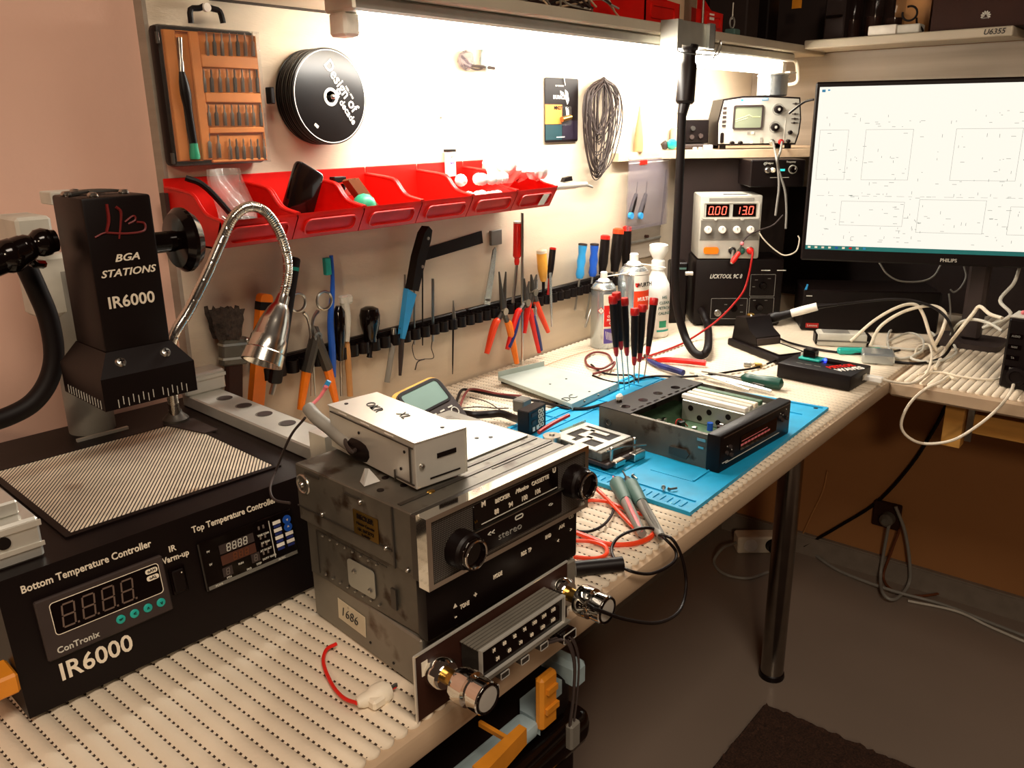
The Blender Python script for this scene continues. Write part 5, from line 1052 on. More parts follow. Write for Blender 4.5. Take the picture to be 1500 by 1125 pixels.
# spray cans and bottle
def spray(px, py, r, hh, label):
    c = B(px, py); c.y = min(c.y+r*.7, YW-r-.002); c.x += r*.7
    t = thing('spray_can', label, 'spray can', c)
    M().lathe([(r*.93, 0), (r, .004), (r, hh*.78), (r*.99, hh*.785), (r*.86, hh*.83), (r*.62, hh*.87), (r*.45, hh*.885)], c, n=40).build('can', 'can_silver', t)
    M().torus(c+V((0, 0, hh*.785)), (0, 0, 1), r*.985, .0012, 40, 6).build('seam', 'steel', t); M().torus(c+V((0, 0, hh*.872)), (0, 0, 1), r*.62, .0012, 40, 6).build('seam', 'steel', t)
    M().lathe([(r*.5, hh*.875), (r*.42, hh*.905), (r*.28, hh*.915), (r*.28, hh*.99), (r*.22, hh), (0, hh)], c, n=24).build('nozzle', 'white', t)
    return t, c
def shell(t, c, r, z0, z1, a0, a1, mt, nm):
    n = 16
    M().grid(lambda u, v: (c.x+r*math.cos(R(a0+(a1-a0)*u)), c.y+r*math.sin(R(a0+(a1-a0)*u)), c.z+z0+(z1-z0)*v), n, 1).build(nm, mt, t)
def ctext(t, c, r, z, ang, s, size, mt, bold=.0002, wide=1):
    a = R(ang); text(s, size, mt, t, fr((c.x+r*math.cos(a), c.y+r*math.sin(a), c.z+z), (-math.sin(a), math.cos(a), 0), (0, 0, 1)), bold=bold, wide=wide)
hgt = lambda c, px, py: on(px, py, 'y', c.y).z-ZB
c0 = B(888, 512); s1, c1_ = spray(886, 512, .0245, hgt(c0, 886, 402), 'smaller spray can with red and purple label and white nozzle by the wall')
shell(s1, c1_, .0249, .012, .110, 215, 300, 'cream', 'label'); shell(s1, c1_, .0251, .046, .088, 218, 300, 'red', 'red_band'); shell(s1, c1_, .0251, .012, .042, 218, 300, 'purple', 'purple_band')
for k, s in enumerate(('AIR', 'FIRE', 'CLEAN', 'POWER', 'OIL')): ctext(s1, c1_, .0256, .081-.0072*k, 252, s, .0062, 'white')
for k in range(7): M(fr(V((c1_.x+.0256*math.cos(R(232+7*k)), c1_.y+.0256*math.sin(R(232+7*k)), c1_.z+.028-.0012*k)), (-math.sin(R(232+7*k)), math.cos(R(232+7*k)), 0), (0, 0, 1))).prism([(-.0008, -.007), (0, -.007), (-.002, .009), (-.003, .009)], 0, .0003).build('white_ray', 'white', s1)
a = R(205); M(fr(V((c1_.x+.0252*math.cos(a), c1_.y+.0252*math.sin(a), c1_.z+.078)), (-math.sin(a), math.cos(a), 0), (0, 0, 1)) @ MX.Rotation(R(45), 4, 'Z')).box(-.005, .005, -.005, .005, 0, .0004).build('warning_mark', 'red', s1); M(fr(V((c1_.x+.0252*math.cos(a), c1_.y+.0252*math.sin(a), c1_.z+.078)), (-math.sin(a), math.cos(a), 0), (0, 0, 1)) @ MX.Rotation(R(45), 4, 'Z')).box(-.004, .004, -.004, .004, .0004, .0007).build('warning_field', 'white', s1); ctext(s1, c1_, .0260, .078, 205, '!', .008, 'black')
c0 = B(930, 508); s2, c2_ = spray(930, 508, .0305, hgt(c0, 935, 374), 'larger spray can with white and red label behind the red-capped screwdrivers')
shell(s2, c2_, .0309, .014, .150, 215, 300, 'white', 'label'); shell(s2, c2_, .0312, .072, .112, 215, 300, 'orange_red', 'red_band'); ctext(s2, c2_, .0318, .124, 254, 'WURTH', .0115, 'black', .0003, .9); ctext(s2, c2_, .0319, .096, 250, 'MULTI', .0105, 'white', .0003, .9); shell(s2, c2_, .0312, .026, .05, 215, 262, 'fine_print', 'print_block')
M(fr(V((c2_.x+.0316*math.cos(R(226)), c2_.y+.0316*math.sin(R(226)), c2_.z+.124)), (-math.sin(R(226)), math.cos(R(226)), 0), (0, 0, 1))).box(-.004, -.0005, .0005, .004, 0, .0003).box(.0005, .004, .0005, .004, 0, .0003).prism([(-.004, 0), (.004, 0), (.002, -.004), (-.002, -.004)], 0, .0003).build('maker_mark', 'red', s2)
M().tube([c2_+V((-.004, -.008, hgt(c2_, 930, 388))), c2_+V((-.03, -.005, hgt(c2_, 910, 400))), c1_+V((.004, -.006, hgt(c1_, 895, 402)))], .0011, 6).tube([c2_+V((.004, -.008, hgt(c2_, 935, 384))), D(975, 392, 1.50)], .0011, 6).build('straw', 'white', s2)
c = B(966, 492); c.y = min(c.y+.01, .93); r = .0265; hb_ = hgt(c, 962, 358)
bo = thing('pump_bottle', 'white plastic spray bottle with green mark behind the spray cans', 'bottle', c)
M().lathe([(r*.9, 0), (r, .004), (r, hb_*.50), (r*.93, hb_*.57), (r*.62, hb_*.66), (r*.45, hb_*.72), (r*.43, hb_*.74)], c, n=32).build('body', 'cotton', bo); M().lathe([(r*.52, hb_*.73), (r*.52, hb_*.82), (r*.4, hb_*.84), (r*.55, hb_*.88), (r*.72, hb_*.93), (r*.70, hb_*.99), (r*.55, hb_), (0, hb_)], c, n=24).build('pump_head', 'cotton', bo)
shell(bo, c, r+.0004, .022, .036, 225, 262, 'green', 'green_square'); shell(bo, c, r+.0004, .013, .017, 215, 285, 'teal', 'teal_line')
for k, s in enumerate(('HG', 'CLEAR', 'PETROL', 'CALINE')): ctext(bo, c, r+.0008, .085-.011*k, 245, s, .008, 'probe_green')
# six precision screwdrivers standing in the mat
for k, (tp_, mid, tip, lab) in enumerate((((897.9, 435), (903, 521.6), (907, 573), 'leftmost red-tipped screwdriver standing in the blue mat'), ((903, 430), (910, 512), (915, 571), 'second red-tipped screwdriver from the left, half behind the leftmost one'), ((914, 438), (918.5, 521), (922, 568), 'third red-tipped screwdriver from the left standing in the blue mat'), ((930, 453), (929, 535), (929, 564), 'shortest-standing red-capped screwdriver in front of the large spray can'), ((941, 448), (937, 530), (935, 562), 'fifth red-tipped screwdriver from the left standing in the mat'), ((958, 438), (948.5, 520.5), (943, 557), 'rightmost red-tipped screwdriver, leaning right in the blue mat'))):
    c = B(*tip, .002); t = thing('precision_screwdriver', lab, 'screwdriver', c, 'red and black screwdrivers standing in the mat')
    a = on(*tp_, 'y', c.y+.01); b = on(*mid, 'y', c.y+.004)
    M().along(a, b, [(.0064, 0), (.0068, .02), (.0068, .1), (.0064, .12), (.0064, .5), (.0052, .75), (.0044, .86)], 14).build('handle', 'black', t)
    M().along(a-(b-a)*.02, a+(b-a)*.11, [(.0066, 0), (.0075, .15), (.0075, .85), (.0068, 1)], 14).build('red_cap', 'deep_red', t); M().along(a+(b-a)*.84, b, [(.0046, 0), (.0042, .6), (.0026, 1)], 12).build('red_collar', 'deep_red', t)
    M().cyl(b, c, .0012, .0011, 8).build('shaft', 'steel', t)
# loose things on the bench
wire([B(898, 531, .006), B(890, 519, .004), B(872, 516, .004), B(858, 524, .004), B(862, 536, .005), B(882, 540, .008), B(900, 530, .012), B(895, 540, .006), B(876, 546, .005), B(868, 548, .003)], .0021, 'maroon_lead', 'twisted maroon lead looping before the spray cans', 'test_lead', 'lead')
wire([B(866, 534, .003), B(880, 545, .004), B(900, 549, .004), B(925, 550, .005), B(930, 556, .005), B(915, 561, .005), B(890, 558, .004), B(868, 550, .003)], .0019, 'black', 'black lead curling under the standing screwdrivers', 'test_lead', 'lead')
wire([B(930, 556, .007), B(960, 551, .006), B(1000, 552, .006), B(1040, 549, .005), B(1080, 543, .004), B(1110, 538, .004), B(1136, 528, .006)], .0021, 'black', 'long black lead behind the blue mat running to the tester', 'test_lead', 'lead')
wire([B(870, 512, .002), B(840, 520, .002), B(800, 535, .002), B(782, 545, .002)], .0005, 'wood', 'thin tan wire lying on the cover before the wall')
pc_ = thing('bench_cutters', 'small cutters with red and navy handles lying on the bench', 'cutters', B(960, 535))
M().tube([B(948, 524, .007), B(958, 528, .008), B(975, 527, .008), B(1005, 529, .008), B(1034, 532, .008)], lambda t: .0028+.0026*min(1, t*2), 10).build('red_handle', 'red', pc_, 'red plastic handle'); M().tube([B(948, 526, .006), B(956, 531, .007), B(968, 536, .008), B(985, 541, .008), B(1001, 546, .008)], lambda t: .0028+.0026*min(1, t*2), 10).build('navy_handle', 'navy', pc_, 'navy plastic handle'); M().tube([B(945, 521, .006), B(952, 526, .007), B(960, 531, .008)], .004, 8).build('jaw', 'dark_steel', pc_)
gs = thing('green_screwdriver', 'dark green handled screwdriver lying right behind the open radio', 'screwdriver', B(1115, 560))
M().along(B(1147, 563, .011), B(1086, 553, .011), [(.004, 0), (.0095, .05), (.0105, .25), (.0095, .45), (.0078, .62), (.0092, .78), (.0085, .92), (.004, 1)], 18).build('handle', 'dark_green', gs); M().along(B(1086, 553, .010), B(1028, 544, .006), [(.0032, 0), (.002, .08), (.0018, 1)], 8).build('shaft', 'steel', gs)
for (a, b, w, mt, lab) in (((1011, 546), (1098, 571), .0016, 'steel', 'thin steel tweezers lying nearest behind the open radio'), ((1018, 549), (1130, 573), .0024, 'can_silver', 'pale steel tweezers lying below the green screwdriver'), ((1038, 546), (1120, 565), .0018, 'dark_steel', 'dark steel probe lying between tweezers and green screwdriver')):
    p_, q_ = B(*a, .006), B(*b, .006); d = (q_-p_).normalized(); s = V((-d.y, d.x, 0))
    tw = M()
    for k in (-1, 1): tw.tube([p_+s*k*.0006, p_.lerp(q_, .45)+s*k*.004+V((0, 0, .003)), q_+s*k*.001], w, 6)
    tw.build('bench_tweezers', mt, None, lab, 'tweezers')
for k, (px, py, mt, lab) in enumerate(((1096, 533, 'steel', 'small silver connector lying before the soldering iron stand'), (1112, 535, 'brass', 'small brass connector lying before the soldering iron stand'))):
    t = thing('small_connector', lab, 'connector', B(px, py)); M().cyl(B(px-6, py, .005), B(px+4, py+1, .005), .0048, n=12).build('barrel', mt, t); M().cyl(B(px+4, py+1, .005), B(px+9, py-1, .005), .003, n=10).build('tip', 'cream', t)
for px, py, mt, lab in ((940, 538, 'steel', ''),): pass
for px, py, an, lab in ((972, 716, 30, 'left small screw lying on the blue mat below the open radio'), (985, 716, 150, 'right small screw lying on the blue mat below the open radio'), (930, 699, 60, 'small screw standing beside the test probe tips')):
    c = B(px, py, .006); d = V((math.cos(R(an)), math.sin(R(an)), 0)); M().cyl(c-d*.006, c+d*.004, .0014, n=8).lathe([(.0028, 0), (.0028, .0012), (.0016, .002), (0, .002)], c+d*.004, d, 12).build('screw', 'steel', None, lab, 'screw')
# test probes and their leads in the foreground
for nm, lab, tip, g0, g1, e, mt, mt2, gm in (('test_probe', 'test probe with green grip and red tail lying on the blue mat edge', (898, 698), (903, 706), (917, 735), (941, 782), 'probe_green', 'grey', 'pink'), ('test_probe', 'test probe with green grip and dark tip right of the red-tailed one', (912, 690), (923, 709), (940, 738), (969, 786), 'probe_green', 'grey', 'dark_steel')):
    t = thing(nm, lab, 'probe', B(*g1)); a, b, c, d = B(*tip, .012), B(*g0, .013), B(*g1, .013), B(*e, .009)
    M().along(a, b, [(.001, 0), (.0013, .5), (.0038, .6), (.0045, 1)], 10).build('tip', gm, t); M().along(b, c, [(.0062, 0), (.0092, .06), (.0088, .5), (.0072, 1)], 16).build('grip', mt, t); M().along(c, d, [(.0062, 0), (.0058, .5), (.0046, 1)], 12).build('barrel', mt2, t)
    M().tube([c+V((0, 0, .005)), c.lerp(d, .5)+V((-.002, 0, .005)), d+V((0, 0, .002))], .0022, 6).build('stripe', 'pink' if gm == 'pink' else 'mid_grey', t)
def lead(pts, r, mt, lab): return M().tube(pts, r, 8, 8).build('test_lead', mt, None, lab, 'lead')
lead([B(832, 682, .03), B(855, 700, .016), B(880, 722, .006), B(905, 748, .006), B(928, 772, .006), B(941, 782, .008)], .0024, 'orange_red', 'orange-red lead running diagonally to the red-tailed probe')
lead([B(836, 737, .004), B(862, 733, .004), B(890, 735, .004), B(915, 745, .004), B(942, 754, .004)], .0022, 'orange_red', 'orange-red lead lying straight under the two probes')
lead([B(838, 778, .004), B(865, 788, .004), B(890, 797, .004), B(925, 797, .004), B(950, 789, .004), B(960, 778, .004)], .0028, 'orange_red', 'thick orange-red lead lying along the bench front edge')
lead([B(838, 792, .004), B(865, 793, .004), B(886, 800, .004), B(888, 812, .004), B(872, 818, .004), B(840, 816, .004)], .0022, 'orange_red', 'orange-red lead making a tight loop beside the radio stack')
lead([B(842, 778, .004), B(865, 778, .004), B(885, 768, .004), B(897, 752, .004), B(898, 740, .004)], .0016, 'black', 'thin black lead curving between the orange-red leads')
bl = [B(968, 786, .008), B(955, 774, .012), B(930, 776, .016), B(905, 788, .012), B(896, 806, .006), B(905, 825, .005), B(925, 837, .005), on(955, 840, 'y', .376), on(985, 825, 'y', .368), on(990, 808, 'y', .370), on(975, 790, 'y', .380), B(962, 780, .006)]
lead(bl, .0017, 'black', 'black lead coiled in a loop over the bench front edge')
lead([B(966, 784, .012), on(985, 790, 'y', .372), on(1000, 820, 'y', .362), on(1005, 860, 'y', .355), on(995, 895, 'y', .345), on(965, 912, 'y', .335), on(920, 908, 'y', .330), on(875, 893, 'y', .335), on(862, 886, 'y', .345)], .0017, 'black', 'black lead hanging in a wide loop below the bench edge')
bt_ = thing('black_sleeve', 'black tube sleeve lying across the bench edge beside the stack', 'sleeve', B(880, 832)); M().cyl(B(842, 833, .0075), B(912, 826, .0075), .0075, n=18).build('sleeve', 'black', bt_)
jp = thing('jack_plug', 'glossy black barrel plug lying beside the stacked radios', 'plug', B(845, 722)); M().along(B(832, 712, .014), B(865, 722, .010), [(.008, 0), (.009, .3), (.0095, .85), (.007, 1)], 16).build('barrel', 'black_gloss', jp); M().along(B(865, 722, .010), B(869, 723, .010), [(.004, 0), (.004, 1)], 12).build('tip', 'black', jp); M().cyl(B(834, 738, .007), B(848, 742, .007), .006, n=14).build('ring', 'charcoal', jp)
# ================================================================== the corner: instruments facing the seat
AN = -53.1
o_ = B(1015, 478)
ss_ = thing('soldering_station', 'black soldering station with white lettering under the power supply', 'soldering station', T(o_.x, o_.y, ZB, AN)); ts = WM[ss_.name]
SW, SHt = .185, .146
M(ts).box(0, SW, 0, .11, .004, SHt, .003, None, 2).build('case', 'black', ss_)
for a in (.015, SW-.015):
    for b in (.015, .095): M(ts).cyl((a, b, 0), (a, b, .005), .007, n=12).build('foot', 'black_rubber', ss_)
def fs_(px, py):                                          # point on the station front
    q = plane(px, py, (o_.x, o_.y, ZB), V((-.8, -.6, 0))); return ts.inverted() @ q
def fm(px, py, h=.0004): q = fs_(px, py); return ts @ fr((q.x, -h, q.z), (1, 0, 0), (0, 0, 1))
text('LICKTOOL 9C 8', .0125, 'light_grey', ss_, fm(1063, 405), bold=.0002, shear=.3, wide=.75)
def frame_(x0, y0, x1, y1):
    a, b = fs_(x0, y0), fs_(x1, y1); f = ts @ fr(((a.x+b.x)/2, 0, (a.z+b.z)/2), (1, 0, 0), (0, 0, 1)); w, h = abs(b.x-a.x), abs(a.z-b.z)
    M(f).ring(rrect(w, h, .001, n=1), rrect(w-.0014, h-.0014, .0006, n=1), 0, .0005).build('panel_line', 'grey', ss_)
frame_(1042, 437, 1093, 467); frame_(1100, 402, 1134, 434); frame_(1098, 436, 1132, 463)
M(fm(1051, 458, .001)).lathe([(.0075, 0), (.0075, .003), (.006, .004), (.006, .002), (0, .002)], n=24).build('socket', 'steel', ss_); 
for a in range(5): M(fm(1051, 458, .004)).cyl((.003*math.cos(a*1.26), .003*math.sin(a*1.26), -.001), (.003*math.cos(a*1.26), .003*math.sin(a*1.26), .001), .0007, n=6).build('socket_pin', 'black', ss_)
for px, py in ((1074, 451), (1117, 418), (1112, 450)): M(fm(px, py)).lathe([(.008, 0), (.0075, .008), (.006, .010), (0, .010)], n=20).build('dial', 'black_gloss', ss_)
for px, py in ((1063, 446), (1063, 456), (1086, 447), (1086, 457), (1108, 410), (1127, 408), (1104, 420), (1105, 440), (1122, 440)): M(fm(px, py)).box(-.003, .003, -.0004, .0004, 0, .0003).build('tick_label', 'grey', ss_)
M(fm(1007, 401, -.004)).cyl((-.004, 0, 0), (.012, 0, 0), .0045, n=14).build('side_fitting', 'alu', ss_)
for px in (1122, 1145): q = fm(px, 396); M(q).box(-.010, .009, -.001, .001, 0, .0006).build('top_label', 'light_grey', ss_)
# power supply on top of it
pz = SHt
ps = thing('power_supply', 'grey bench power supply showing red digits on the soldering station', 'power supply', T(*(ts @ V((.001, -.004, pz))), AN-1)); tp = WM[ps.name]
PWd, PH = .128, .134
M(tp).box(0, PWd, 0, .105, .002, PH, .004, None, 2).build('case', 'instrument_grey', ps)
pf = lambda x, z, h=.0004: tp @ fr((x, -h, z), (1, 0, 0), (0, 0, 1))
M(pf(PWd/2, PH*.475)).box(-PWd*.47, PWd*.47, -PH*.145, PH*.145, -.0004, .0006).build('grey_band', 'mid_grey', ps, 'darker grey control band'); M(pf(PWd/2, PH*.93)).box(-PWd*.36, PWd*.36, -.004, .004, 0, .0004).build('name_strip', 'grey', ps); M(pf(PWd/2, PH*.315)).box(-PWd*.48, PWd*.48, -.0008, .0008, 0, .0005).build('seam', 'mid_grey', ps)
M(pf(PWd/2, PH*.77)).ring(rrect(PWd*.92, PH*.26, .004), rrect(PWd*.86, PH*.22, .002), 0, .0018).build('display_frame', 'light_grey', ps)
for cx, s, kind in ((.285, '0.00', 'left'), (.715, '13.0', 'right')):
    dw = M(pf(PWd*cx, PH*.77)).box(-PWd*.185, PWd*.185, -PH*.095, PH*.095, 0, .001).build('display', 'black_gloss', ps); seven(M(pf(PWd*cx, PH*.77, .0014)), s, PH*.118, MX(), .86, .10).build('digits', 'seg_red', dw, 'glowing red digits')
for a in (.26, .69): M(pf(PWd*a, PH*.64)).lathe([(.0032, 0), (.0032, .003), (0, .0035)], n=14).build('small_knob', 'light_grey', ps)
for a in (.145, .375, .61, .83):
    kk = M(pf(PWd*a, PH*.475)).lathe([(.0078, 0), (.0074, .009), (.006, .0105), (0, .0105)], n=22).build('knob', 'white', ps); M(pf(PWd*a, PH*.475, .011)).box(-.0006, .0006, 0, .006, 0, .0004).build('pointer', 'grey', kk)
M(pf(PWd*.215, PH*.15)).prism(rrect(.031, .0145, .005), 0, .004).build('power_switch', 'orange', ps, 'orange rocker switch')
for a, mt in ((.56, 'black'), (.71, 'dark_green'), (.85, 'red')):
    te = M(pf(PWd*a, PH*.145)).lathe([(.0068, 0), (.0068, .006), (.005, .008), (.005, .014), (.003, .015), (0, .015)], n=18).build('terminal', mt, ps); M(pf(PWd*a, PH*.145)).torus((0, 0, .0005), (0, 0, 1), .0078, .001, 18, 6).build('washer', 'steel', te)
M(tp).box(.05, .10, .02, .024, PH, PH+.0012).build('top_slot', 'black', ps)
tred = tp @ V((PWd*.85, -.014, PH*.145)); tblk = tp @ V((PWd*.56, -.014, PH*.145))
lead([tred, tred+V((-.006, -.006, -.008)), D(1092, 420, 1.75), D(1075, 445, 1.73), D(1050, 470, 1.71), B(1022, 490, .012), B(1000, 503, .004), B(970, 515, .003), B(930, 528, .003)], .0022, 'deep_red', 'red and black lead from the power supply down to the bench')
cpn = thing('crocodile_clip', 'red insulated crocodile clip on the black power supply terminal', 'clip', tblk)
a, b = D(1072, 385, 1.735), D(1083, 370, 1.735); M().along(tblk+V((0, 0, .002)), a, [(.003, 0), (.0035, 1)], 8).build('jaw', 'steel', cpn); M().along(a, b, [(.004, 0), (.0058, .3), (.0045, 1)], 12).build('sleeve', 'red', cpn, 'red sleeve'); M().ball(D(1087, 357, 1.735), .0042).build('pink_bead', 'pink', cpn)
lead([b, D(1087, 357, 1.735), D(1095, 346, 1.735), D(1110, 338, 1.735), D(1132, 330, 1.73), D(1147, 315, 1.72)], .0017, 'charcoal', 'dark lead from the red clip rising toward the hanging grey cables')
lead([D(1112, 341, 1.745), D(1120, 352, 1.745), D(1135, 366, 1.75), D(1150, 374, 1.75), D(1166, 368, 1.75), D(1171, 352, 1.75), D(1169, 345, 1.75)], .0015, 'cream', 'pale thin lead curling right of the power supply')
# black cabinet behind with connectors at the top, under the shelf
bcb = thing('black_cabinet', 'tall black cabinet with connectors and a cyan light under the corner shelf', 'cabinet', T(*(ts @ V((-.02, .124, 0))), AN)); tb_ = WM[bcb.name]
M(tb_).box(0, .235, 0, .045, .001, .349, .002).build('case', 'shelf_dark', bcb)
bo2 = T(*(ts @ V((.120, -.005, .296))), AN)
def bx(px, py, h=.0005): q = plane(px, py, bo2 @ V((0, 0, 0)), V((-.8, -.6, 0))); return fr(q+V((-.8, -.6, 0))*h, (.6, -.8, 0), (0, 0, 1))
up_ = thing('connector_box', 'small black test instrument with coaxial sockets and knob hung under the corner shelf', 'instrument', bo2 @ V((.04, .06, 0)))
M(bo2).box(-.02, .09, 0, .12, .0, .0545, .002).build('case', 'black', up_)
M(bx(1124, 249)).lathe([(.0062, 0), (.0062, .006), (.0045, .007), (.0045, .012), (0, .012)], n=20).build('coax_socket', 'steel', up_); M(bx(1131, 249)).lathe([(.005, 0), (.005, .010), (.003, .012), (0, .012)], n=16).build('coax_socket', 'cream', up_)
M(bx(1161, 248)).torus((0, 0, .001), (0, 0, 1), .0078, .0012, 24, 6).build('knob_ring', 'light_grey', up_); M(bx(1161, 248)).lathe([(.0062, 0), (.006, .008), (0, .009)], n=20).build('knob', 'black_gloss', up_); M(bx(1163, 248, .0095)).box(-.0006, .0006, 0, .006, 0, .0004).build('knob_pointer', 'white', up_)
M(bx(1146, 249)).box(-.005, .005, -.0022, .0022, 0, .0008).build('cyan_lamp', 'led_cyan', up_, 'small cyan indicator'); M(bx(1142, 260)).box(-.019, .019, -.0005, .0005, 0, .0004).build('underline', 'light_grey', up_)
text('Output', .0055, 'light_grey', up_, bx(1127, 239), bold=.0001); text('Frequency', .005, 'light_grey', up_, bx(1159, 237), bold=.0001, wide=.85); M(bx(1122, 240)).torus((-.002, 0, .0003), (0, 0, 1), .0022, .0005, 16, 6).build('marker_ring', 'light_grey', up_)
# corner shelf
cz = 1.0825
csf = thing('corner_shelf', 'pale wooden corner shelf carrying the oscilloscope', 'shelf', (1.8, .85, cz))
A0 = D(965, 232, 1.795); B0 = D(1186, 228, 1.795)
M().prism([(1.47, YW-.001), (1.472, YW-.016), (A0.x-.02, YW-.016), (A0.x, A0.y), (B0.x, B0.y), (B0.x+.03, B0.y-.035), (XR-.032, B0.y-.035), (XR-.032, YW-.001)], cz, cz+.0165).build('board', 'pale_wood' if 0 else 'beige', csf)
zs_ = cz+.017
cq_ = W(935, 226, .012)
M().lathe([(.0105, 0), (.0108, .012), (.0098, .03), (.0075, .05), (.0042, .068), (.0012, .09), (0, .091)], (cq_.x, YW-.012, zs_), n=20, sq=.9).build('wooden_cone', 'cone_wood', None, 'pale wooden cone standing at the left end of the corner shelf', 'cone')
os_p = D(1047, 214, 1.815)
osc = thing('oscilloscope', 'small beige oscilloscope with screen and black knobs on the corner shelf', 'oscilloscope', T(os_p.x, os_p.y, zs_, AN+2)); to = WM[osc.name]
OW, OH = .182, .109
fo = to @ fr((0, 0, 0), (1, 0, 0), (0, 0, 1))
pol = [(.004, .008), (OW-.008, .008), (OW-.002, .03), (OW, OH*.55), (OW-.006, OH-.004), (OW*.62, OH), (OW*.3, OH), (.012, OH-.006), (.002, OH*.5)]
M(fo).prism(pol, -.10, 0).build('case', 'black', osc); M(fo).prism([(OW/2+(a-OW/2)*.965, OH*.53+(b-OH*.53)*.93) for a, b in pol], 0, .002).build('front_panel', 'instrument_grey', osc)
for a in (.02, OW-.02):
    for b in (.015, .085): M(to).cyl((a, b, 0), (a, b, .009), .007, n=12).build('foot', 'black_rubber', osc)
of = lambda px, py, h=.0022: fo @ MX.Translation(((px-1047)/(1180-1047)*OW, (214-py)/(214-136)*OH, h))
cr_ = M(of(1096, 167)).ring(rrect(.064, .050, .004), rrect(.057, .043, .003), 0, .003).build('screen_frame', 'charcoal', osc); M(of(1096, 167)).prism(rrect(.057, .043, .003), 0, .0008).build('screen', 'crt', cr_); M(of(1096, 167, .0032)).tube([(-.026, -.005, 0), (-.012, 0, 0), (-.008, .001, 0), (.002, .005, 0), (.010, .001, 0), (.026, .001, 0)], .0006, 5, 0).tube([(-.026, -.009, 0), (-.010, -.004, 0), (.0, -.001, 0)], .0005, 5, 0).build('trace_line', 'trace', cr_)
for px, py, r_ in ((1142, 156, .0085), (1139, 182, .0085), (1163, 190, .0042), (1161, 203, .004), (1073, 205, .0048), (1086, 205, .0048)):
    kk = M(of(px, py)).lathe([(r_, 0), (r_*.95, .009), (r_*.7, .010), (0, .010)], n=20).build('knob', 'black', osc)
    if r_ > .008: M(of(px, py, .0124)).lathe([(r_*.35, 0), (0, .0004)], n=12).build('knob_centre', 'light_grey', kk); M(of(px, py)).torus((0, 0, .0004), (0, 0, 1), r_*1.35, .0006, 24, 5).build('scale_ring', 'grey', kk)
for px, py, mt in ((1136, 204, 'steel'), (1150, 204, 'deep_red')): M(of(px, py)).lathe([(.006, 0), (.006, .004), (.004, .005), (.004, .010), (0, .010)], n=18).build('input_socket', mt, osc)
for k in range(5): M(of(1059, 153+6.5*k)).box(-.004, .004, -.002, .002, 0, .0025).build('slide_key', 'charcoal', osc)
M(of(1057, 197)).prism(rrect(.007, .022, .003), 0, .003).build('power_key', 'black', osc)
for px, py in ((1105, 190), (1104, 204), (1119, 203), (1119, 199), (1098, 190)): M(of(px, py)).box(-.0026, .0026, -.0026, .0026, 0, .002).build('button', 'cream' if px in (1105, 1104) else 'grey', osc)
for py in (148, 163, 170, 176): M(of(1169, py)).box(-.007, .007, -.0007, .0007, 0, .002).box(-.002, .001, -.002, .002, 0, .003).build('slider', 'charcoal', osc)
M(of(1155, 190)).box(-.0004, .0004, -.022, .03, 0, .0006).build('panel_divider', 'white', osc); M(of(1085, 142)).box(-.0026, .0026, -.0022, .0022, 0, .0005).build('blue_tag', 'sky_blue', osc); tg2 = M(of(1121, 141)).box(-.0068, .0068, -.0026, .0026, 0, .0005).build('blue_tag', 'sky_blue', osc); text('HAMEG', .0034, 'white', tg2, of(1121, 141, .0028), bold=.0001)
# two grey probe cables hanging from its inputs
for px, py, pts, lab in ((1136, 204, ((1137, 230), (1140, 250), (1141, 275), (1138, 300), (1136, 316)), 'left grey probe cable hanging from the oscilloscope'), (1150, 204, ((1143, 222), (1139, 236), (1143, 256), (1150, 280), (1152, 310), (1151, 335)), 'right grey probe cable hanging from the oscilloscope')):
    s = of(px, py, .012) @ V((0, 0, 0)); lead([s] + [D(a, b, 1.69) for a, b in pts], .0024, 'mid_grey', lab)
# pot on the oscilloscope
pp = fo @ V((OW*.70, OH, -.045))
pot = thing('metal_pot', 'small round metal pot with bent lid handle on top of the oscilloscope', 'pot', pp)
M().lathe([(.030, 0), (.032, .002), (.032, .040), (.0335, .041), (.0335, .043), (.031, .043)], pp, n=36).build('body', 'can_silver', pot); M().lathe([(.0325, .0432), (.030, .046), (.01, .049), (0, .049)], pp, n=36).build('lid', 'alu_bright', pot); M().box(pp.x+.004, pp.x+.04, pp.y-.036, pp.y-.024, pp.z+.046, pp.z+.050, .001).build('lid_handle', 'white', pot); M().ball(pp+V((.012, -.031, .034)), .002).build('rivet', 'steel', pot)
# black radio set and oddments left of the oscilloscope
o2 = D(1003, 213, 1.85); t2_ = T(o2.x, o2.y, zs_, AN+6)
rs = thing('black_radio_set', 'small black radio box behind the hose pole left of the oscilloscope', 'radio', t2_)
M(t2_).box(0, .052, 0, .055, .012, .062, .002).build('case', 'black', rs); M(t2_).box(-.012, .056, -.01, .05, 0, .011, .003).build('base', 'charcoal', rs)
for a, b in ((.016, .044), (.014, .026), (.034, .028)): M(t2_ @ fr((a, 0, b), (1, 0, 0), (0, 0, 1))).lathe([(.0052, 0), (.005, .006), (0, .006)], n=16).build('knob', 'steel' if b > .04 else 'charcoal', rs)
o3 = D(985, 222, 1.83)
M().cyl((o3.x+.02, YW-.016, zs_), (o3.x+.02, YW-.016, zs_+.045), .013, n=20).build('tape_roll', 'beige', None, 'beige roll standing left behind the hose pole', 'roll')
q = D(984, 218, 1.815); M().ball((q.x, q.y, zs_+.012), .011, (1.6, 1, 1), 12, None, .1).build('teal_cloth', 'teal', None, 'teal scrap of cloth lying left of the black radio box', 'cloth'); q = D(974, 220, 1.81); M().ball((q.x, q.y, zs_+.010), .009, (1.5, .8, 1), 10, None, .2).build('dark_plug', 'charcoal', None, 'dark plug lying at the corner shelf left end', 'plug')
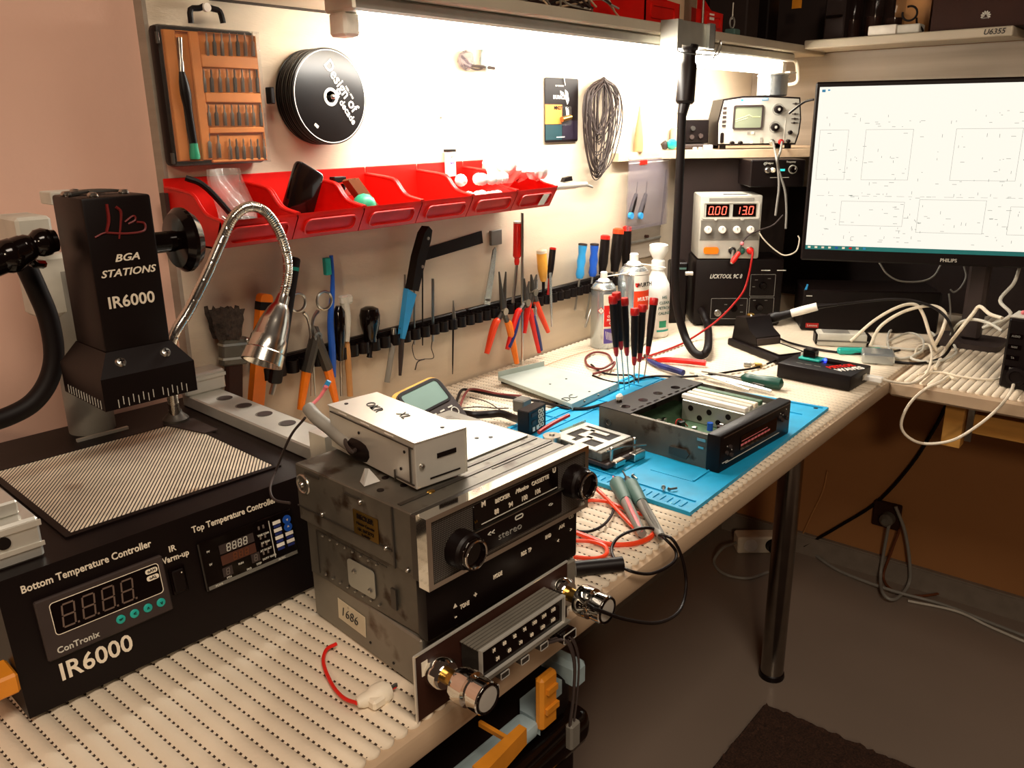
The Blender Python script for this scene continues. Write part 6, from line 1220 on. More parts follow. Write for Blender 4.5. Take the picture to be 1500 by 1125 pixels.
for px, lab, sx in ((1019, 'small white chip leftmost on the corner shelf front', .004), (1027, 'small white chip, second on the corner shelf front', .004), (1038, 'white block lying before the oscilloscope corner', .0095)): q = D(px, 222, 1.80); M(T(q.x+.003, q.y+.003, zs_, AN)).box(-sx, sx, 0, .01, 0, .005 if sx < .005 else .010, .001).build('white_chip' if sx < .005 else 'white_block', 'white', None, lab, 'chip' if sx < .005 else 'block')
# hot-air hose hanging from the shelf
hb0, hb1 = on(972, 37, 'y', YS-.004), on(1022, 66, 'y', YS-.004)
hk = thing('hose_bracket', 'bent sheet metal bracket clamped on the shelf edge holding the hose', 'bracket', (hb0+hb1)/2)
M().box(hb0.x, hb1.x, YS-.030, YS-.002, ZS-.036, ZS+.003, .001).build('bracket_body', 'galvanised', hk); M().box(hb0.x-.004, hb0.x+.012, YS-.034, YS-.001, ZS-.042, ZS+.003).build('side_ear', 'galvanised', hk); M().box(hb1.x-.018, hb1.x+.002, YS-.036, YS-.03, ZS-.038, ZS+.004).build('front_ear', 'can_silver', hk); M().box(hb1.x+.0, hb1.x+.008, YS-.034, YS-.002, ZS-.036, ZS+.002).build('rubber_pad', 'black', hk)
M().tube([(hb0.x+.004, YS-.03, ZS-.04), (hb0.x+.012, YS-.032, ZS-.048), (hb1.x-.01, YS-.034, ZS-.048), (hb1.x+.018, YS-.036, ZS-.045), (hb1.x+.030, YS-.036, ZS-.03), (hb1.x+.026, YS-.036, ZS-.022), (hb1.x+.018, YS-.036, ZS-.032), (hb1.x-.006, YS-.038, ZS-.058)], .0013).build('wire_clip', 'steel', hk)
hw = thing('hot_air_wand', 'black hot-air wand hanging under the shelf with a hose to the bench', 'wand', B(1030, 520))
YH = YS-.022
H = lambda px, py: on(px, py, 'y', YH)
M().along(H(1011, 66), H(1003, 152), [(.0145, 0), (.0145, .06), (.0115, .1), (.0115, .28), (.0155, .34), (.0165, .96), (.0135, 1)], 24).build('handle', 'black', hw, 'thick black wand handle'); M().along(H(1003, 150), H(999, 168), [(.0105, 0), (.0085, 1)], 20).build('neck', 'black', hw)
hose = [H(999, 166), H(997, 220), H(994, 290), H(991, 350), H(989, 405), H(992, 450), B(1003, 492, .035), B(1016, 515, .014), B(1029, 520, .010), B(1037, 508, .020), D(1037, 480, 1.76), D(1031, 462, 1.79), D(1026, 454, 1.82)]
M().tube(hose, .0078, 14, 8).build('hose', 'black_rubber', hw, 'long black hose ending in a loop on the bench')
hx = thing('black_box', 'tall narrow black box standing left of the soldering station', 'box', T(*(ts @ V((-.050, .03, 0))), AN)); M(WM[hx.name]).box(0, .038, 0, .05, 0, .135, .003).build('case', 'black', hx); M(WM[hx.name]).box(.004, .034, -.002, .004, .120, .124).build('edge_line', 'probe_green', hx)
# soldering iron stand with iron
i0, i1, i2 = B(1065, 505), B(1160, 543), B(1165, 497)
rt = (i1-i0); rt.z = 0; rl_ = min(rt.length, .16)
ti = fr((i0.x, i0.y, ZB), rt, (rt.cross(V((0, 0, -1)))*-1)); ti = MX.Translation((i0.x, i0.y, ZB)) @ MX.Rotation(math.atan2(rt.y, rt.x), 4, 'Z')
ist = thing('iron_stand', 'black soldering iron stand with sponge tray in front of the station', 'iron stand', ti)
M(ti).box(0, rl_, 0, .072, 0, .014, .002).build('base', 'black', ist)
M(ti).ring(rrect(.075, .06, .004, rl_-.044, .036), rrect(.068, .053, .003, rl_-.044, .036), .014, .0165).build('tray_rim', 'black', ist); M(ti).box(rl_-.078, rl_-.010, .010, .062, .014, .0160, .002).build('sponge', 'paper', ist, 'dirty cream sponge')
M(ti @ fr((0, .064, .014), (1, 0, 0), (0, 0, 1))).prism([(.004, 0), (.082, 0), (.080, .018), (.058, .028), (.044, .050), (.012, .046)], 0, .056).build('holder_block', 'black', ist); M(ti).box(.055, .082, .009, .063, .014, .030, .002).build('front_lip', 'charcoal', ist)
M(ti).tube([(.016, .036, .058), (.03, .03, .064), (.04, .028, .050), (.06, .02, .030), (.07, .018, .026)], .0016).build('spring_wire', 'steel', ist); M(ti).box(.018, .03, .028, .04, .058, .066, .002).build('brass_knob', 'brass', ist)
ir = thing('soldering_iron', 'soldering iron with white grip resting in the black stand', 'soldering iron', B(1150, 480))
pa, pb, pc2, pd = D(1122, 468, 1.655), D(1159, 459, 1.635), D(1197, 449, 1.615), D(1226, 446, 1.605)
M().along(pa, pb, [(.006, 0), (.0105, .15), (.0105, .4), (.0085, .6), (.0085, 1)], 16).build('collar', 'black', ir); M().along(pb, pc2, [(.0078, 0), (.0082, .5), (.0078, 1)], 18).build('grip', 'white', ir, 'white rubber grip'); M().along(pc2, pd, [(.0058, 0), (.0042, .4), (.003, 1)], 12).build('strain_relief', 'black', ir)
M().tube([pd, D(1270, 441, 1.60), D(1310, 438, 1.59), D(1345, 442, 1.58), D(1375, 455, 1.56), D(1392, 475, 1.54), B(1395, 500, .022), B(1382, 522, .004), B(1350, 532, .003), B(1310, 530, .003), B(1290, 524, .003)], .0026).build('cord', 'black', ir)
lead([B(1140, 495, .004), B(1160, 503, .004), B(1200, 512, .003), B(1240, 517, .003), B(1290, 518, .003), B(1318, 513, .003)], .0022, 'black', 'black cord lying behind the tester along the bench')
# component tester
tt = MX.Translation(B(1137, 553)) @ MX.Rotation(R(-93), 4, 'Z')
te_ = thing('component_tester', 'flat black tester box with red and white lettering and a lit blue lamp', 'tester', tt)
TW, TD, TH = .128, .086, .027
M(tt).box(0, TW, 0, TD, .001, TH, .002, None, 2).build('case', 'black', te_)
tf = lambda x, y, h=0: tt @ MX.Translation((x, y, TH+h))
M(tf(.036, .056)).box(-.019, .019, -.012, .012, 0, .004, .001).build('teal_socket', 'teal', te_, 'teal test socket'); M(tf(.033, .058)).box(-.011, .011, -.008, .008, .004, .018, .001).build('chip_block', 'black_gloss', te_); M(tf(.058, .062)).ball((0, 0, .002), .0028).build('lamp', 'led_blue', te_, 'lit blue lamp')
M(tf(.074, .056)).box(-.012, .012, -.008, .008, 0, .0005).build('display', 'black_gloss', te_); text('METEOR', .019, 'red', te_, tf(.092, .046) @ MX.Rotation(R(60), 4, 'Z'), bold=.0004, wide=.7); text('WAVES', .021, 'white', te_, tf(.110, .040) @ MX.Rotation(R(60), 4, 'Z'), bold=.0004, wide=.75)
for k in range(3): M(tf(.03+.016*k, .022)).box(-.006, .005, -.0006, .0006, 0, .0003).build('caption_line', 'grey', te_)
M(tf(.014, .068)).cyl((0, 0, 0), (0, 0, .006), .003, n=10).build('post', 'light_grey', te_); M(tt).box(TW-.001, TW+.001, .05, .066, .008, .018).build('usb_port', 'steel', te_)
q = tt @ V((TW, .058, .013)); 
uc = thing('usb_cable', 'pale USB cable plugged into the tester and looping over the bench corner', 'cable', B(1330, 560))
M().box(q.x-.007, q.x+.007, q.y-.030, q.y-.002, q.z-.004, q.z+.004, .001).build('plug', 'clear_frost', uc, 'translucent plug')
M().tube([q+V((0, -.028, 0)), B(1318, 561, .006), B(1340, 560, .006), B(1358, 545, .006), B(1365, 520, .012), B(1360, 505, .012), B(1345, 508, .006), B(1340, 520, .004)], .0022).build('cord', 'cream', uc)
ad = thing('grey_adapter', 'flat pale grey adapter behind the tester at the bench corner', 'adapter', B(1290, 535)); ta_ = MX.Translation(B(1262, 533)) @ MX.Rotation(R(-70), 4, 'Z'); M(ta_).box(0, .055, 0, .05, 0, .020, .003).build('case', 'can_silver', ad)
ta_ = MX.Translation(B(1228, 520)) @ MX.Rotation(R(-55), 4, 'Z'); M(ta_).box(0, .082, 0, .016, 0, .012, .003).build('teal_case', 'teal', None, 'long teal plastic case lying behind the tester', 'case')
tk = MX.Translation(B(1197, 507)) @ MX.Rotation(R(-62), 4, 'Z'); wb = thing('white_converter', 'pale grey converter brick with dark end lying behind the teal case', 'adapter', tk)
M(tk).box(0, .092, 0, .042, 0, .026, .004, None, 2).build('case', 'light_grey', wb); M(tk).box(.092, .100, .004, .038, .003, .023, .002).build('end_plate', 'black', wb); M(tk).box(-.004, .0, .004, .038, .003, .023, .001).build('end_plate', 'black', wb); M(tk).box(.01, .06, .006, .036, .026, .0265).build('label', 'grey', wb); M(tk).box(-.002, .094, -.001, .0, .010, .013).build('groove', 'mid_grey', wb)
# white cables heaped on the side desk
def wc(pts, r, lab, mt='light_grey'): return M().tube([B(*p_) for p_ in pts], r, 8, 8).build('white_cable', mt, None, lab, 'cable')
def wd(pts, r, lab, mt='cream'): return M().tube([B(p_[0], p_[1], p_[2]) if p_[2] < 1 else D(*p_) for p_ in pts], r, 8, 8).build('white_cable', mt, None, lab, 'cable')
wd([(1246, 500, .013), (1280, 470, 1.63), (1315, 450, 1.61), (1340, 446, 1.60), (1352, 460, 1.59), (1362, 490, 1.585), (1372, 514, .004)], .0032, 'pale cable arching highest over the heap on the side desk')
wd([(1275, 506, .010), (1290, 478, 1.60), (1325, 456, 1.59), (1365, 448, 1.58), (1385, 460, 1.57), (1380, 485, 1.56), (1366, 512, .004)], .0032, 'pale cable arching second in the heap on the side desk')
wc([(1272, 506, .004), (1310, 510, .004), (1345, 512, .004), (1370, 505, .004), (1368, 490, .006), (1345, 480, .006), (1318, 477, .006), (1302, 488, .006), (1302, 510, .005), (1315, 525, .004), (1340, 522, .004)], .0026, 'grey-white cable coiled in a ring behind the USB cable')
wc([(1300, 500, .008), (1330, 488, .010), (1350, 495, .010), (1352, 512, .008), (1335, 525, .005), (1370, 530, .004), (1400, 518, .004), (1395, 500, .005)], .0024, 'thin grey-white cable twisted through the coiled ring')
wd([(1370, 540, .004), (1385, 512, .006), (1405, 485, 1.50), (1425, 460, 1.50), (1435, 449, 1.49), (1450, 460, 1.46), (1468, 466, 1.43)], .0032, 'pale cable climbing toward the plug beside the black device')
wd([(1392, 492, .005), (1405, 474, 1.52), (1425, 468, 1.50), (1450, 474, 1.46), (1468, 485, 1.43)], .0028, 'pale cable bending into the back of the black device', 'light_grey')
wc([(1345, 548, .003), (1375, 545, .003), (1410, 552, .003), (1450, 556, .003), (1475, 553, .003)], .0019, 'thin white cable lying along the side desk edge', 'cream')
M().tube([B(1398, 555, .004), B(1390, 552, .003), B(1376, 560, .003), on(1352, 572, 'x', 1.462), on(1330, 595, 'x', 1.455), on(1320, 622, 'x', 1.45), on(1330, 640, 'x', 1.45), on(1355, 650, 'x', 1.45), on(1395, 645, 'x', 1.45), on(1430, 625, 'x', 1.455), on(1460, 600, 'x', 1.46), on(1480, 575, 'x', 1.465), B(1484, 558, .004), B(1470, 552, .003)], .0025, 8, 8).build('white_cable', 'cream', None, 'white cable hanging in a big loop below the side desk edge', 'cable')
jb = thing('cable_joint', 'silver jar-shaped plug with black band among the white cables', 'plug', B(1422, 478)); jt_ = D(1427, 449, dep(B(1418, 478, .003))-.005); M().along(B(1418, 478, .003), jt_, [(.014, 0), (.016, .3), (.014, .8), (.008, 1)], 18).build('body', 'can_silver', jb); M().torus(B(1418, 478, .003).lerp(jt_, .45), (jt_-B(1418, 478, .003)), .0158, .0016, 20, 6).build('band', 'black', jb)
M().tube([D(1440, 480, 1.55), D(1480, 462, 1.5), D(1465, 440, 1.52), D(1485, 415, 1.55), D(1494, 390, 1.58)], .0032).build('white_cable', 'light_grey', None, 'pale cable rising behind the black device to the monitor', 'cable')
for pts, lab in ((((1288, 385), (1300, 402), (1320, 412), (1350, 412), (1368, 404), (1378, 388)), 'thin grey cable sagging below the left of the monitor'), (((1390, 430), (1392, 452), (1392, 480)), 'thin grey cable hanging straight down beside the monitor stand'), (((1412, 390), (1415, 405), (1408, 420), (1398, 428), (1392, 424)), 'thin grey cable hooked below the monitor stand')): M().tube([D(a, b, 1.72) for a, b in pts], .0018).build('monitor_cable', 'grey', None, lab, 'cable')
# computer box under the monitor
l0, l1 = B(1168, 486), B(1392, 493); an = math.atan2(l1.y-l0.y, l1.x-l0.x); lw = math.hypot(l1.x-l0.x, l1.y-l0.y)
tl = MX.Translation((l0.x+.015, l0.y, ZB)) @ MX.Rotation(an, 4, 'Z')
pcx = thing('desktop_computer', 'flat black desktop computer with red maker badge under the monitor', 'computer', tl)
M(tl).box(0, lw-.03, 0, .125, .001, .088, .003).build('case', 'black', pcx); bd = M(tl @ fr((.022, -.0004, .012), (1, 0, 0), (0, 0, 1))).box(-.012, .014, -.005, .005, 0, .001).build('badge', 'deep_red', pcx, 'red badge'); text('Lenovo', .0068, 'light_grey', bd, tl @ fr((.023, -.0016, .012), (1, 0, 0), (0, 0, 1)))
M(tl @ fr((.012, -.0003, .075), (1, 0, 0), (0, 0, 1))).box(-.006, .006, -.001, .001, 0, .0005).build('label_slit', 'light_grey', pcx); q = M(tl @ fr((.004, -.0003, .088), (1, 0, 0), (0, 0, 1))).prism([(-.003, 0), (.001, .012), (.004, .011), (.002, 0)], 0, .001).build('blue_tab', 'sky_blue', pcx)
# monitor
md = V((math.cos(R(110-180)), math.sin(R(110-180)), 0)); mn = V((-md.y*-1, 0, 0)); mn = V((md.y, -md.x, 0))
if mn.x > 0: mn = -mn
tlw = CP+ray(1195, 122)*1.6; blw = CP+ray(1172, 387)*1.6
mh = tlw.z-blw.z; mo = V((blw.x*.5+tlw.x*.5, blw.y*.5+tlw.y*.5, blw.z)); mw_ = .62
mf = fr(mo, md, (0, 0, 1))
if (mf.to_3x3() @ V((0, 0, 1))).dot(mn) < 0: raise Exception('monitor faces away')
mon = thing('monitor', 'wide black computer monitor showing a pale circuit diagram', 'monitor', (mo.x+md.x*.3, mo.y+md.y*.3, ZB))
M(mf).box(0, mw_, 0, mh, -.028, 0, .003).build('housing', 'black', mon)
sb = .022
M(mf).box(.0075, mw_-.0075, sb+.008, mh-.009, 0, .0008).build('screen', 'screen_white', mon, 'bright white screen'); M(mf).box(.0075, mw_-.0075, sb, sb+.008, 0, .0008).build('task_bar', 'task_teal', mon, 'teal task bar')
for k in range(9): M(mf).box(.012+.0125*k, .017+.0125*k, sb+.0025, sb+.0062, .0008, .0012).build('task_icon', ('white', 'white', 'white', 'white', 'blue', 'white', 'red', 'white', 'sky_blue')[k], mon)
M(mf).box(.012, .018, mh-.018, mh-.0135, .0008, .0012).box(.022, .026, mh-.016, mh-.0135, .0008, .0012).build('desktop_icon', 'sky_blue', mon)
random.seed(17); sc_ = M(mf)
def seg_(x0, y0, x1, y1, w=.0004): sc_.box(min(x0, x1)-w/2, max(x0, x1)+w/2, min(y0, y1)-w/2, max(y0, y1)+w/2, .0008, .0010)
for (a, b, c, d) in ((.005, .155, .055, .245), (.085, .155, .165, .245), (.235, .155, .34, .245), (.40, .16, .52, .25), (.055, .07, .165, .115), (.19, .06, .30, .12), (.34, .06, .46, .11)): seg_(a+.01, b, c+.01, b); seg_(a+.01, d, c+.01, d); seg_(a+.01, b, a+.01, d); seg_(c+.01, b, c+.01, d)
for k in range(330):
    x = random.uniform(.02, .58); y = random.choice((.045, .06, .075, .09, .105, .125, .15, .17, .19, .21, .235, .255, .27)) + random.uniform(-.006, .006)
    if random.random() < .6: seg_(x, y, x+random.uniform(.001, .008), y, .0006)
    else: seg_(x, y, x, y+random.uniform(.001, .006), .0006)
for k in range(30): x = .02+.02*k; seg_(x, .125, x+random.uniform(.004, .016), .125)
sc_.build('diagram_lines', 'line_ink', mon, 'faint grey circuit diagram'); text('PHILIPS', .0088, 'light_grey', mon, mf @ MX.Translation((.262, .0095, .0002)), bold=.0002)
sp = mf @ V((.33, 0, -.075)); M().box(sp.x-.015, sp.x+.015, sp.y-.018, sp.y+.018, ZB+.010, mo.z+.12, .006).build('stand_post', 'charcoal', mon); M().box(sp.x-.03, sp.x+.005, sp.y-.02, sp.y+.02, mo.z+.04, mo.z+.13, .004).build('stand_mount', 'charcoal', mon); M().prism(rrect(.10, .12, .02, sp.x, sp.y), ZB, ZB+.010).build('stand_base', 'charcoal', mon)
M(mf).tube([(-.002, mh-.03, -.02), (-.02, mh-.035, -.03), (-.045, mh-.055, -.03)], .002).build('cable', 'black', mon)
# black device with rows of keys at the right edge
k0 = B(1462, 566); td = MX.Translation(k0) @ MX.Rotation(R(-93), 4, 'Z')
dv_ = thing('black_keypad_device', 'upright black device with rows of labelled keys at the right edge', 'device', td)
M(td).box(0, .16, 0, .05, 0, .116, .003).build('case', 'black', dv_); M(td).box(.0, .16, .002, .05, .116, .121, .002).build('top_cover', 'light_grey', dv_)
for i in range(4):
    for j, s in enumerate(('A.EHT', 'PLAY')): kx = M(td @ fr((.012+.030*j+.0, -.0003, .088-.018*i), (1, 0, 0), (0, 0, 1))).box(-.008, .012, -.004, .004, 0, .001, .0005).build('key', 'black_gloss', dv_); text((('AUDIO', 'LIGHT'), ('NAVI', 'TONE'), ('TA', 'MENU'), ('FM', 'DISC'))[i][j], .0048, 'grey', kx, td @ fr((.014+.030*j, -.0015, .088-.018*i), (1, 0, 0), (0, 0, 1)), wide=.8)
M(td @ fr((.024, -.0003, .022), (1, 0, 0), (0, 0, 1))).lathe([(.016, 0), (.015, .005), (.010, .006), (.009, .004), (0, .004)], n=28).build('round_pad', 'black', dv_)
M(td).ball((.014, .02, .124), .0035).build('red_lamp', 'pink', dv_)
# ================================================================== under the bench
Fz = lambda px, py, z=0: on(px, py, 'z', z)
fm_ = M(); fm_.box(.60, 1.441, -.5, .541, .0005, .009, .004)
fmat = random.seed(2); fm_.grid(lambda u, v: (.604+.833*u+random.uniform(-.002, .002), -.496+1.033*v+random.uniform(-.002, .002), .0085+random.uniform(0, .006)), 110, 136).build('floor_mat', 'carpet', None, 'dark brown coarse doormat on the grey floor below the bench', 'mat')
pst = thing('power_strip', 'white power outlet block on the floor near the back corner', 'outlet', Fz(1105, 803))
q = Fz(1106, 806); tq_ = T(q.x, q.y, 0, -50)
M(tq_).box(-.055, .065, -.02, .03, 0, .05, .004).build('case', 'cream', pst)
for a in (-.02, .04): M(tq_ @ fr((a, -.0203, .026), (1, 0, 0), (0, 0, 1))).lathe([(.019, 0), (.019, .0015), (.016, .002), (.016, .001), (0, .001)], n=24).build('socket', 'white' if a < 0 else 'black', pst)
M(tq_ @ fr((.04, -.021, .026), (1, 0, 0), (0, 0, 1))).lathe([(.017, 0), (.016, .02), (.010, .026), (0, .026)], n=20).build('plug', 'black', pst, 'black round plug')
M().tube([tq_ @ V((-.055, 0, .025)), Fz(1060, 802, .05), Fz(1046, 822, .02), Fz(1060, 840, .008), Fz(1095, 847, .006), Fz(1125, 838, .006)], .004).build('floor_cable', 'grey', None, 'grey cable looping on the floor around the power outlet block', 'cable')
ws = thing('wall_socket', 'dark wall outlet with plugs low on the right brown wall', 'outlet', on(1305, 758, 'x', XR-.002))
q = on(1303, 757, 'x', XR-.004)
M().box(XR-.014, XR-.0005, q.y-.028, q.y+.04, q.z-.03, q.z+.04, .003).build('plate', 'dark_brown', ws); M().lathe([(.018, 0), (.017, .02), (.009, .03), (0, .03)], (XR-.014, q.y, q.z), (-1, 0, 0), 18).build('plug', 'mid_grey', ws, 'grey plug')
M().tube([on(1312, 742, 'x', XR-.03), on(1326, 780, 'x', XR-.028), on(1333, 830, 'x', XR-.026), on(1330, 858, 'x', XR-.030), Fz(1310, 878, .012), Fz(1293, 868, .02), on(1290, 840, 'x', XR-.034), on(1298, 790, 'x', XR-.03), on(1303, 765, 'x', XR-.036)], .0042).build('floor_cable', 'grey', None, 'grey cable hanging in a long loop below the wall outlet', 'cable')
M().tube([on(1318, 775, 'x', XR-.02), on(1305, 810, 'x', XR-.02), on(1294, 845, 'x', XR-.022), Fz(1310, 866, .006), Fz(1350, 873, .006), Fz(1405, 863, .006)], .0034).build('floor_cable', 'brown', None, 'brown cable under the wall outlet running along the baseboard', 'cable')
M().tube([Fz(1178, 800, .006), Fz(1215, 828, .006), Fz(1250, 845, .006), Fz(1310, 866, .012), Fz(1380, 885, .006), Fz(1440, 908, .006), Fz(1510, 935, .006)], .0042).build('floor_cable', 'grey', None, 'long grey cable lying on the floor along the right wall', 'cable')
M().tube([Fz(1330, 880, .005), Fz(1400, 895, .005), Fz(1450, 918, .005), Fz(1515, 946, .005)], .0032).build('floor_cable', 'light_grey', None, 'second pale cable on the floor outside the long grey one', 'cable')
M().tube([on(1178, 800, 'x', XR-.01), on(1230, 770, 'x', XR-.008), on(1285, 735, 'x', XR-.008), on(1335, 680, 'x', XR-.008), on(1370, 625, 'x', XR-.008), on(1388, 590, 'x', XR-.008)], .0045).build('wall_cable', 'black', None, 'thick black cable climbing diagonally over the right brown wall', 'cable')
M().tube([on(1170, 795, 'x', XR-.01), on(1190, 752, 'x', XR-.006), on(1205, 720, 'x', XR-.006), on(1212, 690, 'x', XR-.006)], .002).build('wall_cable', 'wood', None, 'thin tan cable rising up the right brown wall behind the leg', 'cable')
# rolling toolbox with clear lid and orange latches
tbx = thing('tool_box', 'black tool box with clear lid rim and amber latches below the bench front', 'tool box', (.42, .55, 0))
M().box(.10, .585, .405, .70, 0, .575, .02, None, 3).build('body', 'black', tbx); M().box(.09, .60, .398, .71, .548, .590, .016, None, 3).build('rim', 'black_gloss', tbx, 'glossy black rounded rim')
ld = M().box(.20, .580, .412, .69, .590, .634, .012, None, 2).build('lid', 'black', tbx)
M().box(.20, .500, .392, .416, .622, .638, .005, None, 2).build('lid_lip', 'clear_tint', tbx, 'clear bluish lid rim'); M().prism([(.500, .392), (.520, .412), (.560, .412), (.560, .426), (.512, .426), (.500, .416)], .622, .638).build('lid_lip', 'clear_tint', tbx); M().box(.570, .590, .402, .45, .622, .650, .005).build('corner_lug', 'clear_tint', tbx)
q = on(803, 1020, 'y', .392); lt_ = M().box(q.x-.014, q.x+.010, .388, .398, q.z-.03, q.z+.026, .003).build('latch', 'latch_amber', tbx, 'amber plastic latch'); M().box(q.x-.008, q.x+.006, .385, .389, q.z+.008, q.z+.014).box(q.x-.010, q.x+.008, .385, .389, q.z-.012, q.z-.006).build('latch_rib', 'latch_amber', lt_)
a, b = on(770, 1084, 'y', .36), on(705, 1140, 'y', .345)
hd_ = M(); hd_.add([(a.x+.004, .362, a.z+.008), (a.x+.004, .362, a.z-.008), (b.x, .342, b.z-.012), (b.x, .342, b.z+.006), (a.x+.004, .370, a.z+.008), (a.x+.004, .370, a.z-.008), (b.x, .354, b.z-.012), (b.x, .354, b.z+.006)], [(0, 1, 2, 3), (7, 6, 5, 4), (0, 4, 5, 1), (1, 5, 6, 2), (2, 6, 7, 3), (3, 7, 4, 0)]).box(a.x-.008, a.x-.004, .366, .406, a.z-.006, a.z+.0, .001)
hd_.build('carry_handle', 'latch_amber', tbx, 'amber carrying handle'); M().box(.46, .578, .397, .405, .40, .515, .004).build('front_tray', 'latch_amber', tbx, 'amber lower front')
# ================================================================== on the upper shelves
def S(px, py, y): return on(px, py, 'y', y)
def shelf_bin(x0, x1, h, label):
    t = thing('shelf_bin', label, 'storage bin', ((x0+x1)/2, YS+.06, ZS)); y0 = YS+.012; y1 = YS+.13
    M().box(x0, x1, y0+.004, y0+.0065, ZS, ZS+h*.5).build('front_lip', 'bin_red', t); M().ring(rrect((x1-x0)*.72, h*.3, .004), rrect((x1-x0)*.64, h*.22, .003), 0, .002, fr(((x0+x1)/2, y0+.004, ZS+h*.26), (1, 0, 0), (0, 0, 1))).build('label_recess', 'bin_red', t)
    for xx in (x0, x1-.002): M(fr((xx, y0, ZS), (0, 1, 0), (0, 0, 1))).prism([(.004, 0), (.004, h*.5), (.03, h*.62), (.05, h), (y1-y0, h), (y1-y0, 0)], 0, .002).build('side_wall', 'bin_red', t)
    M().box(x0, x1, y1-.002, y1, ZS, ZS+h).build('back_wall', 'bin_red', t); M().box(x0, x1, y0+.006, y1, ZS, ZS+.002).build('floor_panel', 'bin_red', t); return t
xa, xb = S(942, 28, YS+.02).x, S(992, 34, YS+.02).x
shelf_bin(xa, xb, .075, 'red bin on the upper shelf left of the bracket'); xc, xd = S(1026, 38, YS+.02).x, S(1056, 41, YS+.02).x; sb2 = shelf_bin(xc, xd, .07, 'red bin with a white label on the upper shelf right of the bracket')
M(fr(((xc+xd)/2-.008, YS+.0155, ZS+.026), (1, 0, 0), (0, 0, 1))).box(-.008, .010, -.005, .006, 0, .0006).build('label', 'white', sb2)
random.seed(31)
for k in range(16):
    x0_ = S(random.uniform(740, 850), 12, YS+.03).x; yy = YS+.02+.006*(k % 7); L_ = random.uniform(.1, .22); z0_ = ZS+.006+.004*(k % 5)
    M().tube([(x0_, yy+.03, z0_), (x0_+L_*.3, yy+random.uniform(-.005, .03), z0_+random.uniform(.005, .03)), (x0_+L_*.7, yy+random.uniform(0, .04), z0_+random.uniform(.004, .028)), (x0_+L_, yy+.02, z0_+.002)], .0016).build('shelf_wire', ('grey', 'light_grey', 'charcoal', 'beige')[k % 4], None, 'one of the tangled %s wires on the upper shelf left of the red bin' % ('grey', 'pale', 'dark', 'tan')[k % 4], 'wire', 'tangled %s wires on the upper shelf' % ('grey', 'pale', 'dark', 'tan')[k % 4])
x_ = S(1002, 30, YS+.05).x; M().box(x_-.02, x_+.03, YS+.04, YS+.13, ZS, ZS+.11, .001).build('cardboard_box', 'beige', None, 'tan cardboard box between the two red shelf bins', 'box')
x_ = S(1012, 25, YS+.02).x; sc2 = thing('glass_tubes', 'dark glass tube standing on the upper shelf before the cardboard box', 'tube', (x_, YS+.02, ZS)); M().cyl((x_, YS+.022, ZS), (x_, YS+.022, ZS+.09), .011, n=20).build('glass', 'smoke', sc2); M().cyl((x_, YS+.022, ZS+.09), (x_, YS+.022, ZS+.10), .012, n=20).build('stopper', 'charcoal', sc2)
x_ = S(1028, 20, YS+.015).x; M().cyl((x_, YS+.012, ZS), (x_+.002, YS+.014, ZS+.10), .0022, n=8).build('metal_rod', 'steel', None, 'thin steel rod standing beside the right red shelf bin', 'rod')
x_ = S(1072, 42, YS+.02).x; cl = thing('blue_clamp', 'grey-blue clamp with wire spring on the upper shelf', 'clamp', (x_, YS+.02, ZS)); M().box(x_-.012, x_+.014, YS+.008, YS+.03, ZS, ZS+.012, .002).build('base', 'probe_green', cl); M().torus((x_, YS+.02, ZS+.024), (0, 1, 0), .010, .0016, 20, 6).build('ring', 'grey', cl); M().cyl((x_, YS+.02, ZS+.03), (x_, YS+.02, ZS+.06), .0018, n=8).build('rod', 'steel', cl)
for k, (px, w_, h_, mt, lab) in enumerate(((1095, .06, .10, 'shelf_dark', 'dark box on the upper shelf right of the blue clamp'), (1125, .055, .12, 'black', 'black box on the upper shelf in the dark corner'))):
    x_ = S(px, 48, YS+.06).x; M().box(x_-w_/2, x_+w_/2, YS+.05, YS+.14, ZS, ZS+h_, .003).build('dark_box', mt, None, lab, 'box')
XS = 1.963; ZR = 1.328
def SR(px, off=.03): return on(px, 50, 'x', XS+off).y
q = on(1172, 8, 'x', XS+.05); 
db_ = thing('drawer_case', 'dark drawer case with a yellow tag at the shelf corner', 'case', (XS+.09, .72, ZR)); M().box(XS+.03, XS+.13, SR(1235, .03), YS-.03, ZR, ZR+.10, .003).build('case', 'shelf_dark', db_); M().box(XS+.028, XS+.03, q.y-.012, q.y+.010, q.z-.008, q.z+.014, .0).build('yellow_tag', 'amber_orange', db_); M().box(XS+.026, XS+.03, SR(1232, .03), YS-.035, ZR+.045, ZR+.05).build('drawer_gap', 'black_gloss', db_)
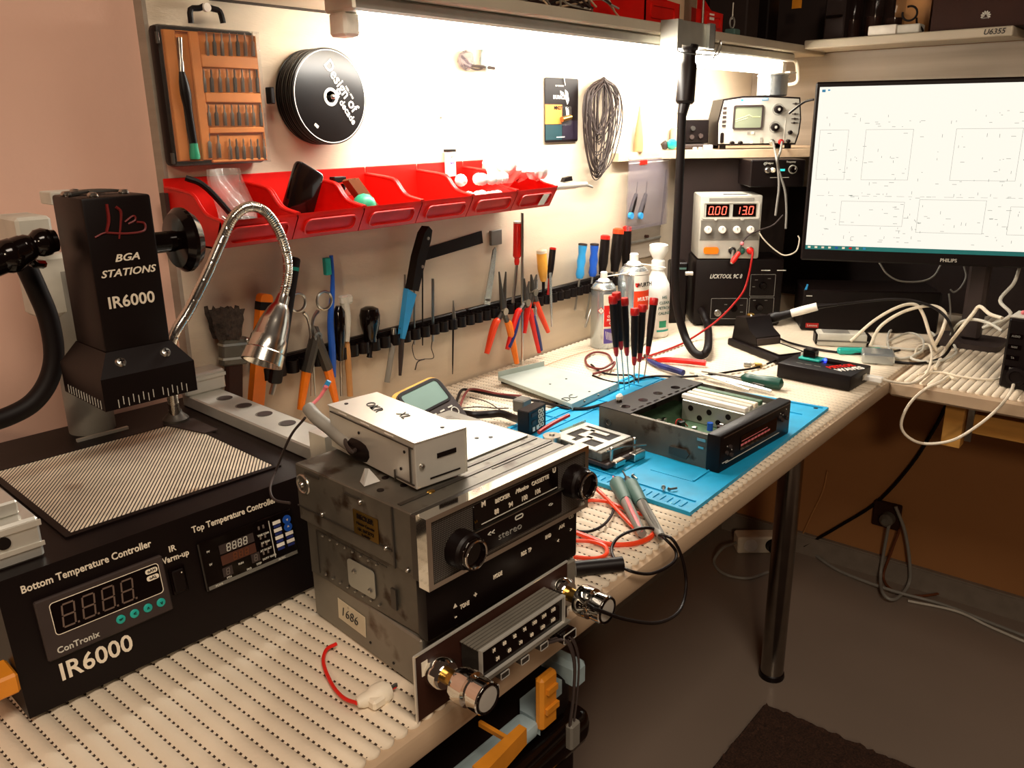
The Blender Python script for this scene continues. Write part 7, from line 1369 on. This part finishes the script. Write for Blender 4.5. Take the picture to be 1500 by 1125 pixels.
for k, (px, r_, h_, lab) in enumerate(((1246, .021, .10, 'smoky plastic jar nearest the shelf corner'), (1277, .020, .11, 'smoky plastic jar in the middle of the right shelf'), (1306, .021, .095, 'smoky plastic jar behind the white box'))):
    y_ = SR(px, .07); t = thing('plastic_jar', lab, 'jar', (XS+.075, y_, ZR)); M().lathe([(r_*.95, 0), (r_, .003), (r_, h_*.8), (r_*.7, h_*.9), (r_*.7, h_)], (XS+.075, y_, ZR), n=24).build('jar', 'smoke', t); M().lathe([(r_*.75, h_), (r_*.75, h_+.01), (0, h_+.01)], (XS+.075, y_, ZR), n=24).build('lid', 'charcoal', t); M().lathe([(r_*.8, .004), (r_*.8, h_*.4), (0, h_*.4)], (XS+.075, y_, ZR), n=16).build('contents', 'dark_brown', t)
ya, yb = SR(1271, .012), SR(1346, .012); yc = on(1312, 50, 'x', XS+.012).y
wbx = thing('white_box', 'small white box on the edge of the shelf above the monitor', 'box', (XS+.03, (ya+yb)/2, ZR)); M().box(XS+.010, XS+.05, yc, ya, ZR, ZR+.020, .003, None, 2).build('case', 'white', wbx); M().box(XS+.012, XS+.05, yb, yc-.001, ZR, ZR+.018, .002).build('grey_end', 'light_grey', wbx)
y_ = SR(1336, .04); M().torus((XS+.028, y_+.006, ZR+.040), (1, .2, 0), .014, .0022, 24, 6, R(20), R(330)).tube([(XS+.03, y_-.008, ZR+.03), (XS+.024, y_-.012, ZR+.018), (XS+.022, y_-.020, ZR+.012), (XS+.03, y_-.024, ZR+.004)], .0022).build('cable_loop', 'black', None, 'short black cable loop hanging beside the dark carton', 'cable')
M().box(XS+.085, XS+.13, SR(1352, .05), SR(1300, .05), ZR, ZR+.09).build('tan_board', 'wood', None, 'tan board standing behind the smoky jars', 'board')
y0_, y1_ = SR(1362, .02), .38
hx_ = thing('dark_carton', 'dark brown product carton with pale flower emblem on the right shelf', 'carton', (XS+.07, (y0_+y1_)/2, ZR)); M().box(XS+.016, XS+.13, y1_-.15, y0_, ZR, ZR+.10, .001).build('carton', 'dark_brown', hx_)
q = on(1444, 22, 'x', XS+.0155)
for k in range(8):
    a = R(-20+220/7*k); f = fr((XS+.0157, q.y, q.z-.001), (0, -1, 0), (0, 0, 1)) @ MX.Rotation(a-PI/2, 4, 'Z'); M(f).prism([(-.0003, .002), (.0003, .002), (.0016, .0075), (0, .0095), (-.0016, .0075)], 0, .0004).build('emblem_petal', 'light_grey', hx_)
text('HUAWEI', .0035, 'light_grey', hx_, fr((XS+.0156, q.y, q.z-.0055), (0, -1, 0), (0, 0, 1)))
